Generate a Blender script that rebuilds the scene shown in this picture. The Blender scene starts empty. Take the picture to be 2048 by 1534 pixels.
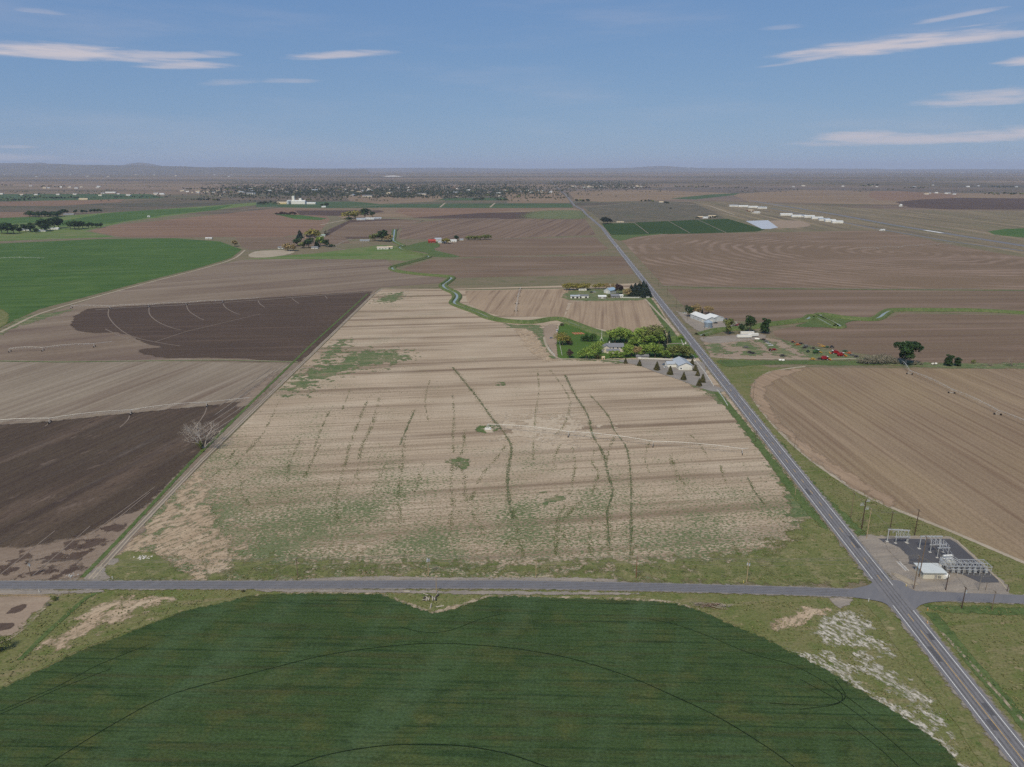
import bpy, bmesh, math, random
import numpy as np
from mathutils import Vector, Matrix

scene = bpy.context.scene
COL = scene.collection
rnd = random.Random(7)
R = math.radians

# ------------------------------------------------------------------ camera
F, CX, CY, HC = 1422.0, 1024.0, 767.0, 180.0          # focal length and centre in photo pixels, flying height in m
PITCH = math.atan((CY - 334.0) / F)
cam_d = bpy.data.cameras.new('camera')
cam_d.sensor_width = 36.0
cam_d.lens = 36.0 * F / 2048.0
cam_d.clip_start = 1.0
cam_d.clip_end = 400000.0
cam = bpy.data.objects.new('camera', cam_d)
cam.location = (0, 0, HC)
cam.rotation_euler = (math.pi / 2 - PITCH, 0, 0)
COL.objects.link(cam)
scene.camera = cam

# ------------------------------------------------------------------ light
SUN_EL, SUN_AZ = 52.0, 205.0       # degrees; azimuth clockwise from +Y (the view direction): the sun stands behind the camera
SUN_W, SUN_SIZE, SKY_W, EXPO = 1.5, 16.0, 0.10, 1.26
world = bpy.data.worlds.new('World')
scene.world = world
world.use_nodes = True
sun_d = bpy.data.lights.new('sun', 'SUN')
sun_d.energy = SUN_W
sun_d.angle = R(SUN_SIZE)
sun_d.color = (1.0, 0.90, 0.76)
sun = bpy.data.objects.new('sun', sun_d)
_sd = Vector((math.sin(R(SUN_AZ)) * math.cos(R(SUN_EL)), math.cos(R(SUN_AZ)) * math.cos(R(SUN_EL)), math.sin(R(SUN_EL))))
sun.rotation_euler = (-_sd).to_track_quat('-Z', 'Y').to_euler()
sun.location = (0, -200, 400)
COL.objects.link(sun)
vs = scene.view_settings
vs.view_transform = 'Standard'
vs.look = 'None'
vs.exposure = EXPO
vs.gamma = 1.0
vs.use_curve_mapping = False
scene.render.engine = 'CYCLES'
scene.cycles.max_bounces = 4
scene.cycles.diffuse_bounces = 1
scene.cycles.glossy_bounces = 2
scene.cycles.transparent_max_bounces = 16
scene.cycles.volume_bounces = 1
scene.cycles.use_denoising = False
scene.cycles.use_adaptive_sampling = True
scene.cycles.adaptive_threshold = 0.02

# ------------------------------------------------------------------ node helper
class NB:
    """small helper to wire node trees"""
    def __init__(self, nt):
        self.nt = nt
    def n(self, t, **kw):
        nd = self.nt.nodes.new(t)
        for k, v in kw.items():
            setattr(nd, k, v)
        return nd
    def put(self, sock, v):
        if v is None:
            return
        if isinstance(v, bpy.types.NodeSocket):
            self.nt.links.new(v, sock)
        elif isinstance(v, (tuple, list)) and sock.type == 'RGBA' and len(v) == 3:
            sock.default_value = (*v, 1)
        else:
            sock.default_value = v
    def math(self, op, a, b=None, c=None, clamp=False):
        nd = self.n('ShaderNodeMath', operation=op, use_clamp=clamp)
        for s, v in zip(nd.inputs, (a, b, c)):
            self.put(s, v)
        return nd.outputs[0]
    def vmath(self, op, a, b=None, scale=None):
        nd = self.n('ShaderNodeVectorMath', operation=op)
        self.put(nd.inputs[0], a)
        if b is not None:
            self.put(nd.inputs[1], b)
        if scale is not None:
            self.put(nd.inputs['Scale'], scale)
        return nd
    def pos(self):
        return self.n('ShaderNodeNewGeometry').outputs['Position']
    def uv(self, ang, along=1.0, across=1.0, off=0.0):
        """ground position turned by ang and scaled, so that x runs along the streaks"""
        m = self.n('ShaderNodeVectorRotate', rotation_type='Z_AXIS')
        self.put(m.inputs['Vector'], self.pos())
        m.inputs['Angle'].default_value = -ang
        s = self.vmath('MULTIPLY', m.outputs[0], (1.0 / along, 1.0 / across, 0.0))
        return self.vmath('ADD', s.outputs[0], (off, off * 1.7, 0)).outputs[0]
    def noise(self, vec, scale=1.0, detail=3.0, rough=0.55, dist=0.0):
        nd = self.n('ShaderNodeTexNoise')
        self.put(nd.inputs['Vector'], vec)
        nd.inputs['Scale'].default_value = scale
        nd.inputs['Detail'].default_value = detail
        nd.inputs['Roughness'].default_value = rough
        nd.inputs['Distortion'].default_value = dist
        return nd.outputs['Fac']
    def rng(self, v, a, b, c=0.0, d=1.0, smooth=False):
        nd = self.n('ShaderNodeMapRange', clamp=True)
        if smooth:
            nd.interpolation_type = 'SMOOTHSTEP'
        for s, x in zip(nd.inputs, (v, a, b, c, d)):
            self.put(s, x)
        return nd.outputs[0]
    def mix(self, f, a, b, mode='MIX'):
        nd = self.n('ShaderNodeMix', data_type='RGBA', blend_type=mode)
        self.put(nd.inputs[0], f)
        self.put(nd.inputs[6], a)
        self.put(nd.inputs[7], b)
        return nd.outputs[2]
    def attr(self, name):
        return self.n('ShaderNodeAttribute', attribute_name=name).outputs['Fac']
    def link(self, a, b):
        self.nt.links.new(a, b)

# ------------------------------------------------------------------ sky
def build_world():
    nt = world.node_tree
    nt.nodes.clear()
    b = NB(nt)
    sky = b.n('ShaderNodeTexSky', sky_type='NISHITA')
    sky.sun_disc = False
    sky.sun_elevation = R(SUN_EL)
    sky.sun_rotation = R(SUN_AZ)
    sky.altitude = 900.0
    sky.air_density = 1.0
    sky.dust_density = 0.3
    sky.ozone_density = 2.0
    inc = b.n('ShaderNodeTexCoord').outputs['Generated']
    sep = b.n('ShaderNodeSeparateXYZ')
    b.link(inc, sep.inputs[0])
    el = b.math('ARCSINE', sep.outputs[2])
    az = b.math('ARCTAN2', sep.outputs[0], sep.outputs[1])
    # thin long bands of cloud: (azimuth, elevation, half length, half height) in degrees, seen from the place
    comb = b.n('ShaderNodeCombineXYZ')
    b.put(comb.inputs[0], b.math('MULTIPLY', az, 9.0))
    b.put(comb.inputs[1], b.math('MULTIPLY', el, 75.0))
    wob = b.noise(comb.outputs[0], 1.0, 4.0, 0.5)
    comb2 = b.n('ShaderNodeCombineXYZ')
    b.put(comb2.inputs[0], b.math('MULTIPLY', az, 22.0))
    b.put(comb2.inputs[1], b.math('MULTIPLY', el, 260.0))
    fine = b.noise(comb2.outputs[0], 1.0, 5.0, 0.6)
    total = None
    for (x, y, hw, hh, a, tilt) in CLOUDS:
        dx, dy = (x - CX) / F, (CY - y) / F
        d = Vector((dx, math.cos(PITCH) + dy * math.sin(PITCH), -math.sin(PITCH) + dy * math.cos(PITCH))).normalized()
        ca, ce = math.atan2(d.x, d.y), math.asin(d.z)
        u = b.math('DIVIDE', b.math('SUBTRACT', az, ca), hw * 0.92 / F)
        e2 = b.math('SUBTRACT', b.math('SUBTRACT', el, ce), b.math('MULTIPLY', b.math('SUBTRACT', az, ca), tilt))
        v = b.math('DIVIDE', e2, hh * 0.88 / F)
        # flat bases, domed tops: the lower half falls off faster
        vneg = b.math('MULTIPLY', b.math('MINIMUM', v, 0.0), 1.7)
        v2 = b.math('ADD', b.math('MAXIMUM', v, 0.0), vneg)
        r2 = b.math('ADD', b.math('MULTIPLY', u, u), b.math('MULTIPLY', v2, v2))
        r2 = b.math('ADD', r2, b.math('MULTIPLY', b.math('SUBTRACT', wob, 0.5), 1.9))
        r2 = b.math('ADD', r2, b.math('MULTIPLY', b.math('SUBTRACT', fine, 0.5), 2.0))
        m = b.rng(r2, 1.35, -0.25, 0.0, a, True)
        total = m if total is None else b.math('MAXIMUM', total, m)
    # the same thin cloud goes on all round the sky
    comb3 = b.n('ShaderNodeCombineXYZ')
    b.put(comb3.inputs[0], b.math('MULTIPLY', az, 2.2))
    b.put(comb3.inputs[1], b.math('MULTIPLY', el, 16.0))
    veil = b.noise(comb3.outputs[0], 1.0, 5.0, 0.6)
    veil = b.rng(veil, 0.45, 0.8, 0.0, 0.22, True)
    total = b.math('MAXIMUM', total, veil)
    # thin high veil evens the sky out: soften its contrast, all round alike
    sc = b.n('ShaderNodeSeparateColor')
    b.link(sky.outputs[0], sc.inputs[0])
    cc = b.n('ShaderNodeCombineColor')
    for i, (a, g) in enumerate(SKY_TINT):
        b.put(cc.inputs[i], b.math('MULTIPLY', b.math('POWER', sc.outputs[i], g), a))
    tint = cc.outputs[0]
    col = b.mix(total, tint, CLOUD_COL)
    bg = b.n('ShaderNodeBackground')
    b.link(col, bg.inputs[0])
    bg.inputs[1].default_value = SKY_W
    out = b.n('ShaderNodeOutputWorld')
    b.link(bg.outputs[0], out.inputs[0])

SKY_TINT = ((0.415, 0.5), (0.695, 0.40), (1.51, 0.2))
CLOUD_COL = (2.45, 2.3, 2.5)
CLOUDS = [  # photo pixel of the centre, half width, half height, cover, tilt
    (120, 108, 190, 17, 0.95, 0.0), (300, 112, 120, 9, 0.7, 0.05), (365, 133, 95, 9, 0.75, 0.05), (680, 112, 110, 10, 0.75, 0.07),
    (460, 166, 60, 8, 0.35, 0.08), (580, 163, 60, 6, 0.35, 0.03), (80, 24, 50, 6, 0.3, 0.0), (440, 108, 40, 6, 0.35, 0.0),
    (1790, 92, 200, 20, 0.95, 0.05), (1950, 78, 110, 13, 0.85, 0.03), (1690, 106, 130, 9, 0.75, 0.12),
    (1925, 31, 70, 6, 0.5, 0.1), (2060, 123, 50, 11, 0.8, 0.0), (1990, 198, 125, 18, 0.75, 0.02),
    (1900, 278, 270, 15, 0.8, 0.02), (1710, 274, 80, 14, 0.8, 0.02), (1560, 56, 40, 6, 0.25, 0.0),
    (30, 317, 90, 9, 0.55, 0.0), (170, 324, 70, 5, 0.45, 0.0), (25, 294, 45, 5, 0.4, 0.0), (750, 332, 80, 4, 0.5, 0.0), (2080, 270, 90, 16, 0.8, 0.0),
]
HAZE_COL, HAZE_D = (0.66, 0.76, 0.93, 1), 2.8e-5
build_world()

# ------------------------------------------------------------------ places read off the photograph, put on the ground
def G(px, py, z=0.0):
    dx, dy = (px - CX) / F, (CY - py) / F
    d = (dx, math.cos(PITCH) + dy * math.sin(PITCH), -math.sin(PITCH) + dy * math.cos(PITCH))
    t = (HC - z) / -d[2]
    return Vector((d[0] * t, d[1] * t, z))
def MPP(px, py):
    """metres per photo pixel at the ground point"""
    g = G(px, py)
    return (g.y * math.cos(PITCH) + HC * math.sin(PITCH)) / F
def HT(px, py, top):
    """height of a thing standing at (px, py) whose top is at row top"""
    y = G(px, py).y
    k = (CY - top) / F
    u = y * (math.sin(PITCH) - k * math.cos(PITCH)) / (math.cos(PITCH) + k * math.sin(PITCH))
    return HC - u

def S(r, g, b, k=0.88):
    """albedo from the sRGB look of a surface"""
    f = lambda c: (c / 255 / 12.92 if c / 255 <= 0.04045 else ((c / 255 + 0.055) / 1.055) ** 2.4)
    return (f(r) * k, f(g) * k, f(b) * k * 0.93)

# ------------------------------------------------------------------ mesh helpers
class MB:
    def __init__(self):
        self.v, self.f = [], []
    def add(self, vs, fs):
        o = len(self.v)
        self.v += [tuple(v) for v in vs]
        self.f += [tuple(i + o for i in f) for f in fs]
        return self
    def box(self, c, s, rz=0.0, taper=1.0):
        x, y, z = s[0] / 2, s[1] / 2, s[2] / 2
        cr, sr = math.cos(rz), math.sin(rz)
        pts = []
        for k, zz in enumerate((-z, z)):
            t = taper if k else 1.0
            for (a, b_) in ((-x, -y), (x, -y), (x, y), (-x, y)):
                a, b_ = a * t, b_ * t
                pts.append((c[0] + a * cr - b_ * sr, c[1] + a * sr + b_ * cr, c[2] + zz))
        return self.add(pts, [(3, 2, 1, 0), (4, 5, 6, 7), (0, 1, 5, 4), (1, 2, 6, 5), (2, 3, 7, 6), (3, 0, 4, 7)])
    def cyl(self, p0, p1, r0, r1=None, n=8, caps=True):
        r1 = r0 if r1 is None else r1
        p0, p1 = Vector(p0), Vector(p1)
        d = (p1 - p0).normalized()
        a = d.orthogonal().normalized()
        b_ = d.cross(a)
        pts = []
        for p, r in ((p0, r0), (p1, r1)):
            for i in range(n):
                t = 2 * math.pi * i / n
                pts.append(p + a * (math.cos(t) * r) + b_ * (math.sin(t) * r))
        fs = [(i, (i + 1) % n, n + (i + 1) % n, n + i) for i in range(n)]
        if caps:
            fs += [tuple(reversed(range(n))), tuple(range(n, 2 * n))]
        return self.add(pts, fs)
    def path(self, pts, r, n=5):
        for a, b_ in zip(pts[:-1], pts[1:]):
            self.cyl(a, b_, r, r, n)
        return self
    def lathe(self, prof, c=(0, 0, 0), n=16):
        pts, fs = [], []
        for (r, z) in prof:
            for i in range(n):
                t = 2 * math.pi * i / n
                pts.append((c[0] + r * math.cos(t), c[1] + r * math.sin(t), c[2] + z))
        for k in range(len(prof) - 1):
            for i in range(n):
                fs.append((k * n + i, k * n + (i + 1) % n, (k + 1) * n + (i + 1) % n, (k + 1) * n + i))
        return self.add(pts, fs)
    def mesh(self, name, mat):
        me = bpy.data.meshes.new(name)
        me.from_pydata(self.v, [], self.f)
        if mat is not None:
            me.materials.append(mat)
        me.update()
        return me
    def build(self, name, mat, parent=None, loc=(0, 0, 0), rz=0.0):
        return link(name, self.mesh(name, mat), parent, loc, rz)

def link(name, me, parent=None, loc=(0, 0, 0), rz=0.0, scale=None):
    o = bpy.data.objects.new(name, me)
    COL.objects.link(o)
    if parent is not None:
        o.parent = parent
    o.location = loc
    o.rotation_euler = (0, 0, rz)
    if scale is not None:
        o.scale = scale
    return o
def tag(o, label, cat=None, group=None, kind=None):
    o['label'] = label
    if cat:
        o['category'] = cat
    if group:
        o['group'] = group
    if kind:
        o['kind'] = kind
    return o
def thing(name, label, cat, loc, rz=0.0, group=None):
    o = bpy.data.objects.new(name, None)
    o.empty_display_size = 0.5
    COL.objects.link(o)
    o.location = loc
    o.rotation_euler = (0, 0, rz)
    return tag(o, label, cat, group)

# ------------------------------------------------------------------ materials
def new_mat(name):
    m = bpy.data.materials.new(name)
    m.use_nodes = True
    m.node_tree.nodes.clear()
    return m, NB(m.node_tree)
def finish(b, col, rough=0.9, spec=0.2, metal=0.0, alpha=None, bump=None, bstr=0.4, bdist=0.2):
    p = b.n('ShaderNodeBsdfPrincipled')
    b.put(p.inputs['Base Color'], col)
    b.put(p.inputs['Roughness'], rough)
    b.put(p.inputs['Specular IOR Level'], spec)
    b.put(p.inputs['Metallic'], metal)
    if bump is not None:
        bn = b.n('ShaderNodeBump')
        b.put(bn.inputs['Height'], bump)
        bn.inputs['Strength'].default_value = bstr
        bn.inputs['Distance'].default_value = bdist
        b.link(bn.outputs[0], p.inputs['Normal'])
    out = b.n('ShaderNodeOutputMaterial')
    if alpha is None:
        b.link(p.outputs[0], out.inputs[0])
    else:
        tr = b.n('ShaderNodeBsdfTransparent')
        mx = b.n('ShaderNodeMixShader')
        b.put(mx.inputs[0], alpha)
        b.link(tr.outputs[0], mx.inputs[1])
        b.link(p.outputs[0], mx.inputs[2])
        b.link(mx.outputs[0], out.inputs[0])

_plain = {}
def plain(name, col, rough=0.6, metal=0.0, var=0.15, scale=0.8, spec=0.3):
    """paint, metal, wood: one colour, weathered a little"""
    if name in _plain:
        return _plain[name]
    m, b = new_mat(name)
    oc = b.n('ShaderNodeTexCoord').outputs['Object']
    nz = b.noise(oc, scale, 4, 0.6)
    c = b.mix(b.rng(nz, 0.3, 0.7), tuple(x * (1 - var) for x in col), tuple(min(1, x * (1 + var)) for x in col))
    finish(b, c, rough, spec, metal)
    _plain[name] = m
    return m

def soil(name, cols, ang=0.0, blot=60.0, streak=None, rows=None, rings=None, speck=None, edge=None, extra=None, bump=0.0, grain=(1.2, 0.18), seed=0.0, holes=None):
    """worked ground, crops and grass.  cols: two colours blended by large blotches; streak (along, across, colour, amount);
    rows (spacing, amount); rings (x, y, spacing, amount); speck list of (colour, size, low, high); edge: ragged alpha edge"""
    m, b = new_mat(name)
    u = b.uv(ang, blot, blot, seed)
    nz = b.noise(u, 1.0, 5, 0.55, 0.4)
    c = b.mix(b.rng(nz, 0.32, 0.68), cols[0], cols[1])
    if len(cols) > 2:
        n3 = b.noise(b.uv(ang, blot * 0.37, blot * 0.37, seed + 5), 1.0, 4, 0.6)
        c = b.mix(b.rng(n3, 0.5, 0.72), c, cols[2])
    for st in (streak or []):
        al, ac, sc, amt = st[:4]
        lo, hi = st[4:6] if len(st) > 4 else (0.45, 0.7)
        n2 = b.noise(b.uv(ang + (st[6] if len(st) > 6 else 0), al, ac, seed + 3 + al * 0.01), 1.0, 3, 0.5, 0.2)
        c = b.mix(b.rng(n2, lo, hi, 0, amt), c, sc)
    hgt = None
    for (sp, amt, rc) in (rows or []):
        uu = b.uv(ang, 40.0, sp, 0.0)
        wob = b.noise(b.uv(ang, 25.0, sp * 3, 3.0), 1.0, 2, 0.5)
        sx = b.n('ShaderNodeSeparateXYZ')
        b.link(uu, sx.inputs[0])
        w = b.math('SINE', b.math('ADD', b.math('MULTIPLY', sx.outputs[1], 6.2832), b.math('MULTIPLY', wob, 5.0)))
        br = b.rng(b.noise(b.uv(ang, 30.0, sp * 1.5, 9.0), 1.0, 3, 0.6), 0.35, 0.65)
        c = b.mix(b.math('MULTIPLY', b.math('MULTIPLY', b.rng(w, 0.0, 1.0), br), amt), c, rc)
        hgt = w
    for (x, y, sp, amt, rc) in (rings or []):
        d = b.vmath('DISTANCE', b.vmath('MULTIPLY', b.pos(), (1, 1, 0)).outputs[0], (x, y, 0)).outputs['Value']
        wob = b.noise(b.uv(0, 90.0, 90.0, 2.0), 1.0, 3, 0.5)
        w = b.math('SINE', b.math('ADD', b.math('MULTIPLY', d, 6.2832 / sp), b.math('MULTIPLY', wob, 9.0)))
        br = b.rng(b.noise(b.uv(0, 150.0, 120.0, 8.0), 1.0, 3, 0.6), 0.4, 0.65)
        c = b.mix(b.math('MULTIPLY', b.math('MULTIPLY', b.rng(w, -0.4, 1.0), br), amt), c, rc)
    for sk in (speck or []):
        sc, sz, lo, hi = sk[:4]
        n4 = b.noise(b.uv(ang, sz * (sk[4] if len(sk) > 4 else 1.0), sz, seed + sz), 1.0, 3, 0.65)
        if len(sk) > 5:   # patchy: thicker in places
            big = b.noise(b.uv(0, sk[5], sk[5], seed + 11 + sz), 1.0, 4, 0.55)
            n4 = b.math('ADD', n4, b.math('MULTIPLY', b.math('SUBTRACT', big, 0.5), 0.5))
        if extra is not None:
            n4 = b.math('ADD', n4, extra(b))
        c = b.mix(b.rng(n4, lo, hi), c, sc)
    gn = b.noise(b.uv(ang, grain[0] * 1.4, grain[0], 1.0), 1.0, 3, 0.7)
    c = b.mix(1.0, c, b.mix(b.rng(gn, 0.3, 0.7), (1 - grain[1],) * 3, (1 + grain[1],) * 3), 'MULTIPLY')
    alpha = None
    if edge is not None:
        rag, sz = edge
        e = b.attr('edge')
        n5 = b.noise(b.uv(0, sz, sz, seed + 21), 1.0, 5, 0.65)
        e = b.math('ADD', e, b.math('MULTIPLY', b.math('SUBTRACT', n5, 0.5), rag * 2.0))
        alpha = b.rng(e, 0.38, 0.62)
        if holes is not None:      # thin, broken cover: what lies under shows through
            n6 = b.noise(b.uv(ang, holes[0] * 1.8, holes[0], seed + 31), 1.0, 4, 0.7)
            alpha = b.math('MULTIPLY', alpha, b.rng(n6, holes[1], holes[2]))
    finish(b, c, 0.95, 0.08, alpha=alpha, bump=(gn if bump else None), bstr=bump, bdist=0.5)
    return m

# ------------------------------------------------------------------ ground sheets
LV = 0.035
_lvn = {}
def zlv(lv):
    """height of a sheet: its level, and a hair more for each later sheet on the same level"""
    _lvn[lv] = _lvn.get(lv, -1) + 1
    return lv * LV + 0.0008 * (_lvn[lv] % 40)
def smooth(pts, closed=True, step=None, n=4):
    """Catmull-Rom through ground points"""
    out = []
    m = len(pts)
    rngm = range(m if closed else m - 1)
    for i in rngm:
        p1, p2 = pts[i], pts[(i + 1) % m]
        p0 = pts[(i - 1) % m] if (closed or i > 0) else p1
        p3 = pts[(i + 2) % m] if (closed or i + 2 < m) else p2
        for k in range(n):
            t = k / n
            out.append(0.5 * ((2 * p1) + (p2 - p0) * t + (2 * p0 - 5 * p1 + 4 * p2 - p3) * t * t + (3 * p1 - p0 - 3 * p2 + p3) * t ** 3))
    if not closed:
        out.append(pts[-1])
    return out
def fill(pts3):
    from mathutils.geometry import tessellate_polygon
    return tessellate_polygon([[Vector((p[0], p[1], 0)) for p in pts3]])
def sheet(name, px, mat, lv, curve=False, kind='structure', world_pts=None, label=None):
    pts = world_pts if world_pts is not None else [G(*p) for p in px]
    if curve:
        pts = smooth(pts)
    z = zlv(lv)
    me = bpy.data.meshes.new(name)
    tri = fill(pts)
    vs = [(p[0], p[1], z) for p in pts]
    fs = []
    for t in tri:
        a, b_, c = (Vector(vs[i]) for i in t)
        fs.append(tuple(t) if (b_ - a).cross(c - a).z > 0 else (t[0], t[2], t[1]))
    me.from_pydata(vs, [], fs)
    me.materials.append(mat)
    o = link(name, me)
    o['kind'] = kind
    if label:
        o['label'] = label
    return o
def patch(name, px, mat, lv, feather=6.0, curve=True, kind='structure'):
    """a patch whose edge runs out raggedly: a grid of points carrying 'edge', 0 outside to 1 inside"""
    pts = [G(*p) for p in px]
    if curve:
        pts = smooth(pts, n=3)
    A = np.array([(p.x, p.y) for p in pts])
    B = np.roll(A, -1, 0)
    f = feather
    lo, hi = A.min(0) - f, A.max(0) + f
    st = max(f * 0.45, math.sqrt((hi - lo).prod()) / 150.0, (hi - lo).max() / 420.0)
    nx, ny = int((hi[0] - lo[0]) / st) + 2, int((hi[1] - lo[1]) / st) + 2
    X, Y = np.meshgrid(lo[0] + st * np.arange(nx), lo[1] + st * np.arange(ny), indexing='ij')
    X, Y = X.ravel(), Y.ravel()
    d2 = np.full(X.shape, 1e18)
    ins = np.zeros(X.shape, bool)
    for (x0, y0), (x1, y1) in zip(A, B):
        ex, ey = x1 - x0, y1 - y0
        L2 = ex * ex + ey * ey + 1e-12
        t = np.clip(((X - x0) * ex + (Y - y0) * ey) / L2, 0, 1)
        d2 = np.minimum(d2, (X - x0 - t * ex) ** 2 + (Y - y0 - t * ey) ** 2)
        if abs(ey) > 1e-9:
            c = ((y0 > Y) != (y1 > Y)) & (X < ex * (Y - y0) / ey + x0)
            ins ^= c
    sd = np.sqrt(d2) * np.where(ins, 1, -1)
    edge = np.clip(0.5 + sd / f, 0, 1).reshape(nx, ny)
    idx = np.arange(nx * ny).reshape(nx, ny)
    keep = np.maximum.reduce([edge[:-1, :-1], edge[1:, :-1], edge[1:, 1:], edge[:-1, 1:]]) > 0.0
    q = np.stack([idx[:-1, :-1][keep], idx[1:, :-1][keep], idx[1:, 1:][keep], idx[:-1, 1:][keep]], 1)
    used, inv = np.unique(q, return_inverse=True)
    inv = inv.reshape(q.shape)
    me = bpy.data.meshes.new(name)
    vs = np.stack([X[used], Y[used], np.full(len(used), zlv(lv))], 1)
    me.from_pydata(vs.tolist(), [], inv.tolist())
    at = me.attributes.new('edge', 'FLOAT', 'POINT')
    at.data.foreach_set('value', edge.ravel()[used].astype(np.float32))
    me.materials.append(mat)
    o = link(name, me)
    o['kind'] = kind
    return o
def ribbon(name, pts, width, mat, lv, parent=None, offset=0.0, feather=False, z=None, curve=False, kind='structure', height=0.0):
    """a strip of even width along ground points; feather gives it an 'edge' attribute; height raises its middle as a berm"""
    if curve:
        pts = smooth(pts, closed=False, n=5)
    prof = [(-0.5, 0), (-0.2, 1), (0.2, 1), (0.5, 0)] if (feather or height) else [(-0.5, 1), (0.5, 1)]
    z = zlv(lv) if z is None else z
    vs, ev = [], []
    m = len(pts)
    for i, p in enumerate(pts):
        t = (pts[min(i + 1, m - 1)] - pts[max(i - 1, 0)])
        t = Vector((t.x, t.y, 0)).normalized()
        nrm = Vector((-t.y, t.x, 0))
        w = width[i] if isinstance(width, list) else width
        for (k, e) in prof:
            q = p + nrm * (offset - k * w)
            vs.append((q.x, q.y, z + (height * e if height else 0)))
            ev.append(e)
    q = len(prof)
    fs = []
    for i in range(m - 1):
        for k in range(q - 1):
            a = i * q + k
            fs.append((a, a + q, a + q + 1, a + 1)[::-1])
    me = bpy.data.meshes.new(name)
    me.from_pydata(vs, [], fs)
    at = me.attributes.new('edge', 'FLOAT', 'POINT')
    at.data.foreach_set('value', [float(e) for e in ev])
    me.materials.append(mat)
    o = link(name, me, parent)
    if parent is None:
        o['kind'] = kind
    return o
def PX(*pp):
    return [G(*p) for p in pp]
# ================================================================== the setting
def ground_mat():
    m, b = new_mat('open_country')
    # far farmland: a patchwork of fields of many colours
    v = b.n('ShaderNodeTexVoronoi', distance='CHEBYCHEV', feature='F1')
    u = b.uv(0.06, 900.0, 700.0)
    wob = b.n('ShaderNodeTexNoise')
    b.link(u, wob.inputs['Vector'])
    wob.inputs['Scale'].default_value = 0.7
    uu = b.vmath('ADD', u, b.vmath('MULTIPLY', wob.outputs['Color'], (0.5, 0.5, 0)).outputs[0]).outputs[0]
    b.link(uu, v.inputs['Vector'])
    sep = b.n('ShaderNodeSeparateColor')
    b.link(v.outputs['Color'], sep.inputs[0])
    ramp = b.n('ShaderNodeValToRGB')
    ramp.color_ramp.interpolation = 'CONSTANT'
    cr = ramp.color_ramp
    stops = [(0.0, S(112, 98, 86)), (0.22, S(134, 116, 98)), (0.40, S(104, 98, 78)), (0.55, S(92, 84, 76)), (0.66, S(142, 122, 100)), (0.8, S(84, 96, 66)), (0.9, S(124, 114, 92))]
    while len(cr.elements) < len(stops):
        cr.elements.new(0.5)
    for e, (p_, c_) in zip(cr.elements, stops):
        e.position = p_
        e.color = (*c_, 1)
    b.link(sep.outputs[0], ramp.inputs[0])
    nz = b.noise(b.uv(0.0, 500.0, 160.0), 1.0, 6, 0.65)
    c = b.mix(b.rng(nz, 0.35, 0.65), ramp.outputs[0], S(112, 102, 88))
    sg = b.noise(b.uv(0.0, 60.0, 26.0), 1.0, 5, 0.75)
    c = b.mix(b.rng(sg, 0.45, 0.72, 0, 0.75), c, S(84, 84, 68))
    sg2 = b.noise(b.uv(0.3, 400.0, 90.0, 7), 1.0, 5, 0.7)
    c = b.mix(b.rng(sg2, 0.50, 0.68, 0, 0.6), c, S(78, 76, 68))
    sg3 = b.noise(b.uv(0.05, 1500.0, 260.0, 17), 1.0, 4, 0.6)
    c = b.mix(b.rng(sg3, 0.52, 0.66, 0, 0.8), c, S(96, 84, 80))
    sg4 = b.noise(b.uv(0.02, 900.0, 170.0, 27), 1.0, 4, 0.6)
    c = b.mix(b.rng(sg4, 0.56, 0.66, 0, 0.7), c, S(150, 130, 108))
    for (al, ac, sd, cc, lo, hi, am) in ((7000, 1300, 41, S(84, 82, 76), 0.52, 0.64, 0.8), (9000, 2600, 47, S(146, 126, 110), 0.46, 0.60, 0.8), (4000, 700, 53, S(92, 98, 78), 0.54, 0.66, 0.7), (12000, 4200, 59, S(104, 98, 98), 0.52, 0.62, 0.5)):
        sg5 = b.noise(b.uv(0.01, al, ac, sd), 1.0, 5, 0.6)
        c = b.mix(b.rng(sg5, lo, hi, 0, am), c, cc)
    finish(b, c, 0.95, 0.05)
    return m
GM = ground_mat()
gr = MB()
ext = 75000.0
gr.add([(-ext, -3000, 0), (ext, -3000, 0), (ext, ext, 0), (-ext, ext, 0)], [(0, 1, 2, 3)])
o = gr.build('ground', GM)
o['kind'] = 'structure'

# low hills along the horizon
def ridge(name, x0, x1, dist, prof, depth, mat):
    """prof(t) gives the row of the skyline at photo column x"""
    n, vs, fs = 60, [], []
    for i in range(n + 1):
        px = x0 + (x1 - x0) * i / n
        d = (px - CX) / F
        hgt = max(0.0, prof(px))
        for (k, w) in ((-1.0, 0.0), (-0.45, 0.55), (-0.12, 0.95), (0.25, 1.0), (1.0, 0.0)):
            y = dist + k * depth
            vs.append((d * y * 1.045, y, hgt * w - (2.0 if w == 0 else 0)))
    q = 5
    for i in range(n):
        for k in range(q - 1):
            a = i * q + k
            fs.append((a, a + q, a + q + 1, a + 1)[::-1])
    me = bpy.data.meshes.new(name)
    me.from_pydata(vs, [], fs)
    me.materials.append(mat)
    for p in me.polygons:
        p.use_smooth = True
    o = link(name, me)
    o['kind'] = 'structure'
    return o
hill_m = soil('hill_scrub', (S(118, 106, 90), S(98, 92, 80), S(86, 84, 70)), blot=900.0, grain=(200, 0.2))
def sky_h(row_fn, dist):
    return lambda px: HC + (334.0 - row_fn(px)) / F * dist * 1.045
def prof_left(px):
    r = 325.0 + (px - 0) * 0.0185 if px > 0 else 325.0 + px * 0.012
    r += 0.5 * math.sin(px * 0.031) + 0.35 * math.sin(px * 0.083 + 1)
    return r
ridge('hill', -700, 760, 26000, sky_h(lambda p: prof_left(p), 26000), 5000, hill_m)
ridge('hill', 230, 470, 34000, sky_h(lambda p: 334.5 - 7.0 * math.exp(-((p - 345) / 34.0) ** 2) - 1.5 * math.exp(-((p - 320) / 70.0) ** 2), 34000), 2500, hill_m)
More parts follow.
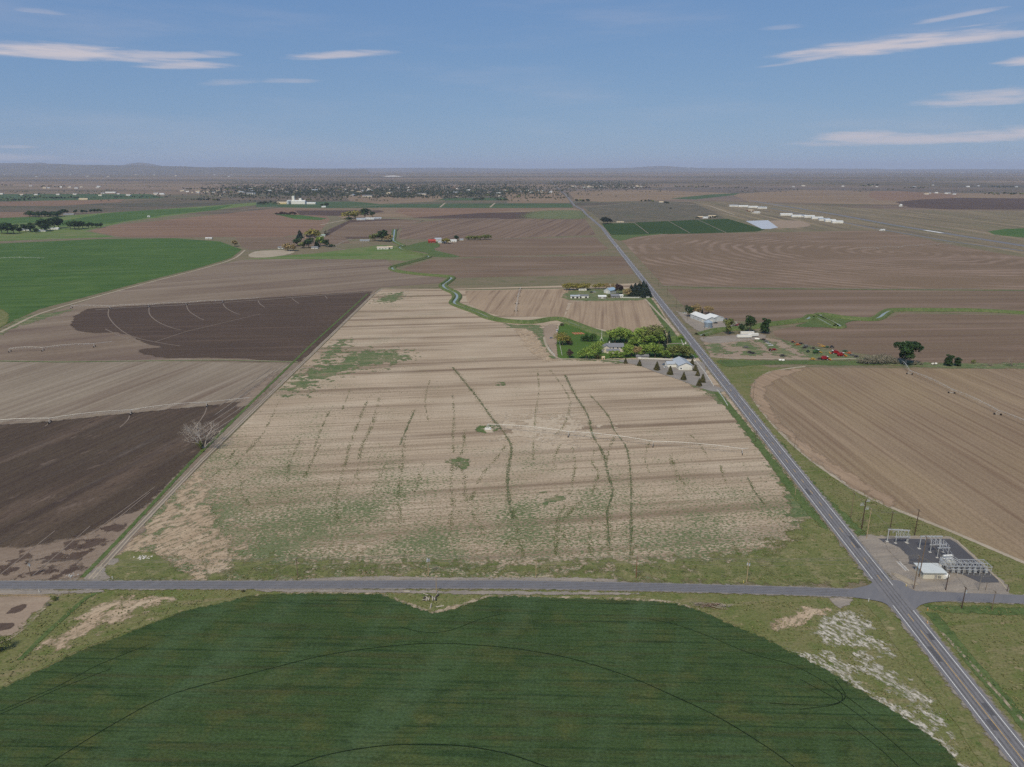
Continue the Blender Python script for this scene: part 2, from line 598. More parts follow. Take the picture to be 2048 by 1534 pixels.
ridge('hill', 60, 260, 36000, sky_h(lambda p: 332 - 6.2 * math.exp(-((p - 160) / 22.0) ** 2) - 5.0 * math.exp(-((p - 120) / 14.0) ** 2), 36000), 2500, hill_m)
ridge('hill', 560, 1700, 40000, sky_h(lambda p: 336.6 - 0.4 * math.sin(p * 0.01) - 3.4 * math.exp(-((p - 1296) / 38.0) ** 2) - 1.2 * math.exp(-((p - 1270) / 120.0) ** 2) - 1.2 * math.exp(-((p - 900) / 90.0) ** 2), 40000), 4000, hill_m)
ridge('hill', 1500, 2900, 38000, sky_h(lambda p: 337.6 + (p - 1500) * 0.0015 - 0.5 * math.sin(p * 0.021), 38000), 4000, hill_m)

# ------------------------------------------------------------------ field surfaces
tan_l, tan_d = S(186, 169, 148), S(171, 154, 133)
A_C = 0.135
P0 = G(975, 857)
def weedy(b):
    """weeds thicken towards the south end and the west side of the field"""
    sx = b.n('ShaderNodeSeparateXYZ')
    b.link(b.pos(), sx.inputs[0])
    south = b.rng(sx.outputs[1], 520.0, 290.0, -0.10, 0.10, True)
    west = b.rng(sx.outputs[0], -20.0, -190.0, 0.0, 0.07, True)
    return b.math('ADD', south, west)
M_central = soil('stubble_field', (tan_l, tan_d), A_C, 70.0,
                 streak=[(480, 15, S(122, 104, 88), 0.9, 0.50, 0.66), (160, 2.4, S(138, 120, 101), 0.8, 0.46, 0.70), (90, 26, S(198, 184, 164), 0.5, 0.5, 0.75)],
                 speck=[(S(132, 116, 92), 1.1, 0.60, 0.68, 1.8), (S(104, 114, 80), 1.2, 0.57, 0.66, 1.6, 40), (S(124, 126, 96), 5, 0.66, 0.90, 2.0, 60)], extra=weedy, grain=(0.9, 0.28))
M_ne = soil('tilled_small_field', (S(164, 144, 122), S(150, 130, 110)), 1.45, 60.0, streak=[(200, 7, S(126, 106, 90), 0.8, 0.5, 0.7), (200, 3, S(178, 158, 134), 0.5)], grain=(2, 0.2),
            speck=[(S(110, 118, 84), 6, 0.66, 0.8, 1, 50)])
M_dark = soil('wet_dark_soil', (S(80, 69, 60), S(88, 77, 66)), 1.30, 70.0,
              streak=[(150, 18, S(112, 96, 84), 0.75, 0.48, 0.72), (240, 3.0, S(68, 57, 55), 0.6), (70, 9, S(104, 98, 94), 0.35, 0.55, 0.75)], grain=(1.5, 0.22), speck=[(S(74, 63, 58), 4.0, 0.55, 0.72, 2.5), (S(120, 106, 96), 7.0, 0.62, 0.8, 3.0, 60)], edge=(0.8, 5.0))
M_grey = soil('dry_grey_soil', (S(134, 122, 108), S(148, 136, 120)), 1.30, 120.0,
              streak=[(260, 18, S(116, 100, 88), 0.8, 0.46, 0.68), (200, 6, S(160, 148, 134), 0.55), (300, 2.5, S(110, 96, 86), 0.4)], grain=(2, 0.14))
M_grey2 = soil('dry_grey_soil_north', (S(126, 111, 97), S(136, 122, 107)), 0.55, 150.0,
               streak=[(420, 40, S(108, 92, 84), 0.8, 0.46, 0.66), (500, 24, S(152, 138, 124), 0.65, 0.5, 0.7)], grain=(4, 0.12))
M_darkw = soil('wet_dark_soil_north', (S(82, 70, 62), S(90, 77, 67)), 0.1, 90.0,
               streak=[(200, 10, S(104, 88, 78), 0.7, 0.5, 0.7), (300, 4, S(74, 62, 58), 0.5)], grain=(3, 0.12), edge=(0.55, 22.0))
M_right = soil('drilled_field', (S(148, 130, 109), S(138, 120, 100)), 1.62, 110.0,
               streak=[(500, 4.5, S(120, 99, 82), 0.85, 0.47, 0.68), (700, 14, S(162, 142, 120), 0.6, 0.5, 0.7), (140, 50, S(154, 136, 106), 0.4)],
               rows=[(5.2, 0.40, S(112, 92, 76))], grain=(1.1, 0.22))
M_brown = soil('brown_soil', (S(124, 107, 90), S(116, 99, 83)), 0.05, 160.0,
               streak=[(500, 30, S(142, 122, 108), 0.7, 0.5, 0.7), (600, 9, S(104, 86, 78), 0.55), (300, 80, S(152, 134, 120), 0.5, 0.55, 0.75)], grain=(3, 0.12))
PR3 = G(1800, 505)
M_brown2 = soil('brown_soil_pivot', (S(124, 106, 88), S(118, 101, 85)), 0.05, 300.0,
                streak=[(500, 90, S(144, 124, 110), 0.6, 0.52, 0.72)],
                rings=[(PR3.x, PR3.y, 30.0, 0.8, S(152, 132, 118))], grain=(5, 0.12))
M_rowy = soil('brown_soil_rows', (S(126, 108, 92), S(118, 101, 86)), 1.35, 160.0, streak=[(700, 16, S(100, 84, 76), 0.8, 0.45, 0.66), (700, 9, S(146, 126, 112), 0.6)], grain=(6, 0.12))
M_tanfar = soil('pale_dry_field', (S(142, 122, 102), S(130, 112, 94)), 0.05, 400.0, streak=[(900, 60, S(112, 98, 82), 0.7), (900, 40, S(154, 136, 112), 0.6)], grain=(20, 0.12))
M_red = soil('reddish_soil', (S(136, 111, 94), S(126, 102, 86)), 0.05, 300.0, streak=[(900, 50, S(150, 126, 106), 0.7), (600, 30, S(110, 92, 80), 0.6)], grain=(10, 0.12))
M_darkfar = soil('dark_far_soil', (S(86, 72, 66), S(96, 80, 72)), 0.05, 200.0, streak=[(900, 40, S(78, 66, 60), 0.6)], grain=(10, 0.1))
M_crop = soil('young_wheat', (S(60, 77, 44), S(69, 88, 53), S(84, 89, 51)), -0.03, 45.0,
              streak=[(70, 1.6, S(34, 54, 33), 0.9, 0.52, 0.72), (30, 8, S(70, 90, 60), 0.45, 0.5, 0.75), (120, 16, S(76, 96, 66), 0.7, 0.5, 0.72, 1.25), (50, 3.5, S(72, 72, 46), 0.6, 0.52, 0.72), (9, 3, S(40, 56, 32), 0.5, 0.56, 0.7)],
              rows=[(2.1, 0.35, S(36, 58, 34))], grain=(0.8, 0.36), bump=0.35, edge=(0.9, 2.5))
M_green = soil('bright_green_crop', (S(70, 98, 50), S(78, 104, 54), S(88, 112, 60)), 0.22, 150.0,
               streak=[(300, 22, S(62, 88, 48), 0.8, 0.45, 0.68), (300, 12, S(98, 120, 72), 0.5, 0.5, 0.72)], grain=(4, 0.12))
M_green2 = soil('dark_green_alfalfa', (S(52, 72, 38), S(58, 78, 42)), 0.5, 200.0, grain=(5, 0.15))
M_green3 = soil('teal_green_crop', (S(64, 86, 60), S(78, 94, 64)), 0.1, 300.0, streak=[(800, 40, S(92, 112, 78), 0.6)], grain=(10, 0.1))
M_green4 = soil('spring_pasture', (S(92, 116, 62), S(108, 124, 72), S(124, 124, 88)), 0.15, 200.0, streak=[(700, 40, S(74, 108, 54), 0.8), (500, 25, S(140, 132, 104), 0.5)], grain=(10, 0.15))
M_verge = soil('rough_grass', (S(106, 112, 68), S(122, 118, 82), S(92, 106, 56)), 0.1, 26.0,
               streak=[(30, 4, S(142, 128, 102), 0.6, 0.52, 0.75)], speck=[(S(82, 98, 48), 2.2, 0.55, 0.72), (S(156, 140, 114), 3.2, 0.64, 0.78, 1.4, 22)], grain=(0.9, 0.28), bump=0.3)
M_lush = soil('lush_grass', (S(102, 110, 66), S(118, 118, 78), S(140, 132, 100)), 0.1, 18.0, speck=[(S(70, 92, 42), 2.2, 0.54, 0.72, 1.5), (S(152, 140, 108), 2.4, 0.60, 0.76, 2.0, 14)],
              grain=(0.8, 0.28), edge=(1.1, 7.0), bump=0.3)
M_lush2 = soil('ditch_grass', (S(84, 102, 60), S(98, 112, 70), S(76, 90, 54)), 0.1, 20.0, speck=[(S(56, 82, 42), 2.5, 0.55, 0.72)], grain=(1.5, 0.25), edge=(0.8, 6.0))
M_weed = soil('weed_patch', (S(90, 106, 70), S(104, 116, 80), S(132, 128, 98)), A_C, 15.0, streak=[(40, 4, S(150, 136, 112), 0.8, 0.5, 0.66)], speck=[(S(70, 94, 56), 2.0, 0.52, 0.7)], grain=(1.0, 0.25), edge=(2.2, 9.0))
M_bare = soil('bare_ground', (S(184, 164, 140), S(170, 150, 126)), 0.9, 25.0, streak=[(40, 1.8, S(140, 120, 98), 0.6), (20, 6, S(196, 178, 154), 0.6)], grain=(0.9, 0.2), edge=(1.6, 8.0), holes=(3.0, 0.36, 0.5))
M_wetspot = soil('wet_soil_spot', (S(90, 76, 69), S(98, 84, 75)), 0.95, 20.0, streak=[(60, 2.0, S(74, 62, 58), 0.5)], grain=(1.2, 0.14), edge=(1.5, 8.0))
M_drytop = soil('dry_soil_edge', (S(146, 131, 117), S(134, 118, 104)), 0.6, 30.0, streak=[(50, 3, S(120, 104, 92), 0.6)], grain=(1.4, 0.14), edge=(0.8, 12.0))
M_alkali = soil('alkali_crust', (S(190, 184, 172), S(204, 197, 184)), 2.1, 14.0, speck=[(S(150, 146, 122), 2.0, 0.5, 0.7, 1.2)], grain=(0.9, 0.2), edge=(1.6, 7.0), holes=(1.7, 0.43, 0.58))
M_gravel = soil('gravel', (S(146, 141, 136), S(130, 125, 121)), 0.2, 14.0, streak=[(20, 3, S(164, 155, 144), 0.5)], speck=[(S(112, 108, 104), 3.0, 0.58, 0.74)], grain=(0.6, 0.18))
M_gravele = soil('gravel_soft', (S(150, 142, 133), S(136, 128, 120)), 0.2, 14.0, streak=[(20, 3, S(168, 156, 142), 0.5)], grain=(0.7, 0.2), edge=(1.0, 4.5))
M_pad = soil('crushed_rock_pad', (S(92, 92, 96), S(84, 84, 89)), 0.2, 10.0, speck=[(S(120, 116, 112), 4.0, 0.66, 0.8)], grain=(0.5, 0.22))
M_dirt = soil('dirt_yard', (S(156, 138, 122), S(146, 130, 114)), 0.2, 30.0, streak=[(30, 4, S(166, 150, 132), 0.5)], grain=(0.9, 0.14), edge=(0.9, 7.0))
M_track = soil('dirt_track', (S(176, 164, 146), S(160, 148, 130)), 0.9, 20.0, grain=(0.7, 0.15), edge=(0.8, 3.5))
M_trackb = soil('broken_track', (S(178, 164, 142), S(160, 146, 124)), 0.9, 20.0, grain=(0.7, 0.2), edge=(1.7, 4.0), holes=(3.5, 0.44, 0.58))
M_trackg = soil('grey_track', (S(138, 128, 118), S(126, 116, 107)), 0.9, 20.0, grain=(0.9, 0.12), edge=(0.7, 5.0))
M_ruts = soil('wheel_rut', (S(24, 36, 22), S(34, 48, 28)), 0.0, 6.0, grain=(0.6, 0.2), edge=(0.9, 2.5))
M_ruts2 = soil('dry_wheel_rut', (S(136, 124, 114), S(128, 116, 106)), 0.0, 12.0, grain=(1.0, 0.1), edge=(0.5, 5.0))
M_ruts3 = soil('faint_rut', (S(92, 78, 68), S(100, 84, 74)), 0.0, 12.0, grain=(1.0, 0.1), edge=(1.0, 3.0))
M_lawn = soil('lawn', (S(72, 98, 44), S(82, 106, 50)), 0.2, 25.0, streak=[(30, 4, S(88, 112, 56), 0.5)], grain=(1.0, 0.14), edge=(0.5, 5.0))
M_bank = soil('canal_bank_grass', (S(76, 104, 54), S(92, 114, 64), S(110, 118, 78)), 0.3, 16.0, speck=[(S(50, 76, 36), 2.5, 0.55, 0.7)], grain=(1.4, 0.25), edge=(0.7, 5.0))

def asphalt(name, c0, c1):
    m, b = new_mat(name)
    nz = b.noise(b.uv(0.9, 18.0, 3.0), 1.0, 4, 0.6)
    c = b.mix(b.rng(nz, 0.3, 0.7), c0, c1)
    cr = b.noise(b.uv(0.4, 2.2, 2.2), 1.0, 5, 0.7)
    c = b.mix(b.rng(cr, 0.62, 0.7, 0, 0.35), c, S(78, 80, 86))
    g = b.noise(b.uv(0.0, 0.5, 0.5), 1.0, 2, 0.7)
    c = b.mix(1.0, c, b.mix(b.rng(g, 0.3, 0.7), (0.88,) * 3, (1.12,) * 3), 'MULTIPLY')
    finish(b, c, 0.85, 0.25)
    return m
M_road = asphalt('old_asphalt', S(128, 126, 128), S(116, 115, 118))
M_road2 = asphalt('patched_asphalt', S(112, 112, 117), S(122, 121, 124))
M_white = plain('road_paint_white', S(225, 225, 222, 0.9), 0.7)
M_yell = plain('road_paint_yellow', S(206, 168, 92, 0.9), 0.7)
M_shoulder = soil('road_shoulder', (S(152, 145, 137), S(138, 130, 120)), 0.9, 12.0, speck=[(S(118, 116, 92), 2.0, 0.58, 0.72)], grain=(0.6, 0.2), edge=(0.8, 3.0))
def water_mat():
    m, b = new_mat('canal_water')
    nz = b.noise(b.uv(0.3, 3.0, 1.2), 1.0, 3, 0.6)
    finish(b, S(150, 158, 152), 0.2, 0.4, bump=nz, bstr=0.15, bdist=0.05)
    return m
M_water = water_mat()

_a, _c = G(1661, 427), G(1911, 470)
RWA = math.atan2(_c.y - _a.y, _c.x - _a.x)
# ---- large fields, level 1
M_margin = soil('field_edge_grass', (S(118, 112, 88), S(128, 114, 98), S(100, 104, 74)), 0.1, 60.0, streak=[(90, 9, S(140, 124, 104), 0.7), (120, 6, S(92, 100, 66), 0.6)], speck=[(S(86, 92, 60), 5, 0.58, 0.74, 2)], grain=(2, 0.2))
sheet('dry_grassland', [(-900, 432), (600, 428), (1500, 428), (2900, 432), (2900, 1200), (1800, 1190), (-900, 1172)], M_margin, 0.4)
sheet('rough_grassland', [(-900, 1168), (900, 1172), (2900, 1205), (2900, 2100), (-900, 2100)], M_verge, 1)
sheet('roadside_grassland', [(1745, 1172), (1480, 835), (1380, 705), (1430, 700), (1540, 735), (2900, 745), (2900, 1206), (1800, 1195)], M_verge, 1)
sheet('ploughed_field', [(-1000, 1163), (150, 1162), (600, 727), (300, 722), (-1000, 722)], M_grey, 1)
sheet('ploughed_field', [(-900, 721), (300, 722), (600, 726), (760, 575), (900, 565), (885, 556), (800, 540), (770, 518), (560, 514), (480, 520), (400, 539), (300, 565), (190, 596), (80, 632), (0, 668), (-900, 720.5)], M_grey2, 1.4)
FA, FB = [(170, 1161), (762, 577), (900, 578), (1292, 566), (1330, 632), (1480, 822), (1560, 924), (1742, 1160), (1000, 1160)], None
sheet('stubble_field', FA, M_central, 2)
patch('ploughed_field', [(-300, 868), (0, 850), (100, 843), (262, 826), (414, 812), (505, 800), (340, 962), (150, 1150), (-700, 1158), (-900, 900)], M_dark, 2, 6.0, curve=False)
patch('wheat_field', [(-900, 1700), (-500, 1560), (-200, 1462), (0, 1380), (88, 1338), (170, 1298), (215, 1283), (275, 1260), (363, 1225), (451, 1205), (496, 1193), (560, 1189), (637, 1188), (762, 1190), (787, 1200), (825, 1215), (862, 1228), (900, 1221), (938, 1208), (975, 1196), (1024, 1193), (1174, 1199), (1299, 1203), (1350, 1209), (1400, 1223), (1450, 1245), (1536, 1281), (1594, 1310), (1661, 1345), (1736, 1393), (1811, 1437), (1887, 1493), (1925, 1540), (1990, 1640), (2080, 1900), (2100, 2100), (-900, 2100)], M_crop, 9, 3.0, curve=False)['label'] = 'dark green field of young wheat'
sheet('green_crop_field', [(-900, 500), (-200, 490), (0, 487), (200, 478), (350, 476.5), (440, 483), (484, 499), (462, 516), (400, 535), (300, 560), (190, 589), (80, 618), (30, 640), (0, 656), (-300, 700), (-900, 800)], M_green, 2)
sheet('drilled_field', [(1508, 792), (1516, 762), (1545, 745), (1610, 735), (1820, 737), (2300, 739), (2900, 745), (2900, 1400), (2300, 1230), (2048, 1123), (1900, 1060), (1780, 1012), (1700, 972), (1610, 908), (1545, 845)], M_right, 3)
ribbon('field_margin', PX((1610, 733), (1545, 743), (1514, 762), (1506, 792), (1544, 846), (1609, 909), (1699, 973), (1779, 1013.5), (1899, 1061.5), (2047, 1125), (2300, 1232)), 4.0, M_track, 4, feather=True, curve=True)
patch('headland', [(1500, 795), (1510, 760), (1545, 742), (1620, 735), (1560, 755), (1532, 775), (1530, 795), (1560, 845), (1640, 910), (1740, 972), (1800, 1005), (1780, 1013), (1700, 973), (1609, 908), (1544, 845)], soil('headland_soil', (S(166, 144, 122), S(154, 133, 112)), 1.9, 30.0, streak=[(200, 3, S(132, 112, 94), 0.7)], grain=(1, 0.2), edge=(0.8, 10)), 4.5, 10, curve=False)
sheet('ploughed_field', [(1333, 578), (1600, 579), (2048, 581), (2900, 584), (2900, 640), (2048, 623), (1800, 616), (1770, 620), (1750, 634), (1690, 632), (1630, 626), (1612, 634), (1540, 645), (1440, 640), (1380, 625)], M_brown, 1)
sheet('ploughed_field', [(1545, 662), (1590, 652), (1660, 656), (1700, 640), (1760, 642), (1800, 627), (2048, 631), (2900, 645), (2900, 745), (2048, 728), (1850, 725), (1715, 706), (1580, 684), (1550, 672)], M_brown, 1)
sheet('ploughed_field', [(1240, 477), (1330, 468), (1530, 465), (1740, 461), (1790, 465), (1900, 489), (2048, 515), (2500, 560), (2900, 570), (2900, 583), (2048, 579), (1330, 574)], M_brown2, 1)
ribbon('field_ditch', PX((1325, 573), (1500, 577), (1840, 580), (2300, 583)), 7.0, M_lush2, 3, feather=True)
ribbon('field_ditch', PX((1325, 571), (1500, 574.5), (1845, 578.5), (1960, 577)), 5.0, M_trackg, 4, feather=True)
sheet('alfalfa_field', [(1203, 447), (1270, 446), (1272, 444), (1455, 437.5), (1530, 459), (1515, 463), (1400, 467), (1222, 470)], M_green2, 2)
for a, c in (((1268, 445), (1297, 467)), ((1336, 441.5), (1379, 465.5)), ((1396, 439.5), (1452, 465))):
    ribbon('wheel_track', PX(a, c), 4.0, M_trackg, 3, feather=True)
patch('grass_strip', [(1222, 471), (1280, 469), (1330, 467), (1270, 474), (1250, 480), (1236, 480)], M_lush2, 2, 8)
# between the boundary and the canal
sheet('ploughed_field', [(905, 556), (1268, 548), (1248, 513), (1190, 512), (1000, 514), (860, 520), (815, 533), (800, 541)], M_brown, 2)
sheet('ploughed_field', [(868, 498), (880, 487), (935, 479), (1190, 474), (1203, 486), (1218, 498), (1180, 507), (1000, 513), (920, 514)], M_brown, 2)
sheet('ploughed_field', [(797, 476), (805, 452), (850, 443), (900, 438), (1170, 438), (1192, 470), (1000, 477), (940, 478), (800, 478)], M_rowy, 2)
sheet('ploughed_field', [(640, 478), (655, 460), (700, 440), (760, 437), (850, 441), (802, 452), (785, 477)], M_darkfar, 1)
sheet('ploughed_field', [(650, 474), (700, 445), (790, 440), (845, 441), (795, 458), (780, 474)], M_brown, 2)
sheet('pasture', [(480, 519), (560, 512), (640, 506), (760, 490), (800, 492), (830, 505), (848, 514), (810, 522), (770, 519), (560, 518)], M_green4, 2)
patch('bare_ground', [(497, 513), (510, 503), (560, 500), (590, 503), (570, 510), (530, 515)], M_track, 3, 6)
sheet('ploughed_field', [(180, 462), (230, 450), (330, 440), (480, 424), (560, 416), (640, 418), (660, 440), (640, 462), (560, 475), (440, 474), (330, 476), (240, 474)], M_red, 1)
sheet('ploughed_field', [(470, 475), (560, 474), (690, 474), (700, 486), (560, 497), (500, 500), (484, 494)], M_brown, 2)
sheet('meadow', [(-600, 480), (-600, 432), (0, 436), (120, 432), (300, 420), (470, 408), (512, 405), (520, 409), (400, 424), (250, 444), (170, 462), (230, 474), (0, 482)], M_green4, 1)
sheet('green_crop_field', [(100, 446), (210, 427), (300, 420), (400, 416), (470, 409), (430, 420), (330, 430), (220, 447), (120, 452)], M_green, 2)
sheet('green_crop_field', [(-600, 440), (0, 436), (60, 434), (130, 440), (60, 446), (0, 448), (-600, 460)], M_green, 2)
sheet('teal_crop_field', [(512, 414), (512, 406), (580, 404), (700, 403), (790, 408), (900, 407), (1140, 407), (1147, 415), (1000, 416), (760, 415), (660, 416)], M_green3, 1)
sheet('ploughed_field', [(560, 416), (700, 417), (1148, 416), (1165, 422), (1166, 430), (1000, 437), (850, 436), (760, 434), (690, 438), (640, 419)], M_tanfar, 2)
sheet('ploughed_field', [(590, 421), (760, 420.5), (770, 424), (690, 432), (600, 430)], M_darkfar, 3)
sheet('ploughed_field', [(820, 436), (960, 426), (1060, 424), (1165, 423), (1167, 432), (1020, 438), (880, 438)], M_darkfar, 3)
sheet('ploughed_field', [(830, 435), (960, 426), (1100, 417), (800, 417), (790, 424)], M_red, 3)
patch('sage_patch', [(1050, 430), (1080, 422), (1160, 421), (1172, 432), (1150, 438), (1060, 436)], M_weed, 4, 60)
sheet('green_crop_field', [(545, 427), (600, 430), (655, 437), (640, 440), (590, 438)], M_green, 3)
sheet('ploughed_field', [(690, 392), (760, 390), (880, 393), (890, 402), (760, 408), (700, 402)], M_tanfar, 1)
sheet('teal_crop_field', [(864, 401), (900, 396), (1010, 395), (1015, 401)], M_green3, 2)
sheet('ploughed_field', [(1000, 378), (1115, 380), (1134, 396), (1140, 406), (1015, 406), (1010, 392)], M_tanfar, 1)
sheet('ploughed_field', [(1134, 382), (1300, 380), (1460, 386), (1480, 390), (1360, 398), (1290, 402), (1200, 404), (1150, 400)], M_tanfar, 1)
sheet('sagebrush_flat', [(1166, 414), (1300, 402), (1380, 404), (1420, 420), (1450, 437), (1270, 445), (1205, 443)], soil('sagebrush', (S(98, 96, 84), S(112, 104, 90), S(84, 84, 74)), 0.1, 120.0, streak=[(160, 30, S(138, 122, 102), 0.8, 0.52, 0.7)], speck=[(S(74, 76, 64), 9, 0.5, 0.7, 2.0), (S(92, 108, 72), 40, 0.62, 0.72, 4)], grain=(5, 0.2)), 2)
sheet('green_crop_field', [(1340, 397), (1420, 389), (1480, 386), (1470, 390), (1390, 399)], M_green3, 3)
sheet('dry_grassland', [(1460, 388), (1600, 380), (1740, 382), (1900, 386), (2300, 390), (2300, 400), (1900, 410), (1700, 408), (1500, 404)], M_tanfar, 1)
sheet('ploughed_field', [(1735, 392), (1745, 382), (1800, 382), (1920, 390), (1900, 398), (1800, 402), (1755, 400)], M_red, 2)
sheet('ploughed_field', [(1790, 404), (1840, 399), (1920, 395.5), (2060, 397), (2400, 398), (2400, 420), (2060, 419), (1900, 419), (1820, 415)], M_darkfar, 2)
sheet('dry_grassland', [(1380, 402), (1500, 404), (1800, 420), (2300, 425), (2300, 520), (2048, 508), (1900, 488), (1780, 462), (1540, 458), (1440, 430)], soil('airfield_grass', (S(132, 120, 98), S(122, 110, 92), S(112, 106, 88)), RWA, 180.0, streak=[(900, 30, S(154, 138, 114), 0.8, 0.5, 0.66), (700, 22, S(104, 106, 78), 0.8, 0.52, 0.68), (500, 45, S(96, 88, 78), 0.7, 0.54, 0.7)], speck=[(S(82, 84, 66), 7, 0.56, 0.74, 2)], grain=(5, 0.2)), 2)
sheet('green_crop_field', [(1975, 463), (2010, 458), (2060, 456), (2400, 458), (2400, 480), (2060, 476), (1990, 470)], M_green, 3)
sheet('ploughed_field', [(-600, 406), (0, 404), (150, 400), (250, 398), (240, 404), (120, 412), (0, 412), (-600, 414)], M_red, 1)
sheet('teal_crop_field', [(-600, 398), (0, 388), (300, 388), (330, 396), (180, 400), (0, 402), (-600, 404)], M_green3, 1)
sheet('ploughed_field', [(-600, 426), (0, 424), (60, 424), (70, 432), (0, 436), (-600, 438)], M_red, 2)
# ------------------------------------------------------------------ patches of the near fields
# wet spots and the dry end of the dark field
patch('dry_soil_strip', [(-700, 1170), (-700, 1120), (-200, 1112), (0, 1096), (60, 1094), (110, 1086), (160, 1072), (205, 1052), (250, 1030), (275, 1022), (300, 1008), (150, 1160)], M_drytop, 4, 10)
for pts in ([(8, 1142), (20, 1134), (46, 1132), (44, 1140), (24, 1145)], [(62, 1148), (72, 1136), (100, 1132), (104, 1140), (90, 1150)], [(118, 1146), (126, 1136), (150, 1131), (166, 1135), (150, 1146), (132, 1150)],
            [(82, 1122), (96, 1112), (130, 1105), (128, 1114), (106, 1126)], [(140, 1114), (150, 1106), (186, 1100), (190, 1105), (160, 1120)], [(166, 1092), (176, 1083), (200, 1078), (208, 1084), (196, 1095), (176, 1098)],
            [(190, 1064), (212, 1055), (236, 1055), (232, 1064), (210, 1070)], [(20, 1128), (34, 1112), (52, 1104), (60, 1112), (40, 1126)], [(130, 1098), (140, 1088), (158, 1080), (160, 1088), (146, 1099)],
            [(-40, 1146), (-20, 1136), (2, 1134), (-6, 1144)]):
    patch('wet_soil_patch', pts, M_wetspot, 5, 9.0)
for a, c in (((64, 1153), (180, 1053)), ((0, 1150), (110, 1062)), ((180, 1070), (310, 974)), ((225, 1046), (300, 985))):
    ribbon('tyre_track', PX(a, c), 0.8, M_ruts2, 6, feather=True)
for a, c in (((370, 880), (505, 790)), ((385, 882), (520, 790)), ((400, 880), (530, 796)), ((440, 812), (545, 735)), ((455, 812), (556, 737)), ((430, 830), (580, 725))):
    ribbon('tyre_track', PX(a, c), 1.2, M_trackg, 5, feather=True)
for pts in ([(414, 808), (411, 824), (400, 842), (385, 860)], [(262, 822), (257, 838), (248, 848), (240, 855)], [(100, 840), (96, 848), (90, 853)]):
    ribbon('wheel_track', PX(*pts), 1.2, M_ruts2, 5, feather=True, curve=True)
patch('dusty_soil', [(470, 815), (490, 795), (540, 752), (555, 745), (530, 785), (505, 808)], M_drytop, 4, 10)
# dark wet wedge of the northern pivot field
patch('wet_soil_wedge', [(142, 652), (150, 632), (180, 617), (220, 615), (300, 610), (500, 598), (745, 582), (735, 600), (600, 724), (470, 716), (330, 716), (290, 708), (275, 698), (330, 694), (300, 690), (262, 672), (235, 664), (190, 666), (155, 662)], M_darkw, 3, 12, curve=False)
for pts in ([(218, 618), (217, 632), (232, 652), (262, 672), (310, 684), (360, 692)], [(298, 615), (300, 630), (318, 645), (345, 656), (362, 660)], [(373, 611), (378, 622), (395, 634), (408, 640)], [(446, 607), (452, 616), (470, 626), (480, 629)], [(516, 601), (520, 608), (530, 615)], [(584, 597), (590, 602), (598, 607)], [(650, 592), (655, 597)],
            [(310, 684), (370, 664), (420, 652), (520, 628)], [(210, 658), (250, 676), (300, 692)]):
    ribbon('wheel_track', PX(*pts), 1.6, M_ruts2, 4, feather=True, curve=True)
ribbon('dry_strip', PX((190, 620), (240, 616), (420, 607), (560, 597), (745, 583)), 4.0, M_trackg, 4, feather=True)
ribbon('field_ditch', PX((-300, 718), (0, 722), (120, 724), (300, 721.5), (450, 720), (596, 724)), 5.0, M_lush2, 4, feather=True)
ribbon('concrete_ditch', PX((-300, 717), (0, 721), (120, 723), (300, 721), (450, 719.6), (596, 723.4)), 1.5, M_track, 5, feather=True)
# margin of the green circle field
ribbon('field_margin', PX((490, 500), (466, 518), (404, 537.5), (302, 564), (192, 594), (84, 626), (30, 650), (0, 665)), 6.0, M_track, 4, feather=True, curve=True)
patch('dry_grass', [(20, 650), (40, 635), (90, 628), (150, 618), (80, 640), (20, 660), (-40, 690)], M_verge_e if 'M_verge_e' in globals() else M_weed, 3, 8)
patch('lush_corner', [(-40, 640), (-20, 615), (10, 622), (18, 640), (0, 655), (-40, 660)], M_lush, 4, 6)

# --- the stubble field: weed patches, bare places, grassy edges
patch('weed_patch', [(578, 775), (600, 752), (640, 735), (668, 730), (690, 712), (740, 702), (800, 706), (815, 716), (770, 728), (720, 733), (690, 745), (640, 760), (600, 785)], M_weed, 3, 26)
patch('weed_patch', [(640, 720), (670, 690), (690, 680), (690, 690), (665, 715), (640, 735)], M_weed, 3, 18)
patch('weed_patch', [(758, 603), (775, 590), (800, 586), (800, 596), (775, 604)], M_weed, 3, 20)
patch('weed_patch', [(950, 860), (960, 852), (990, 851), (1000, 857), (985, 865), (962, 866)], M_lush2, 3, 6)
patch('weed_patch', [(1082, 998), (1100, 992), (1130, 994), (1110, 1002), (1090, 1003)], M_weed, 3, 8)
patch('weed_patch', [(992, 768), (1002, 765), (1010, 768), (1000, 771)], M_weed, 3, 7)
patch('weed_patch', [(905, 925), (918, 915), (932, 925), (925, 936)], M_weed, 3, 10)
patch('bare_ground', [(300, 1080), (345, 1010), (380, 970), (420, 985), (430, 1020), (440, 1060), (470, 1100), (455, 1150), (400, 1160), (360, 1130), (310, 1110), (270, 1112)], M_bare, 3, 24)
patch('bare_ground', [(240, 1108), (290, 1058), (360, 985), (400, 940), (410, 950), (370, 1000), (320, 1060), (270, 1112)], M_bare, 4, 6)
patch('pale_soil', [(1000, 858), (1040, 835), (1130, 838), (1180, 858), (1120, 880), (1040, 875)], soil('pale_soil', (S(192, 178, 158), S(182, 166, 146)), 0.2, 20.0, speck=[(S(164, 146, 122), 3, 0.5, 0.7)], grain=(1, 0.2), edge=(2.2, 10.0)), 3, 30)
patch('grass_corner', [(206, 1150), (220, 1120), (250, 1105), (300, 1108), (350, 1135), (390, 1158), (300, 1160), (215, 1160)], M_lush, 5, 6)
patch('gravel_corner', [(165, 1160), (185, 1143), (205, 1128), (212, 1145), (218, 1160)], M_gravele, 6, 2.5)
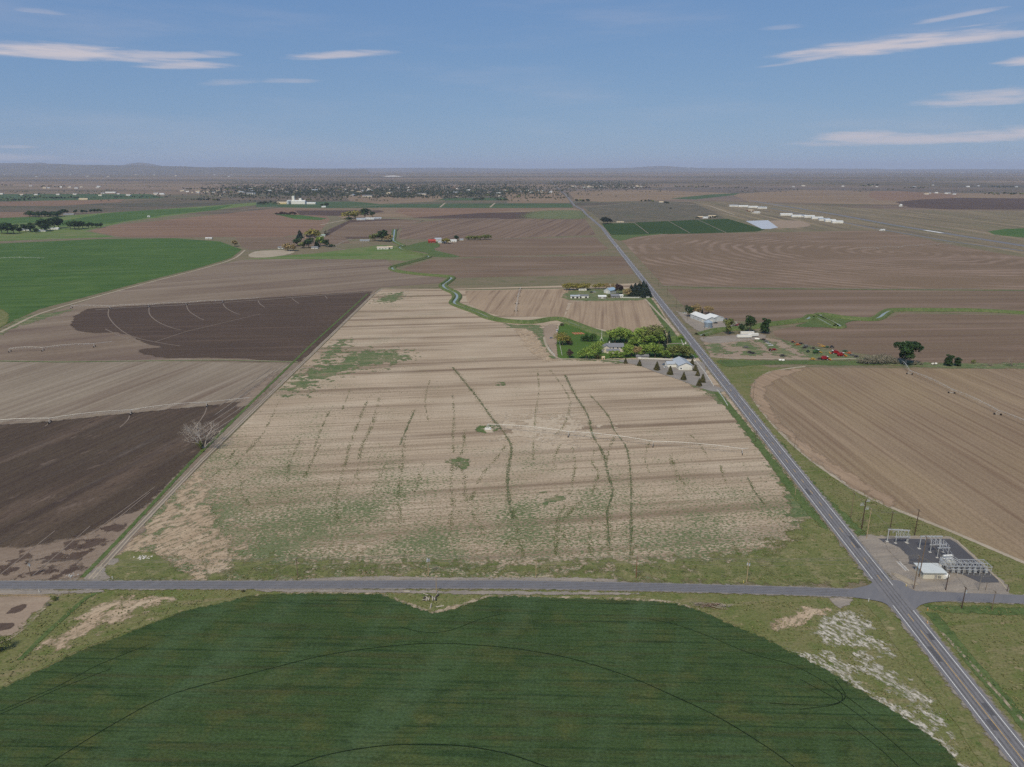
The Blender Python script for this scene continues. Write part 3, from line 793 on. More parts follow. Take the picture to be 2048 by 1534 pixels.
patch('gravel_spot', [(212, 1128), (222, 1120), (238, 1117), (234, 1126), (220, 1132)], M_gravele, 6, 2)
patch('grass_strip', [(440, 1158), (470, 1125), (560, 1122), (760, 1130), (1000, 1128), (1200, 1125), (1400, 1118), (1520, 1100), (1600, 1062), (1640, 1030), (1746, 1164), (1200, 1158), (1000, 1150), (700, 1156)], M_lush, 4, 24)
patch('grass_strip', [(1530, 1120), (1575, 1085), (1600, 1040), (1582, 985), (1560, 950), (1585, 955), (1660, 1052), (1744, 1162), (1560, 1160)], M_lush, 5, 18)
patch('grass_strip', [(1590, 1050), (1575, 985), (1548, 938), (1515, 890), (1482, 850), (1452, 812), (1400, 778), (1350, 752), (1290, 732), (1200, 722), (1120, 719), (1200, 714), (1290, 724), (1370, 755), (1435, 782), (1500, 855), (1560, 930), (1640, 1035)], M_weed, 5, 6, curve=False)
patch('grass_strip', [(1420, 775), (1440, 785), (1500, 858), (1560, 936), (1600, 990), (1650, 1050), (1640, 1052), (1590, 1000), (1540, 930), (1480, 850)], M_lush2, 6, 3)
patch('weed_patch', [(1010, 645), (1030, 650), (1080, 652), (1100, 690), (1112, 712), (1104, 715), (1085, 690), (1065, 662), (1020, 655)], M_weed, 4, 5)
patch('bare_ground', [(1088, 655), (1112, 650), (1116, 690), (1112, 712), (1095, 690), (1088, 672)], M_dirt, 4, 5)
patch('disturbed_soil', [(1030, 652), (1060, 655), (1085, 690), (1110, 720), (1080, 718), (1050, 690)], M_bare, 3, 6)
# lanes along the west boundary
ribbon('farm_lane', PX((182, 1158), (260, 1072), (400, 925), (520, 808), (640, 692), (745, 590), (765, 577)), 5.0, M_trackg, 5, feather=True)
for off in (-1.0, 1.0):
    ribbon('wheel_track', PX((182, 1158), (260, 1072), (400, 925), (520, 808), (640, 692), (745, 590), (765, 577)), 1.1, M_track, 6, offset=off, feather=True)
ribbon('grass_strip', PX((165, 1155), (240, 1078), (382, 925), (500, 808), (620, 692), (735, 588)), 3.4, M_lush2, 6, feather=True)
# lighter and darker ground seen inside the field's north end
sheet('tilled_field', [(930, 582), (1128, 578), (1143, 582), (1136, 605), (1128, 634), (1085, 634), (1000, 632), (962, 622), (935, 605)], M_ne, 3)
sheet('tilled_field', [(1128, 636), (1145, 604), (1180, 603), (1292, 600), (1322, 652), (1300, 662), (1220, 662), (1175, 652), (1145, 640)], M_ne, 4)
ribbon('grass_strip', PX((930, 580), (1000, 579), (1060, 577.5), (1140, 576.5)), 6.0, M_lush2, 5, feather=True)
patch('grass_strip', [(1292, 598), (1305, 600), (1345, 660), (1372, 700), (1335, 665)], M_lush2, 5, 4)
patch('grass_yard', [(1128, 598), (1140, 582), (1180, 577), (1290, 580), (1300, 598), (1200, 602)], M_weed, 5, 5)
# weedy furrows: the thin green lines that cross the stubble
FURROWS = [
    ([(905, 735), (930, 765), (958, 800), (985, 838), (1000, 855), (1018, 882), (1023, 900), (1018, 930), (1015, 960), (1018, 1000), (1026, 1040)], 2.2),
    ([(1000, 1100), (1028, 1078), (1040, 1090), (1050, 1118)], 1.2), ([(1024, 1020), (1036, 1060), (1045, 1085), (1030, 1110)], 1.2),
    ([(1130, 750), (1150, 790), (1175, 830), (1185, 870), (1205, 905), (1215, 945), (1225, 985), (1215, 1020), (1216, 1060), (1220, 1100)], 1.8),
    ([(1180, 790), (1215, 830), (1228, 860), (1250, 890), (1258, 920), (1262, 970), (1262, 1020), (1262, 1060), (1260, 1110)], 1.5),
    ([(1120, 890), (1108, 920), (1112, 935)], 1.0), ([(1145, 895), (1150, 930), (1146, 960), (1138, 990)], 1.0),
    ([(1190, 900), (1184, 925), (1196, 945), (1188, 975), (1180, 995)], 1.0), ([(1230, 870), (1216, 905), (1212, 935)], 1.0),
    ([(1160, 1000), (1140, 1025), (1115, 1055), (1112, 1110)], 1.2), ([(1200, 1010), (1186, 1040), (1178, 1080), (1185, 1115)], 1.2),
    ([(1112, 1050), (1130, 1075), (1138, 1110)], 1.0), ([(1130, 1010), (1112, 1045)], 1.0),
    ([(905, 790), (908, 830), (906, 870), (908, 905)], 1.0), ([(930, 860), (926, 895), (916, 925), (928, 950), (930, 985), (945, 1025), (962, 1055), (968, 1085)], 1.2),
    ([(1012, 890), (990, 920), (968, 945), (952, 975), (938, 1005), (915, 1028)], 1.2), ([(905, 930), (902, 970), (906, 1010), (900, 1060), (895, 1085)], 1.2),
    ([(735, 800), (715, 850), (700, 890), (690, 930), (680, 965)], 1.2), ([(760, 795), (750, 830), (740, 860), (725, 890), (716, 930), (712, 960)], 1.3),
    ([(830, 820), (812, 860), (800, 890)], 1.6), ([(810, 870), (806, 910), (800, 960), (796, 1000), (800, 1040), (790, 1090)], 1.2),
    ([(848, 925), (838, 955), (828, 985)], 1.3), ([(680, 965), (672, 1000), (675, 1045)], 1.0), ([(770, 930), (755, 965), (740, 990)], 1.0),
    ([(640, 890), (620, 930), (606, 960)], 1.0), ([(600, 880), (580, 925), (575, 960)], 0.9), ([(660, 820), (640, 865), (628, 900)], 0.9),
    ([(1075, 740), (1078, 780), (1072, 820), (1068, 870), (1066, 920)], 0.8), ([(1100, 740), (1130, 780), (1140, 810), (1128, 850), (1110, 870)], 0.9),
    ([(1340, 910), (1352, 945), (1370, 970)], 1.4), ([(1300, 880), (1290, 915), (1300, 950)], 0.8), ([(1380, 870), (1400, 890), (1420, 920)], 0.8),
    ([(1372, 1060), (1395, 1090)], 1.2), ([(1495, 955), (1510, 985), (1530, 1010)], 1.6), ([(1440, 930), (1450, 960), (1470, 985)], 0.9),
    ([(560, 800), (530, 860), (500, 900)], 0.9), ([(490, 960), (478, 980), (500, 1010)], 1.2), ([(700, 780), (680, 830)], 0.8), ([(860, 760), (850, 800), (856, 840)], 0.8),
]
for o_f in ([(512, 880), (480, 920), (450, 960)], [(470, 900), (440, 940), (410, 962)], [(420, 1010), (440, 1050), (465, 1085)]):
    FURROWS.append((o_f, 0.9))

from mathutils import noise as mnoise
M_furrow = soil('furrow_weeds', (S(86, 100, 66), S(102, 114, 78)), A_C, 8.0, grain=(0.8, 0.3), edge=(1.6, 3.0), holes=(1.5, 0.46, 0.62))
M_furrow2 = soil('furrow_weeds_thick', (S(84, 98, 64), S(100, 112, 76)), A_C, 8.0, grain=(0.8, 0.3), edge=(1.7, 3.5), holes=(1.3, 0.42, 0.62))
for pts, w in FURROWS:
    if w > 1.4:
        g = smooth(PX(*pts), closed=False, n=5)
        ribbon('weedy_furrow', g, [w * max(0.35, 1.0 + 1.3 * mnoise.noise(Vector((q.x / 11, q.y / 11, 3.0)))) for q in g], M_furrow2, 7, feather=True)
# --- the wheat field: pivot wheel ruts and the rest of the south side
for pts in ([(90, 1534), (230, 1448), (350, 1388), (512, 1346), (640, 1314), (750, 1297), (860, 1288), (960, 1292), (1040, 1300), (1140, 1318), (1250, 1352), (1340, 1390), (1440, 1438), (1540, 1500), (1600, 1545)],
            [(560, 1545), (640, 1515), (740, 1496), (830, 1490), (920, 1493), (1010, 1508), (1090, 1534), (1130, 1550)]):
    ribbon('wheel_rut', PX(*pts), 0.6, M_ruts, 10, feather=True, curve=True)
for pts in ([(0, 1424), (60, 1398), (120, 1372), (200, 1330), (300, 1290)], [(0, 1430), (70, 1400), (130, 1374), (220, 1340)], [(1300, 1240), (1350, 1250), (1420, 1275), (1500, 1308), (1580, 1330), (1640, 1360), (1700, 1400), (1740, 1430)], [(800, 1255), (850, 1266), (900, 1262), (960, 1240), (1000, 1230)], [(1670, 1360), (1690, 1390), (1680, 1405), (1640, 1412), (1540, 1408)],
            [(1664, 1372), (1684, 1392), (1672, 1410), (1600, 1420)], [(1600, 1360), (1680, 1405), (1760, 1465), (1840, 1534)], [(1690, 1445), (1760, 1500), (1800, 1540)]):
    ribbon('wheel_rut', PX(*pts), 0.45, M_ruts, 10, feather=True, curve=True)
patch('bare_notch', [(790, 1212), (830, 1222), (862, 1233), (905, 1224), (925, 1212), (900, 1210), (880, 1222), (850, 1222)], M_bare, 4, 2)
patch('grass_notch', [(770, 1190), (800, 1188), (870, 1185), (960, 1190), (930, 1207), (895, 1216), (862, 1222), (820, 1210)], M_lush, 3, 3)
ribbon('field_margin', PX((-200, 1455), (0, 1373), (88, 1332), (170, 1292), (275, 1254), (363, 1221), (451, 1202)), 3.0, M_lush, 4, feather=True)
ribbon('field_margin', PX((560, 1185), (762, 1187), (830, 1213), (862, 1225), (900, 1218), (975, 1193), (1174, 1196), (1299, 1200), (1350, 1206), (1400, 1220)), 2.5, M_trackb, 4, feather=True)
patch('dry_grass', [(160, 1240), (215, 1205), (300, 1196), (330, 1205), (240, 1232), (180, 1262), (120, 1300), (100, 1290)], M_bare, 3, 10)
ribbon('grass_ridge', PX((40, 1320), (90, 1270), (140, 1225), (175, 1195), (205, 1182)), 3.0, M_lush2, 5, feather=True, curve=True)
patch('bare_yard', [(-500, 1230), (-300, 1200), (0, 1192), (100, 1192), (70, 1225), (35, 1260), (0, 1275), (-300, 1330)], M_dirt, 4, 5)
patch('damp_soil', [(18, 1226), (28, 1215), (48, 1210), (52, 1214), (40, 1224)], M_wetspot, 5, 1.5)
patch('damp_soil', [(-10, 1250), (10, 1246), (30, 1248), (20, 1258), (-10, 1262)], M_wetspot, 5, 1.5)
ribbon('scrub_strip', PX((0, 1290), (40, 1262), (75, 1228), (110, 1195), (130, 1183)), 3.5, M_trackb, 5, feather=True)
patch('gravel_turnout', [(1660, 1196), (1666, 1206), (1676, 1216), (1690, 1214), (1706, 1199)], M_gravele, 5, 2)
patch('trodden_ground', [(1560, 1240), (1600, 1226), (1660, 1220), (1640, 1232), (1600, 1250), (1560, 1258)], M_bare, 4, 6)
patch('alkali_patch', [(1630, 1270), (1640, 1248), (1665, 1230), (1700, 1222), (1730, 1235), (1742, 1258), (1760, 1280), (1790, 1300), (1790, 1310), (1750, 1300), (1700, 1290), (1660, 1290)], M_alkali, 4, 7)
patch('alkali_patch', [(1700, 1310), (1720, 1300), (1745, 1320), (1760, 1345), (1800, 1350), (1820, 1375), (1850, 1400), (1900, 1460), (1890, 1470), (1830, 1410), (1780, 1375), (1740, 1350)], M_alkali, 4, 7)
patch('alkali_patch', [(1600, 1300), (1650, 1322), (1700, 1352), (1760, 1390), (1820, 1425), (1880, 1470), (1930, 1530), (1960, 1580), (1940, 1580), (1890, 1500), (1815, 1444), (1740, 1400), (1660, 1350), (1596, 1314)], M_alkali, 5, 5)
patch('alkali_patch', [(1640, 1300), (1660, 1305), (1690, 1325), (1720, 1345), (1700, 1345), (1660, 1325)], M_alkali, 5, 5)
ribbon('lush_strip', PX((1735, 1205), (1765, 1235), (1800, 1290), (1850, 1355), (1900, 1415), (1950, 1490), (2000, 1560)), 6.0, M_lush, 5, feather=True, curve=True)
ribbon('lush_strip', PX((1862, 1225), (1890, 1260), (1940, 1320), (2000, 1390), (2060, 1460)), 7.0, M_lush2, 3, feather=True, curve=True)
ribbon('dry_strip', PX((1880, 1262), (1930, 1315), (2000, 1392), (2070, 1470)), 1.8, M_trackb, 5, feather=True, curve=True)
patch('grass_strip', [(1850, 1212), (1900, 1212), (2048, 1216), (2200, 1222), (2200, 1236), (2040, 1230), (1900, 1226)], M_lush2, 4, 4)

# ------------------------------------------------------------------ canal
M_berm = soil('berm_grass', (S(86, 104, 60), S(102, 114, 72), S(120, 122, 86)), 0.3, 16.0, speck=[(S(60, 80, 42), 2.5, 0.55, 0.7)], grain=(1.4, 0.25))
CANAL = [
    PX((789, 459), (788, 470), (787, 481), (800, 489), (806, 492), (799, 496), (820, 505), (852, 511), (856, 515), (832, 522), (795, 532), (784, 537), (800, 544), (848, 550), (888, 553), (903, 556), (892, 566), (886, 571), (894, 579), (911, 587), (914, 595), (908, 606), (924, 614), (957, 626), (979, 636), (1009, 642.5), (1049, 645.5), (1075, 644), (1099, 639.5), (1119, 639), (1136, 644), (1164, 655), (1199, 667), (1222, 673), (1300, 676), (1352, 678)),
    PX((1400, 671), (1428, 663), (1449, 660), (1500, 656), (1536, 650), (1578, 645), (1612, 640), (1621, 634), (1630, 634), (1645, 642), (1661, 651), (1672, 655), (1680, 652), (1664, 643), (1640, 632), (1650, 630.5), (1686, 636), (1736, 640), (1757, 636), (1771, 626), (1793, 621), (1886, 621), (1961, 622), (2048, 627), (2200, 636)),
]
for run in CANAL:
    sm = smooth(run, closed=False, n=4)
    far = [p.y for p in sm]
    ribbon('canal_bank', sm, [17.0 if y < 1000 else 19.0 for y in far], M_bank, 7, feather=True)
    for sgn in (-1, 1):
        ribbon('canal_berm', sm, 6.0, M_berm, 6, offset=sgn * 4.6, height=2.0, kind='structure')
    ribbon('canal_water', sm, 3.6, M_water, 9)
patch('grass_bank', [(840, 485), (868, 482), (880, 492), (868, 500), (920, 513), (870, 514), (850, 505), (815, 500), (805, 495)], M_green if False else M_lush2, 6, 6)
patch('grass_bank', [(1615, 645), (1600, 640), (1630, 630), (1700, 634), (1750, 640), (1700, 643), (1680, 655), (1650, 655), (1590, 653)], M_lush2, 5, 5)

# ------------------------------------------------------------------ roads
def rx(y):
    return 1280 + 0.79 * (y - 552)
NS = [G(rx(y), y) for y in (1900, 1700, 1534, 1400, 1300, 1190, 1100, 1000, 900, 800, 700, 620, 552, 500, 470)]
NS += PX((1204, 455), (1186, 440), (1174, 430), (1164, 419), (1149, 411), (1140, 400), (1132, 390), (1119, 379), (1106, 367), (1096, 355), (1092, 348))
ribbon('road_shoulder', NS, 15.5, M_shoulder, 10, feather=True)
ns = ribbon('road', NS, 9.6, M_road, 12)
ns['label'] = 'straight grey two-lane asphalt road with white edge lines'
def part_line(pts, i0, i1):
    return [pts[0].lerp(pts[1], 0)] if False else None
def seg(y0, y1, n=8):
    return [G(rx(y0 + (y1 - y0) * i / n), y0 + (y1 - y0) * i / n) for i in range(n + 1)]
for (y0, y1) in ((1900, 1222), (1172, 790), (770, 560), (560, 470)):
    w = ribbon('edge_line', seg(y0, y1), 0.24, M_white, 13.2, parent=ns, offset=-3.45)
for (y0, y1) in ((1900, 1213), (1160, 700), (690, 470)):
    w = ribbon('edge_line', seg(y0, y1), 0.24, M_white, 13.2, parent=ns, offset=3.45)
ribbon('centre_line', seg(1900, 1262), 0.2, M_yell, 13.2, parent=ns, offset=0.16)
y = 1255
gy = G(0, 1245).y
while gy < 700:
    a = G(rx(334 + 1e-6), 335)
    p0, p1 = NS[2], NS[12]
    t0, t1 = (gy - p0.y) / (p1.y - p0.y), (gy + 5 - p0.y) / (p1.y - p0.y)
    if not (G(0, 1205).y < gy + 2 < G(0, 1180).y):
        ribbon('centre_dash', [p0.lerp(p1, t0), p0.lerp(p1, t1)], 0.2, M_yell, 13.2, parent=ns)
    gy += 15.0
M_wpath = soil('tyre_polished_asphalt', (S(110, 109, 112), S(117, 116, 119)), 0.9, 9.0, grain=(0.6, 0.1), edge=(0.8, 4.0), holes=(5.0, 0.30, 0.6))
M_tar = soil('tar_patch', (S(88, 88, 92), S(96, 96, 100)), 0.9, 6.0, grain=(0.5, 0.15), edge=(0.8, 2.0))
for off in (-2.55, -0.95, 0.95, 2.55):
    ribbon('wheel_path', NS[:13], 0.75, M_wpath, 12.6, parent=ns, offset=off, feather=True)
EW = PX((-900, 1176), (-300, 1172.5), (0, 1171), (300, 1171), (512, 1171), (800, 1170), (1024, 1170), (1300, 1175), (1536, 1181.5), (1700, 1187), (1790, 1191))
ribbon('road_shoulder', EW, 10.5, M_shoulder, 9.5, feather=True)
ew = ribbon('road', EW, 6.3, M_road2, 11)
ew['label'] = 'narrow bluish grey asphalt lane crossing in front of the stubble field'
for off in (-1.9, -0.6, 0.6, 1.9):
    ribbon('wheel_path', EW, 0.6, M_wpath, 11.3, parent=ew, offset=off, feather=True)
for px_, py_, L_, o_ in ((1880, 1310, 9, 1.6), (1960, 1420, 6, -1.8), (1700, 1085, 12, -1.6), (1620, 985, 8, 1.7), (1850, 1275, 4, -2.0), (1990, 1452, 5, 1.2)):
    a_ = G(rx(py_), py_)
    dr_ = (NS[12] - NS[2]).normalized()
    ribbon('tar_patch', [a_ + dr_ * (L_ * q_ / 3 - L_ / 2) for q_ in range(4)], 2.2, M_tar, 12.9, parent=ns, offset=o_, feather=True)
EW2 = PX((1770, 1190), (1860, 1193), (1960, 1197), (2048, 1200), (2300, 1210), (2900, 1232))
ribbon('road_shoulder', EW2, 10.5, M_shoulder, 9.5, feather=True)
ew2 = ribbon('road', EW2, 6.6, M_road2, 11)
ew2['label'] = 'grey asphalt side road leading right past the electric substation'
sheet('junction', [(1700, 1181), (1735, 1172), (1755, 1163), (1800, 1163), (1830, 1183), (1905, 1190), (1905, 1202), (1862, 1206), (1840, 1212), (1826, 1222), (1792, 1222), (1762, 1205), (1700, 1194)], M_road2, 11.6, curve=True)
# lane north of the wire line and gravel beside the lane
patch('gravel_verge', [(640, 1157), (760, 1153), (900, 1156), (1100, 1156), (1200, 1158), (1200, 1164), (640, 1164)], M_gravele, 8, 2)
patch('gravel_verge', [(540, 1178), (800, 1181), (1000, 1183), (1250, 1186), (1250, 1190), (1000, 1190), (760, 1186), (540, 1184)], M_gravele, 7, 2)
patch('gravel_verge', [(-200, 1180), (60, 1180), (130, 1182), (200, 1180), (200, 1185), (60, 1190), (-200, 1192)], M_gravele, 7, 2)
# substation ground
patch('gravel_apron', [(1706, 1075), (1735, 1070), (1770, 1073), (1900, 1072), (1925, 1090), (1990, 1150), (2020, 1178), (2018, 1192), (1900, 1190), (1830, 1184), (1790, 1165), (1745, 1118)], M_gravele, 6, 3, curve=False)
sheet('rock_pad', [(1757, 1078), (1900, 1079), (1912, 1086), (1950, 1120), (1995, 1160), (1998, 1166), (1960, 1166), (1925, 1150), (1880, 1140), (1815, 1128), (1800, 1110)], M_pad, 8)
ribbon('pad_kerb', PX((1752, 1075.5), (1830, 1075), (1897, 1075.5), (1914, 1083), (1952, 1118), (2000, 1163), (2014, 1180)), 1.2, M_track, 9, feather=True)
patch('grey_fines', [(1770, 1085), (1800, 1098), (1818, 1118), (1812, 1130), (1800, 1125), (1780, 1105)], M_gravele, 9, 2)
patch('pale_fines', [(1782, 1148), (1800, 1150), (1830, 1165), (1840, 1172), (1815, 1168)], M_track, 9, 2)
patch('lush_strip', [(1560, 880), (1600, 935), (1660, 1000), (1700, 1035), (1730, 1068), (1715, 1072), (1650, 1005), (1580, 920)], M_lush2, 3, 5)
# airfield
RW = PX((1500, 401), (1560, 411), (1661, 427), (1786, 450), (1911, 470), (2011, 486), (2200, 516))
rwy = ribbon('runway', RW, 24.0, M_road2, 6)
ribbon('taxiway', PX((1540, 416), (1660, 440), (1750, 457), (1850, 474), (1900, 483), (2048, 502)), 12.0, M_road2, 5)
ribbon('threshold_stripe', PX((1850, 460.6), (1884, 465.8)), 12.0, M_white, 7.5, parent=rwy)
sheet('lined_pond', [(1491, 442), (1536, 440.5), (1556, 455), (1540, 458), (1524, 458)], plain('pond_liner', S(196, 198, 202), 0.35, var=0.06, scale=0.02), 5)
patch('bare_yard', [(1536, 442), (1600, 442), (1620, 452), (1560, 456)], M_dirt, 4, 8)
# homestead ground
patch('lawn', [(1116, 718), (1113, 690), (1117, 655), (1122, 646), (1150, 651), (1215, 674), (1330, 676), (1375, 672), (1385, 690), (1400, 716), (1280, 716), (1180, 718)], M_lawn, 6, 3, curve=False)
sheet('gravel_drive', [(1236, 722), (1280, 719), (1396, 722), (1412, 745), (1424, 768), (1445, 778), (1448, 783), (1425, 783), (1395, 774), (1350, 757), (1310, 744), (1280, 732)], M_gravel, 7, curve=True)
ribbon('drive', PX((1386, 690), (1360, 687), (1338, 688), (1325, 690)), 4.0, M_gravele, 8, feather=True)
patch('gravel_verge', [(1376, 680), (1392, 690), (1400, 700), (1386, 696)], M_gravele, 8, 3)
ribbon('field_lane', PX((1250, 723), (1200, 719), (1150, 718), (1115, 716), (1095, 695), (1088, 675)), 4.0, M_track, 6, feather=True, curve=True)
ribbon('roadside_track', PX((1290, 598), (1315, 625), (1350, 662)), 4.0, M_track, 7, feather=True)
# farm yard east of the road
patch('gravel_yard', [(1352, 622), (1375, 628), (1400, 633), (1440, 634), (1475, 644), (1480, 656), (1440, 660), (1410, 668), (1392, 660), (1372, 645)], M_gravele, 6, 5, curve=False)
patch('gravel_yard', [(1402, 675), (1450, 672), (1520, 668), (1530, 676), (1480, 682), (1440, 686), (1410, 684)], M_gravele, 6, 4)
patch('dirt_yard', [(1405, 680), (1520, 674), (1560, 680), (1600, 700), (1640, 718), (1560, 720), (1455, 718), (1420, 712)], M_dirt, 5, 6, curve=False)
patch('grass_island', [(1462, 690), (1480, 684), (1500, 686), (1520, 698), (1524, 708), (1510, 712), (1484, 708), (1492, 698)], M_weed, 7, 9)
patch('grass_island', [(1508, 681), (1530, 680), (1560, 694), (1585, 708), (1580, 714), (1552, 714), (1540, 702), (1525, 690)], M_weed, 7, 9)
patch('grass_island', [(1415, 690), (1440, 688), (1450, 696), (1440, 700), (1465, 705), (1445, 710), (1428, 706)], M_weed, 7, 9)
patch('grass_island', [(1568, 682), (1600, 688), (1640, 698), (1700, 708), (1720, 715), (1720, 722), (1620, 717), (1600, 703)], M_weed, 7, 10)
ribbon('farm_lane', PX((1420, 714), (1450, 716.5), (1520, 717.5), (1600, 719), (1650, 719), (1712, 717)), 4.0, M_track, 8, feather=True)
patch('grass_strip', [(1440, 720), (1520, 721), (1700, 722), (1800, 729), (1700, 731), (1600, 729), (1520, 730), (1460, 734), (1440, 728)], M_lush2, 4, 4)
patch('scrub_margin', [(1700, 716), (1800, 722), (1900, 727), (2048, 726), (2200, 730), (2200, 740), (2000, 737), (1850, 735), (1720, 726)], M_weed, 4, 4)
# farm lanes further off
for pts, w in (([(664, 494), (690, 482), (706, 478)], 9), ([(560, 498), (664, 495), (690, 500)], 7), ([(780, 478), (900, 478.5), (1190, 475)], 8), ([(640, 450), (690, 440), (720, 437), (820, 438), (1000, 437)], 12),
               ([(480, 420), (560, 412), (512, 416)], 10), ([(1166, 414), (1240, 408), (1300, 402), (1420, 412), (1470, 430)], 10), ([(700, 414), (800, 407.5)], 12), ([(880, 414.5), (890, 406)], 12), ([(980, 414.5), (990, 406)], 12),
               ([(0, 486), (100, 479), (200, 476), (340, 475)], 9), ([(640, 420), (770, 421)], 8), ([(1536, 402), (1700, 425), (1900, 456), (2000, 470)], 8), ([(940, 515), (1230, 512)], 5), ([(910, 545), (1080, 537), (1268, 534)], 5)):
    ribbon('farm_lane', PX(*pts), float(w), M_trackg if w < 10 else M_track, 5, feather=True)

# ------------------------------------------------------------------ weeds and rough growth (uncountable)
def tufts(name, pts, mat, label, size=(0.35, 0.8), hgt=(0.15, 0.45)):
    """pts: ground points; each tuft is three leaning leaf blades"""
    rg = np.random.default_rng(len(pts))
    P = np.array([(p[0], p[1], p[2] if len(p) > 2 else 0.05) for p in pts])
    n = len(P)
    V = np.zeros((n, 3, 3, 3))
    for k in range(3):
        a = rg.uniform(0, 6.283, n)
        s = rg.uniform(size[0], size[1], n)
        h = rg.uniform(hgt[0], hgt[1], n)
        ca, sa = np.cos(a), np.sin(a)
        V[:, k, 0] = P + np.stack([ca * s, sa * s, np.full(n, 0.02)], 1)
        V[:, k, 1] = P + np.stack([-sa * s * 0.6, ca * s * 0.6, h], 1)
        V[:, k, 2] = P + np.stack([-ca * s * 0.7, -sa * s * 0.7, h * 0.5], 1)
    me = bpy.data.meshes.new(name)
    me.vertices.add(n * 9)
    me.vertices.foreach_set('co', V.reshape(-1))
    me.loops.add(n * 9)
    me.loops.foreach_set('vertex_index', np.arange(n * 9))
    me.polygons.add(n * 3)
    me.polygons.foreach_set('loop_start', np.arange(n * 3) * 3)
    me.polygons.foreach_set('loop_total', np.full(n * 3, 3))
    me.update()
    me.materials.append(mat)
    o = link(name, me)
    o['kind'] = 'stuff'
    o['label'] = label
    return o
def leafy(name, c0, c1, c2=None, patchy=0.0):
    m, b = new_mat(name)
    ri = b.n('ShaderNodeNewGeometry').outputs['Random Per Island']
    c = b.mix(ri, c0, c1)
    if c2 is not None:
        oc = b.n('ShaderNodeTexCoord').outputs['Object']
        c = b.mix(b.rng(b.noise(oc, patchy or 3.0, 3, 0.6), 0.45, 0.65), c, c2)
    finish(b, c, 0.75, 0.15)
    return m
M_tuft = leafy('weed_leaves', S(84, 98, 58), S(118, 122, 84))
M_tuft2 = leafy('verge_leaves', S(86, 100, 52), S(140, 132, 92))
def in_poly(x, y, poly):
    c = False
    j = len(poly) - 1
    for i in range(len(poly)):
        xi, yi, xj, yj = poly[i][0], poly[i][1], poly[j][0], poly[j][1]
        if (yi > y) != (yj > y) and x < (xj - xi) * (y - yi) / (yj - yi) + xi:
            c = not c
        j = i
    return c
wp = []
for pts, w in FURROWS:
    g = smooth(PX(*pts), closed=False, n=8)
    for a, c in zip(g[:-1], g[1:]):
        L = (c - a).length
        mid = (a + c) / 2
        thick = max(0.15, 0.75 + 1.9 * mnoise.noise(Vector((mid.x / 9, mid.y / 9, 5.0))))
        dens = max(1, int(L * w * (2.4 if w > 1.4 else 4.2) * thick))
        for k in range(dens):
            p = a.lerp(c, rnd.random())
            if rnd.random() < 0.8:
                wp.append((p.x + rnd.gauss(0, w * 0.6), p.y + rnd.gauss(0, w * 0.6), 0.08))
FW = [G(*p) for p in FA]
xs, ys = [p.x for p in FW], [p.y for p in FW]
from mathutils import noise as mnoise
cnt = 0
while cnt < 45000:
    x, y = rnd.uniform(min(xs), max(xs)), 283 + (800 - 283) * rnd.random() ** 1.35
    cnt += 1
    if not in_poly(x, y, FW):
        continue
    d = mnoise.noise(Vector((x / 45, y / 45, 0))) * 0.6 + mnoise.noise(Vector((x / 12, y / 12, 4))) * 0.5
    d += 0.25 * (430 - y) / 150 + (0.25 if x < -60 else 0)
    if d > rnd.random() * 1.1:
        wp.append((x, y, 0.08))
tufts('field_weeds', wp, M_tuft, 'scattered green weeds growing through the pale stubble field', (0.2, 0.5), (0.1, 0.3))
vp = []
VG = [[G(*p) for p in q] for q in (
    [(480, 1186), (100, 1186), (0, 1290), (0, 1380), (215, 1283), (363, 1225)], [(1720, 1204), (1420, 1204), (1380, 1212), (1530, 1280), (1740, 1395), (1960, 1560), (2000, 1540), (1850, 1340)],
    [(1850, 1215), (2048, 1215), (2300, 1300), (2300, 1560), (2060, 1470), (1900, 1280)], [(1560, 960), (1600, 1040), (1520, 1110), (1300, 1130), (900, 1140), (450, 1135), (440, 1158), (1744, 1162)],
    [(1590, 915), (1720, 985), (1900, 1070), (2100, 1155), (2100, 1190), (1990, 1150), (1905, 1070), (1740, 1066)], [(780, 1190), (960, 1192), (900, 1218), (862, 1224), (820, 1210)])]
for q in VG:
    qx, qy = [p.x for p in q], [p.y for p in q]
    area = (max(qx) - min(qx)) * (max(qy) - min(qy))
    for _ in range(int(area * 0.55)):
        x, y = rnd.uniform(min(qx), max(qx)), rnd.uniform(min(qy), max(qy))
        if in_poly(x, y, q) and mnoise.noise(Vector((x / 9, y / 9, 1))) + 0.35 > rnd.random() * 0.9:
            vp.append((x, y, 0.12))
tufts('verge_grass', vp, M_tuft2, 'rough clumps of grass along the road verges', (0.25, 0.6), (0.15, 0.45))
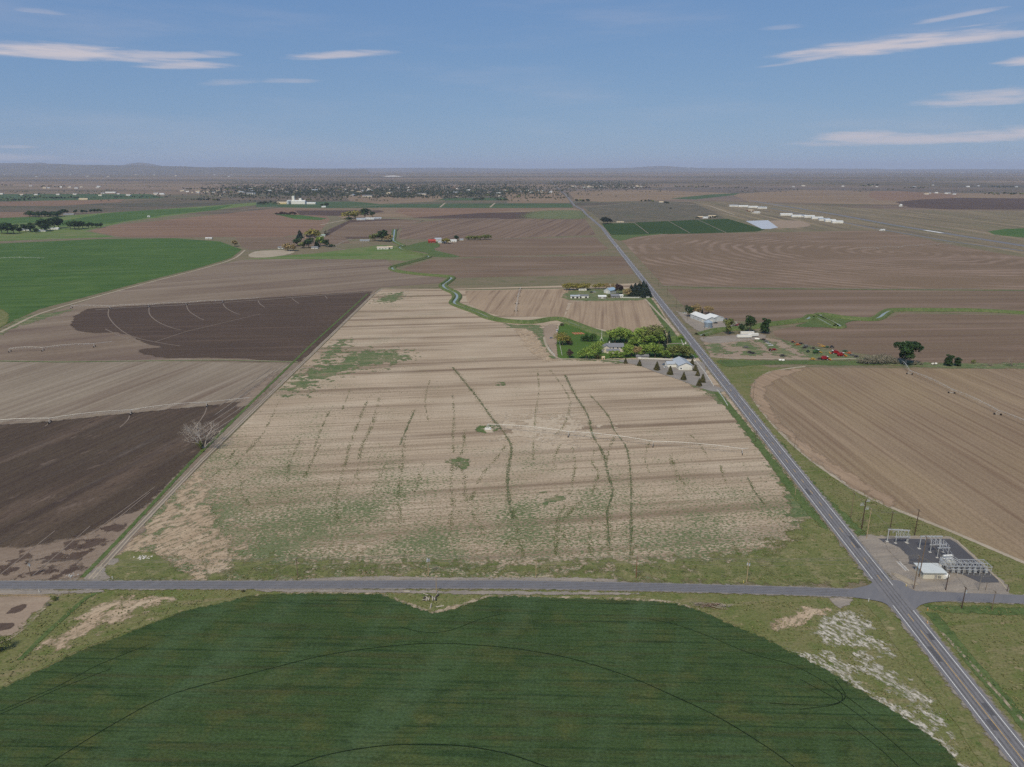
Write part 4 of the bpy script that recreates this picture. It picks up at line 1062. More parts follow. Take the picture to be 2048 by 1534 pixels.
# ================================================================== things
# ------------------------------------------------------------------ trees
M_bark = plain('bark', S(104, 90, 76), 0.9)
M_palebark = plain('pale_bark', S(176, 168, 154), 0.9)
LEAF = {
    'green': leafy('leaves_spring_green', S(120, 148, 62), S(160, 178, 88), S(88, 116, 50), 5.0),
    'dark': leafy('leaves_dark_green', S(48, 70, 38), S(66, 90, 50), S(40, 60, 34), 4.0),
    'gold': leafy('leaves_willow_gold', S(138, 130, 66), S(162, 150, 84), S(112, 116, 58), 4.0),
    'tan': leafy('leaves_budding_tan', S(158, 136, 96), S(178, 156, 112), S(130, 118, 80), 4.0),
    'plum': leafy('leaves_plum', S(70, 54, 54), S(92, 74, 70), S(58, 46, 46), 4.0),
    'spruce': leafy('needles_spruce', S(40, 52, 44), S(58, 72, 58), S(48, 58, 60), 4.0),
    'olive': leafy('leaves_olive', S(108, 118, 62), S(136, 140, 84), S(88, 98, 56), 4.0),
    'rust': leafy('needles_rusty', S(78, 74, 46), S(104, 96, 62), S(62, 68, 42), 4.0),
    'sage': leafy('leaves_grey_sage', S(132, 128, 112), S(158, 150, 134), S(112, 112, 96), 4.0),
    'twig': leafy('twigs', S(128, 112, 96), S(150, 132, 114)),
    'fardark': leafy('leaves_far', S(52, 64, 48), S(78, 88, 66)),
}
def leaf_mesh(name, pts, nrm, leaf, rg, mat):
    n = len(pts)
    pts = np.asarray(pts)
    nrm = np.asarray(nrm) + rg.normal(0, 0.55, (n, 3))
    nrm /= np.linalg.norm(nrm, axis=1)[:, None] + 1e-9
    up = rg.normal(0, 1, (n, 3))
    t = np.cross(nrm, up)
    t /= np.linalg.norm(t, axis=1)[:, None] + 1e-9
    w = np.cross(nrm, t)
    s = leaf * rg.uniform(0.6, 1.3, (n, 1))
    q = np.stack([pts - t * s, pts - w * s * 0.8, pts + t * s, pts + w * s * 0.8], 1)
    me = bpy.data.meshes.new(name)
    me.vertices.add(n * 4)
    me.vertices.foreach_set('co', q.reshape(-1))
    me.loops.add(n * 4)
    me.loops.foreach_set('vertex_index', np.arange(n * 4))
    me.polygons.add(n)
    me.polygons.foreach_set('loop_start', np.arange(n) * 4)
    me.polygons.foreach_set('loop_total', np.full(n, 4))
    me.update()
    me.materials.append(mat)
    return me
def crown_points(shape, rg, n):
    P, N = [], []
    if shape == 'conifer':
        for _ in range(n):
            z = 0.06 + 0.94 * (1 - math.sqrt(rg.random()))
            a = rg.random() * 6.283
            lay = 0.82 + 0.18 * math.cos(z * 44)
            r = 0.24 * (1.02 - z) ** 0.9 * lay * (0.55 + 0.45 * math.sqrt(rg.random())) * (1 + 0.12 * math.sin(3 * a + z * 9))
            P.append((r * math.cos(a), r * math.sin(a), z - r * 0.25))
            N.append((math.cos(a), math.sin(a), 0.5))
        return P, N
    lobes = []
    if shape == 'round':
        for i in range(13):
            a, rr = rg.random() * 6.283, 0.30 * math.sqrt(rg.random())
            z = 0.36 + 0.46 * rg.random()
            lobes.append((rr * math.cos(a), rr * math.sin(a), z, rg.uniform(0.11, 0.19)))
        lobes.append((0, 0, 0.62, 0.25))
    elif shape == 'wide':
        for i in range(17):
            a, rr = rg.random() * 6.283, 0.46 * math.sqrt(rg.random())
            z = 0.34 + 0.44 * rg.random() * (1 - rr)
            lobes.append((rr * math.cos(a), rr * math.sin(a), z, rg.uniform(0.13, 0.2)))
        lobes.append((0, 0, 0.6, 0.28))
    elif shape == 'oval':
        for i in range(14):
            a, rr = rg.random() * 6.283, 0.2 * math.sqrt(rg.random())
            z = 0.26 + 0.58 * rg.random()
            lobes.append((rr * math.cos(a), rr * math.sin(a), z, rg.uniform(0.09, 0.15)))
    elif shape == 'column':
        for i in range(16):
            a, rr = rg.random() * 6.283, 0.08 * math.sqrt(rg.random())
            z = 0.16 + 0.74 * (i / 15)
            lobes.append((rr * math.cos(a), rr * math.sin(a), z, rg.uniform(0.08, 0.125) * (1.15 - 0.5 * abs(i / 15 - 0.4))))
    elif shape == 'shrub':
        for i in range(12):
            a, rr = rg.random() * 6.283, 0.45 * math.sqrt(rg.random())
            z = 0.2 + 0.5 * rg.random() * (1 - rr * 0.8)
            lobes.append((rr * math.cos(a), rr * math.sin(a), z, rg.uniform(0.18, 0.28)))
    wsum = np.array([l[3] ** 2 for l in lobes])
    idx = rg.choice(len(lobes), n, p=wsum / wsum.sum())
    for i in idx:
        x, y, z, r = lobes[i]
        d = rg.normal(0, 1, 3)
        d /= np.linalg.norm(d)
        if d[2] < -0.3 and rg.random() < 0.6:
            d[2] = -d[2]
        rr = r * (0.62 + 0.42 * rg.random() ** 0.6)
        P.append((x + d[0] * rr, y + d[1] * rr, max(0.02, z + d[2] * rr)))
        N.append(tuple(d))
    return P, N
def trunk_mesh(shape, rg, mat):
    m = MB()
    if shape == 'conifer':
        m.cyl((0, 0, 0), (0, 0, 0.95), 0.022, 0.004, 6)
    elif shape == 'shrub':
        for i in range(5):
            a = rg.random() * 6.283
            m.cyl((0.05 * math.cos(a), 0.05 * math.sin(a), 0), (0.3 * math.cos(a), 0.3 * math.sin(a), 0.45), 0.02, 0.008, 5)
    else:
        m.cyl((0, 0, 0), (0.01, 0, 0.34), 0.032, 0.022, 7)
        m.cyl((0.01, 0, 0.34), (0, 0.01, 0.75), 0.022, 0.007, 6)
        for i in range(6):
            a = i * 1.047 + rg.random()
            z0 = 0.26 + 0.07 * i
            sp = {'wide': 0.34, 'round': 0.24, 'oval': 0.16, 'column': 0.08}[shape]
            m.cyl((0, 0, z0), (sp * math.cos(a), sp * math.sin(a), z0 + 0.24), 0.014, 0.005, 5)
    return m.mesh('trunk', mat)
_tree_cache = {}
def tree_data(shape, leafk, var, n=1500, leaf=0.030, bark=None):
    key = (shape, leafk, var, n)
    if key not in _tree_cache:
        rg = np.random.default_rng(abs(hash((shape, var))) % 1000 + 17 * var if False else {'conifer': 1, 'round': 2, 'wide': 3, 'oval': 4, 'column': 5, 'shrub': 6}[shape] * 100 + var)
        P, N = crown_points(shape, rg, n)
        _tree_cache[key] = (leaf_mesh('crown', P, N, leaf, rg, LEAF[leafk]), trunk_mesh(shape, rg, bark or M_bark))
    return _tree_cache[key]
def tree(name, label, shape, leafk, px, py, top, wid=1.0, group=None, cat='tree', n=1500, leaf=0.030, bark=None, min_h=1.0):
    """a tree standing at photo point (px, py), top seen at row top; wid: crown width factor"""
    h = max(min_h, HT(px, py, top))
    crown, trunk = tree_data(shape, leafk, rnd.randrange(3), n, leaf, bark)
    g = G(px, py)
    t = thing(name, label, cat, g, rnd.random() * 6.283, group)
    link('trunk', trunk, t, scale=(h * min(1.3, wid), h * min(1.3, wid), h))
    link('crown', crown, t, scale=(h * wid, h * wid, h))
    return t

ORD = ['leftmost', 'second from left', 'third from left', 'fourth from left', 'fifth from left', 'sixth from left', 'seventh from left', 'eighth from left', 'ninth from left', 'tenth from left', 'eleventh from left', 'twelfth from left']
def nth(i, n):
    return 'rightmost' if i == n - 1 else ORD[i]
# trees round the white farmhouse
GH = 'leafy trees of the farmhouse grove'
lab_back = 'bright green leafy tree in the tall grove behind the white farmhouse'
lab_front = 'bright green leafy tree in the front row of the grove, between farmhouse and road'
BK = ((1230, 687, 653, 1.4), (1241, 684, 654, 1.3), (1252, 687, 657, 1.4), (1263, 690, 660, 1.5), (1277, 684, 657, 1.5), (1291, 683, 654, 1.5), (1301, 691, 668, 1.7), (1318, 688, 660, 1.4))
for i, (px, py, tp, w) in enumerate(BK):
    tree('leafy_tree', 'bright green tree in the tall grove behind the farmhouse, %s of eight' % nth(i, 8), 'round', 'green', px, py, tp, w, GH)
FR = ((1252, 714, 690, 1.4), (1263, 713, 687, 1.4), (1288, 715, 687, 1.5), (1299, 713, 687, 1.4), (1310, 715, 685, 1.5), (1319, 712, 690, 1.3), (1345, 715, 691, 1.5), (1357, 717, 688, 1.5), (1366, 714, 690, 1.4), (1376, 717, 694, 1.6))
for i, (px, py, tp, w) in enumerate(FR):
    tree('leafy_tree', 'green tree in the grove row along the rail fence, %s of ten' % nth(i, 10), 'round', 'green' if px < 1330 else 'olive', px, py, tp, w, GH)
tree('leafy_tree', 'very bright rounded green tree in the middle of the farmhouse grove', 'wide', 'green', 1266, 693, 668, 1.3, GH)
tree('leafy_tree', 'largest yellow-green spreading tree at the back of the farmhouse grove', 'wide', 'olive', 1309, 684, 645, 1.25, GH)
tree('leafy_tree', 'small pale green tree among the taller farmhouse grove trees', 'round', 'olive', 1284, 690, 676, 1.2, GH)
tree('leafy_tree', 'brown twiggy half-leafed tree in the front row of the grove', 'round', 'tan', 1276, 716, 691, 1.1, GH)
tree('leafy_tree', 'bright green young tree beside the white rail fence end', 'round', 'green', 1331, 718, 698, 1.4, GH)
tree('leafy_tree', 'broad bright green tree on the lawn left of the farmhouse', 'wide', 'green', 1173, 717, 690, 1.4)
tree('leafy_tree', 'rounded green tree close behind the left end of the farmhouse', 'wide', 'green', 1189, 707, 682, 1.3)
tree('leafy_tree', 'small green tree between the farmhouse and the canal lawn', 'round', 'green', 1201, 698, 681, 1.5)
for i, (px, tp) in enumerate(((1222, 700), (1232, 699), (1241, 703))):
    tree('young_tree', 'slim young green tree before the farmhouse porch, %s of three' % ('left', 'middle', 'right')[i], 'oval', 'green', px, 717, tp, 1.1, 'young trees before the porch')
tree('bush', 'brownish olive bush left of the farmhouse front', 'shrub', 'rust', 1196, 718, 704, 1.0, cat='bush')
tree('willow', 'golden yellow willow over the white fence at the lawn west end', 'wide', 'gold', 1125, 691, 660, 1.1)
tree('bush', 'dark purple bush at the foot of the golden willow', 'shrub', 'plum', 1138, 690, 674, 0.9, cat='bush')
tree('plum_tree', 'round maroon plum tree on the lawn near the field edge', 'round', 'plum', 1139.5, 716, 698, 1.1)
tree('bush', 'small dark bush by the canal at the lawn corner', 'shrub', 'plum', 1124, 652, 645, 1.0, cat='bush')
for i, (px, tp) in enumerate(((1166, 669), (1174, 664), (1185, 663))):
    tree('juniper', 'dark green juniper in the clump right of the red garden beds, %s of three' % ('left', 'middle', 'right')[i], 'shrub', 'dark', px, 683, tp, 0.75, 'junipers on the lawn', cat='bush')
tree('conifer', 'slender dark green conifer at the left end of the grove', 'conifer', 'dark', 1220, 687, 660, 0.9)
tree('spruce', 'dark spruce beside the road at the right end of the grove', 'conifer', 'spruce', 1328, 687, 661, 1.1)
tree('spruce', 'rightmost dark spruce of the grove next to the lawn corner', 'conifer', 'spruce', 1337, 685, 661, 1.2)
tree('spruce', 'squat bluish spruce beside the grove driveway', 'conifer', 'spruce', 1329, 700, 680, 1.5)
tree('bush', 'bright green rounded shrub beside the driveway gate', 'shrub', 'green', 1361, 679, 667, 0.9, cat='bush')
GD = 'small conifers round the gravel drive'
for (px, py, tp, lab) in ((1251, 726, 716, 'small rusty conifer at the far left start of the gravel drive'), (1279, 731, 719, 'small rusty conifer at the left corner of the gravel yard'),
                          (1313.5, 739.5, 723, 'small conifer left of the parked cars on the gravel yard edge'), (1340, 748.5, 732, 'slim conifer at the left front corner of the white workshop'),
                          (1367, 759, 744, 'small conifer in front of the white workshop gable'), (1384, 729.5, 717, 'small conifer behind the white workshop by the fence corner'),
                          (1390.5, 741, 728, 'small conifer right of the white workshop, upper of three'), (1395, 751, 739, 'small rusty conifer right of the white workshop, middle of three'),
                          (1405, 764, 748, 'small conifer inside the white roadside fence, lowest of three'), (1398, 771.5, 757, 'small dark conifer at the gravel drive mouth')):
    tree('small_conifer', lab, 'conifer', 'rust', px, py + 0.6, tp - 0.6, 1.75, GD, n=900, leaf=0.045)

# northern farmstead
GN = 'willows behind the northern farmstead'
for i, (px, tp) in enumerate(((1132, 565), (1138, 563), (1146, 564), (1153, 564), (1160, 565), (1167, 563), (1175, 564))):
    tree('willow', 'olive gold willow in the row behind the white sheds, %s of seven' % nth(i, 7), 'wide', 'gold', px, 580, tp, 1.25, GN, n=700, leaf=0.045)
for i, (px, tp) in enumerate(((1190, 566), (1198, 564), (1206, 565), (1213, 564), (1227, 565))):
    tree('willow', 'olive gold willow behind the blue roofed barn, %s of five' % nth(i, 5), 'wide', 'gold' if px < 1210 else 'tan', px, 578, tp, 1.0, GN, n=700, leaf=0.045)
GS = 'dark conifers at the northern farmstead'
for i, (px, py, tp) in enumerate(((1262, 590, 569), (1270, 586, 566), (1278, 587, 563), (1286, 586, 561), (1291, 588, 565), (1266, 594, 577), (1276, 594, 575), (1285, 595, 575), (1294, 594, 574), (1299, 594, 581))):
    tree('spruce', 'dark conifer in the %s row of the dense block beside the road' % ('back' if i < 5 else 'front'), 'conifer', 'spruce', px, py, tp, 2.1, GS, n=800, leaf=0.045)
for i, (px, py, tp) in enumerate(((1236, 589, 567), (1242, 588, 570))):
    tree('dark_tree', '%s dark tree between the blue roofed barn and the orange willow' % ('taller', 'shorter')[i], 'round', 'plum', px, py, tp, 0.9, 'dark trees by the barn', n=700, leaf=0.045)
tree('willow', 'orange tan willow in front of the dark conifer block', 'wide', 'tan', 1254, 594, 574, 0.95)
tree('bush', 'grey olive bush before the grey farm cottage', 'shrub', 'olive', 1218, 595, 586, 0.9, cat='bush')

# farm shop across the road
tree('dark_tree', 'dark green tree nearest the road behind the large white shed', 'round', 'dark', 1377, 634, 609, 1.0)
tree('willow', 'tall tan willow behind the left end of the large white shed', 'wide', 'tan', 1394, 632, 603, 0.9)
tree('willow', 'broad tan willow behind the right end of the large white shed', 'wide', 'tan', 1416, 628, 609, 1.1)
tree('spruce', 'small dark spruce against the back wall of the large white shed', 'conifer', 'spruce', 1404, 630, 617, 1.2)
tree('poplar', 'loose green poplar beside the ditch east of the grain bin', 'oval', 'olive', 1456, 669, 632, 1.0)
tree('poplar', 'small dark tree just left of the white semi trailers', 'round', 'dark', 1484, 667, 647, 1.0)
tree('dark_tree', 'large dark green cottonwood behind the white semi trailers', 'round', 'dark', 1499, 665, 630, 1.0)
tree('poplar', 'narrow dark green poplar alone right of the trailers', 'column', 'dark', 1530, 667, 636, 1.7)
tree('cottonwood', 'big lone dark green cottonwood with pale forked trunk by the field edge', 'oval', 'dark', 1811, 729, 675, 1.55, n=3600, leaf=0.024, bark=M_palebark)
tree('dark_tree', 'taller of two small dark trees on the field edge', 'column', 'dark', 1897, 732, 709, 2.0)
tree('dark_tree', 'shorter of two small dark trees on the field edge', 'column', 'dark', 1914, 732, 714, 2.2)
tree('bush', 'small yellow-green bush alone on the right field edge', 'shrub', 'olive', 1946, 727, 717, 0.8, cat='bush')
for i, (px, py, tp, w) in enumerate(((1722, 727, 710, 0.9), (1735, 728, 707, 1.0), (1750, 728, 704, 1.0), (1764, 727, 703, 1.0), (1778, 727, 706, 0.9), (1790, 728, 713, 0.8))):
    tree('sage_bush', 'silvery grey bush in the thicket left of the lone cottonwood, %s of six' % nth(i, 6), 'shrub', 'sage', px, py, tp, w, 'silver thicket', cat='bush')
for i, (px, tp) in enumerate(((1830, 720), (1842, 722), (1866, 722))):
    tree('sage_bush', 'low grey shrub right of the lone cottonwood, %s of three' % ('nearest', 'middle', 'farthest')[i], 'shrub', 'sage', px, 730, tp, 0.9, 'low grey shrubs', cat='bush', n=500, leaf=0.05)

# farmsteads in the middle distance
def far_tree(name, label, shape, leafk, px, py, top, wid=1.0, group=None, cat='tree'):
    return tree(name, label, shape, leafk, px, py, py - (py - top) * 1.12, wid * 1.3, group, cat, n=520, leaf=0.062)
for row in (
    ('conifer', 'dark conifer left of the pale farmhouse, beyond the round green field', 'conifer', 'spruce', 600, 476, 461, 1.6),
    ('willow', 'broad golden willow over the pale farmhouse in the left middle distance', 'wide', 'gold', 624, 475, 457, 1.1),
    ('willow', 'smaller golden willow right of the pale farmhouse roof', 'wide', 'gold', 636, 475, 463, 1.0),
    ('bush', 'grey leafless bush beyond the small green shed', 'shrub', 'sage', 653, 470, 459, 0.9),
    ('willow', 'brown tan willow at the left end of the roadside tree clump', 'wide', 'tan', 576, 502, 486, 1.0),
    ('willow', 'second brown willow of the roadside tree clump', 'wide', 'tan', 587, 502, 488, 1.0),
    ('leafy_tree', 'green round tree behind the two brown willows', 'round', 'dark', 595, 492, 476, 1.1),
    ('willow', 'olive tree in the middle of the roadside tree clump', 'wide', 'olive', 606, 496, 483, 1.0),
    ('leafy_tree', 'largest dark green tree of the roadside tree clump', 'round', 'dark', 618, 496, 477, 1.2),
    ('conifer', 'dark green pointed tree right of the largest clump tree', 'conifer', 'dark', 634, 494, 480, 1.5),
    ('leafy_tree', 'tall bright green tree of the roadside tree clump', 'round', 'green', 641, 492, 474, 1.0),
    ('leafy_tree', 'dark round tree near the right end of the roadside clump', 'round', 'dark', 652, 494, 480, 1.1),
    ('bush', 'dark low bush ending the roadside tree clump', 'shrub', 'dark', 664, 494, 487, 1.0),
    ('willow', 'olive tree left in the trio by the straight canal', 'wide', 'olive', 750, 482, 466, 1.0),
    ('leafy_tree', 'dark green middle tree of the trio by the straight canal', 'round', 'dark', 764, 483, 462, 1.1),
    ('willow', 'tan right-hand tree of the trio by the straight canal', 'wide', 'tan', 777, 483, 469, 1.1),
    ('willow', 'golden willow beside the red barn farm', 'wide', 'gold', 893, 487, 476, 1.1),
    ('dark_tree', 'dark tree behind the white sheds of the red barn farm', 'round', 'dark', 913, 481, 471, 1.1),
    ('willow', 'yellow-green broad tree left in the distant farm with grey sheds', 'wide', 'gold', 698, 438, 422, 1.2),
    ('willow', 'second yellow-green tree of the distant farm with grey sheds', 'wide', 'gold', 711, 436, 420, 1.1),
    ('dark_tree', 'large dark round tree of the distant farm with grey sheds', 'round', 'dark', 730, 436, 418, 1.2),
    ('dark_tree', 'smaller dark tree at the right of the distant grey shed farm', 'round', 'dark', 745, 434, 424, 1.1),
    ('bush', 'dark bush at the front of the distant grey shed farm', 'shrub', 'dark', 697, 440, 432, 1.1),
    ('bush', 'tan bare tree at the tip of the round green field', 'round', 'tan', 470, 493, 481, 1.1),
    ('dark_tree', 'dark tree beside the road at the corner of the alfalfa field', 'round', 'spruce', 1207, 448, 435, 1.2),
    ('dark_tree', 'second dark tree at the corner of the alfalfa field', 'round', 'spruce', 1214, 447, 435, 1.2),
    ('dark_tree', 'small dark tree right of the alfalfa corner pair', 'round', 'spruce', 1221, 446, 439, 1.3),
):
    far_tree(*row, cat='bush' if row[0] == 'bush' else 'tree')
for i, px in enumerate((937, 943, 949, 955, 961)):
    far_tree('hedge_tree', 'olive tree of the short hedge in the brown fields, %s of five' % nth(i, 5), 'wide', 'olive', px, 480, 470 + (px % 3), 1.0, 'short hedge')
for i, px in enumerate((969, 976)):
    far_tree('hedge_tree', '%s olive tree of the small pair right of the short hedge' % ('left', 'right')[i], 'wide', 'olive', px, 479, 469, 1.0, 'pair by the hedge')
# dark clumps on the left
GL = 'dark trees of the left farmsteads'
for (px, py, tp, w) in ((4, 467, 449, 1.2), (16, 468, 447, 1.3), (28, 467, 450, 1.2), (40, 466, 456, 1.2), (52, 463, 449, 1.1), (62, 464, 447, 1.2), (84, 462, 441, 1.2), (97, 459, 439, 1.2), (110, 457, 436, 1.3), (118, 456, 439, 1.1), (92, 463, 449, 1.1), (72, 466, 457, 1.2)):
    far_tree('dark_tree', 'dark tree in the thick clump round the white houses, far left', 'round', 'dark', px, py, tp, w, GL)
for (px, py, tp, w) in ((141, 458, 444, 1.2), (150, 459, 443, 1.2), (158, 458, 444, 1.2), (166, 457, 444, 1.1), (177, 456, 447, 1.1), (184, 456, 445, 1.1), (193, 456, 447, 1.1), (202, 455, 446, 1.1)):
    far_tree('dark_tree', 'dark tree in the clump at the brown field corner, far left', 'round', 'dark', px, py, tp, w, GL)
for px in range(60, 125, 6):
    far_tree('hedge_tree', 'dark tree of the long hedge above the left farmsteads', 'wide', 'dark', px, 433 + (px % 5) * 0.4, 421 + (px * 7 % 5), 1.1, 'long hedge on the left')
for (px, py, tp) in ((128, 428, 419), (134, 427, 420), (151, 427, 420), (166, 427, 420), (173, 426, 421), (182, 425, 419), (189, 425, 418), (196, 425, 418), (202, 424, 419)):
    far_tree('dark_tree', 'small dark tree in the row right of the long hedge', 'round', 'dark', px, py, tp, 1.2, 'tree row on the left')
for px in range(554, 592, 5):
    far_tree('hedge_tree', 'dark shrubby tree of the low thicket above the bright green strip', 'wide', 'plum', px, 430, 423 + px % 4, 1.1, 'low thicket')
far_tree('dark_tree', 'dark tree beside a lone white house in the teal field', 'round', 'dark', 653, 414, 406, 1.2)
far_tree('dark_tree', 'second dark tree by the lone white house in the teal field', 'round', 'dark', 644, 414, 408, 1.2)

# ------------------------------------------------------------------ far country: single trees, town trees
def low_tree(var, leafk, shape):
    key = ('low', var, leafk, shape)
    if key not in _tree_cache:
        rg = np.random.default_rng(900 + var)
        P, N = crown_points(shape, rg, 110)
        _tree_cache[key] = leaf_mesh('town_tree', P, N, 0.16, rg, LEAF[leafk])
    return _tree_cache[key]
def place_low(name, label, px, py, h, group, leafk=None, wid=1.0):
    k = leafk or ('fardark' if rnd.random() < 0.8 else 'olive')
    o = link(name, low_tree(rnd.randrange(4), k, 'wide' if rnd.random() < 0.5 else 'round'), loc=G(px, py), rz=rnd.random() * 6.283, scale=(h * wid, h * wid, h))
    return tag(o, label, 'tree', group)
TOWN = [(440, 1060, 371, 393), (540, 900, 368, 388)]
def town_density(px, py):
    v = math.exp(-((px - 770) / 310.0) ** 4) * math.exp(-((py - 380) / 11.0) ** 2)
    v = max(v, 0.7 * math.exp(-((px - 1190) / 95.0) ** 4) * math.exp(-((py - 370.5) / 6.0) ** 2))
    v *= 0.8 + 0.9 * mnoise.noise(Vector((px / 55.0, py / 3.2, 2.0)))
    return v
k = 0
TT = []
while len(TT) < 230:
    px, py = rnd.uniform(430, 1075), rnd.uniform(369, 397)
    if rnd.random() < town_density(px, py) * 1.6:
        TT.append((px, py))
for (px, py) in TT:
    place_low('town_tree', 'dark tree among the streets of the distant town', px, py, rnd.uniform(11, 19), 'trees of the distant town', wid=1.3)
CL = [  # small groups of far trees: (x0, x1, row, n, height, label)
    (450, 512, 378, 16, 15, 'dark tree in the wooded band left of the distant town'), (365, 445, 379, 14, 14, 'dark tree in the far wooded band above the green meadow'),
    (745, 830, 395, 22, 15, 'dark tree in the wood just in front of the distant town'), (1150, 1180, 403, 7, 13, 'dark tree by the roadside farm near the far bend'),
    (1058, 1130, 397, 12, 11, 'dark tree of the long hedge left of the far road'), (1282, 1310, 403, 6, 11, 'dark tree by the far farm on the sagebrush flat'),
    (1330, 1337, 407, 3, 12, 'dark tree at the house on the sagebrush flat'), (1245, 1300, 377, 10, 12, 'reddish dark tree of the far orchard row'),
    (1348, 1420, 375, 14, 16, 'dark tree of the far windbreak right of the road'), (1420, 1500, 377, 10, 13, 'dark tree of the far windbreak above the dry fields'),
    (1105, 1200, 367, 16, 14, 'dark tree of the hamlet beside the far road'), (1720, 1760, 372, 8, 18, 'dark tree of the big far clump on the right'),
    (1808, 1858, 377, 10, 14, 'dark tree round the far white house on the right'), (1968, 2048, 389, 14, 14, 'dark tree of the shelter belt at the right edge'),
    (1975, 2030, 375, 10, 14, 'dark tree of the farther shelter belt at the right edge'), (1536, 1600, 380, 8, 11, 'dark tree of the far farm on the dry plain'),
    (0, 60, 401, 8, 12, 'dark tree along the far lane at the left edge'), (50, 160, 397, 18, 13, 'dark tree of the long far wood at the left'),
    (225, 340, 395, 16, 11, 'dark tree of the thin far hedge on the left plain'), (395, 440, 401, 8, 13, 'dark tree by the far white farm above the green strip'),
    (515, 530, 409, 4, 15, 'dark tree left of the far grain elevator'), (530, 560, 408, 6, 14, 'dark tree beside the far grain elevator'),
    (945, 970, 401, 4, 18, 'dark pair of trees by the far teal field'), (996, 1016, 401, 5, 15, 'dark tree of the far clump right of the teal field'),
    (0, 30, 372, 5, 14, 'dark tree of the far left hamlet'), (80, 140, 374, 9, 14, 'dark tree of the far left village'), (600, 690, 401, 10, 12, 'grey tree in the scrub before the town'),
    (1335, 1345, 418, 1, 8, 'single dark bush on the sagebrush flat'), (1420, 1436, 436, 4, 8, 'low dark bush by the airfield houses'), (1390, 1400, 437, 3, 7, 'low dark bush at the top of the alfalfa field'),
]
for (x0, x1, row, n, hh, lab) in CL:
    for i in range(n):
        px = x0 + (x1 - x0) * (i + rnd.random() * 0.8) / n
        place_low('far_tree', (lab + ', ' + nth(i, n)) if 1 < n <= 10 else lab, px, row + rnd.uniform(-1.0, 1.0), hh * rnd.uniform(0.7, 1.15), lab.replace('dark tree', 'trees'), 'plum' if 'reddish' in lab else None, wid=1.3)
# the mass of trees behind and between, and scrub on the plain, too many and too small to count
def tree_mass(name, label, spots, leafk, nq=18):
    rg = np.random.default_rng(5)
    P, N, L = [], [], []
    for (x, y, h) in spots:
        for _ in range(nq):
            d = rg.normal(0, 1, 3)
            d /= np.linalg.norm(d)
            r = h * 0.42 * (0.5 + 0.5 * rg.random())
            P.append((x + d[0] * r * 1.3, y + d[1] * r * 1.3, max(0.3, h * 0.5 + d[2] * r)))
            N.append(tuple(d))
    me = leaf_mesh(name, P, N, 2.2, rg, LEAF[leafk])
    o = link(name, me)
    o['kind'] = 'stuff'
    o['label'] = label
    return o
spots = []
while len(spots) < 7600:
    px, py = rnd.uniform(400, 1320), rnd.uniform(360, 398)
    if rnd.random() < town_density(px, py) * 1.9:
        g = G(px, py)
        spots.append((g.x, g.y, rnd.uniform(8, 15)))
tree_mass('town_woodland', 'mass of dark trees filling the distant town', spots, 'fardark')
spots = []
while len(spots) < 2600:
    px, py = rnd.uniform(-100, 2150), 341 + 62 * rnd.random() ** 1.6
    if mnoise.noise(Vector((px / 90.0, py / 2.2, 7.0))) > 0.22 + 0.10 * rnd.random() and not (1130 < px and py > 385):
        g = G(px, py)
        spots.append((g.x, g.y, rnd.uniform(5, 11) * (1 + max(0, 365 - py) * 0.04)))
tree_mass('far_scrub', 'thin lines of far trees and scrub across the hazy plain', spots, 'fardark', 12)

# ------------------------------------------------------------------ bare tree at the edge of the dark field
def bare_branches(rg, start, direction, length, radius, depth, m):
    p, d = Vector(start), Vector(direction).normalized()
    seg = 3
    for i in range(seg):
        q = p + d * (length / seg)
        r1 = radius * (1 - 0.25 * (i + 1) / seg)
        m.cyl(p, q, radius * (1 - 0.25 * i / seg), r1, 5, caps=False)
        p = q
        d = (d + Vector((rg.normal(0, 0.13), rg.normal(0, 0.13), rg.normal(0.03, 0.08)))).normalized()
        if depth > 0 and i > 0:
            s = d.orthogonal().normalized()
            s = Matrix.Rotation(rg.random() * 6.283, 3, d) @ s
            bare_branches(rg, p, d * 0.75 + s * rg.uniform(0.5, 0.95), length * rg.uniform(0.55, 0.75), r1 * 0.6, depth - 1, m)
    if depth > 0:
        for _ in range(2):
            s = Matrix.Rotation(rg.random() * 6.283, 3, d) @ d.orthogonal().normalized()
            bare_branches(rg, p, d + s * rg.uniform(0.3, 0.7), length * rg.uniform(0.55, 0.75), radius * 0.5, depth - 1, m)
M_deadwood = plain('dead_wood', S(178, 168, 158), 0.9)
rg = np.random.default_rng(4)
bt = thing('bare_tree', 'large leafless grey tree with several leaning trunks on the dark field edge', 'tree', G(408, 896))
H0 = HT(408, 896, 832)
for k, (dx, dy, dz) in enumerate(((0.35, 0.1, 1.0), (-0.25, 0.05, 1.0), (-0.75, 0.0, 0.75), (0.1, 0.5, 0.9), (0.65, -0.2, 0.8), (-0.45, -0.3, 0.9))):
    m = MB()
    bare_branches(rg, (dx * 0.8, dy * 0.8, 0), (dx, dy, dz), H0 * 0.36, 0.34, 4 if k < 4 else 3, m)
    m.build('limb', M_deadwood, bt)
tree('bush', 'olive green sucker bush at the foot of the leafless tree', 'shrub', 'olive', 401, 897, 879, 0.7, cat='bush')
tree('bush', 'pale green weeds clump below the leafless tree', 'shrub', 'green', 405, 904, 897, 0.9, cat='bush', n=400, leaf=0.06)
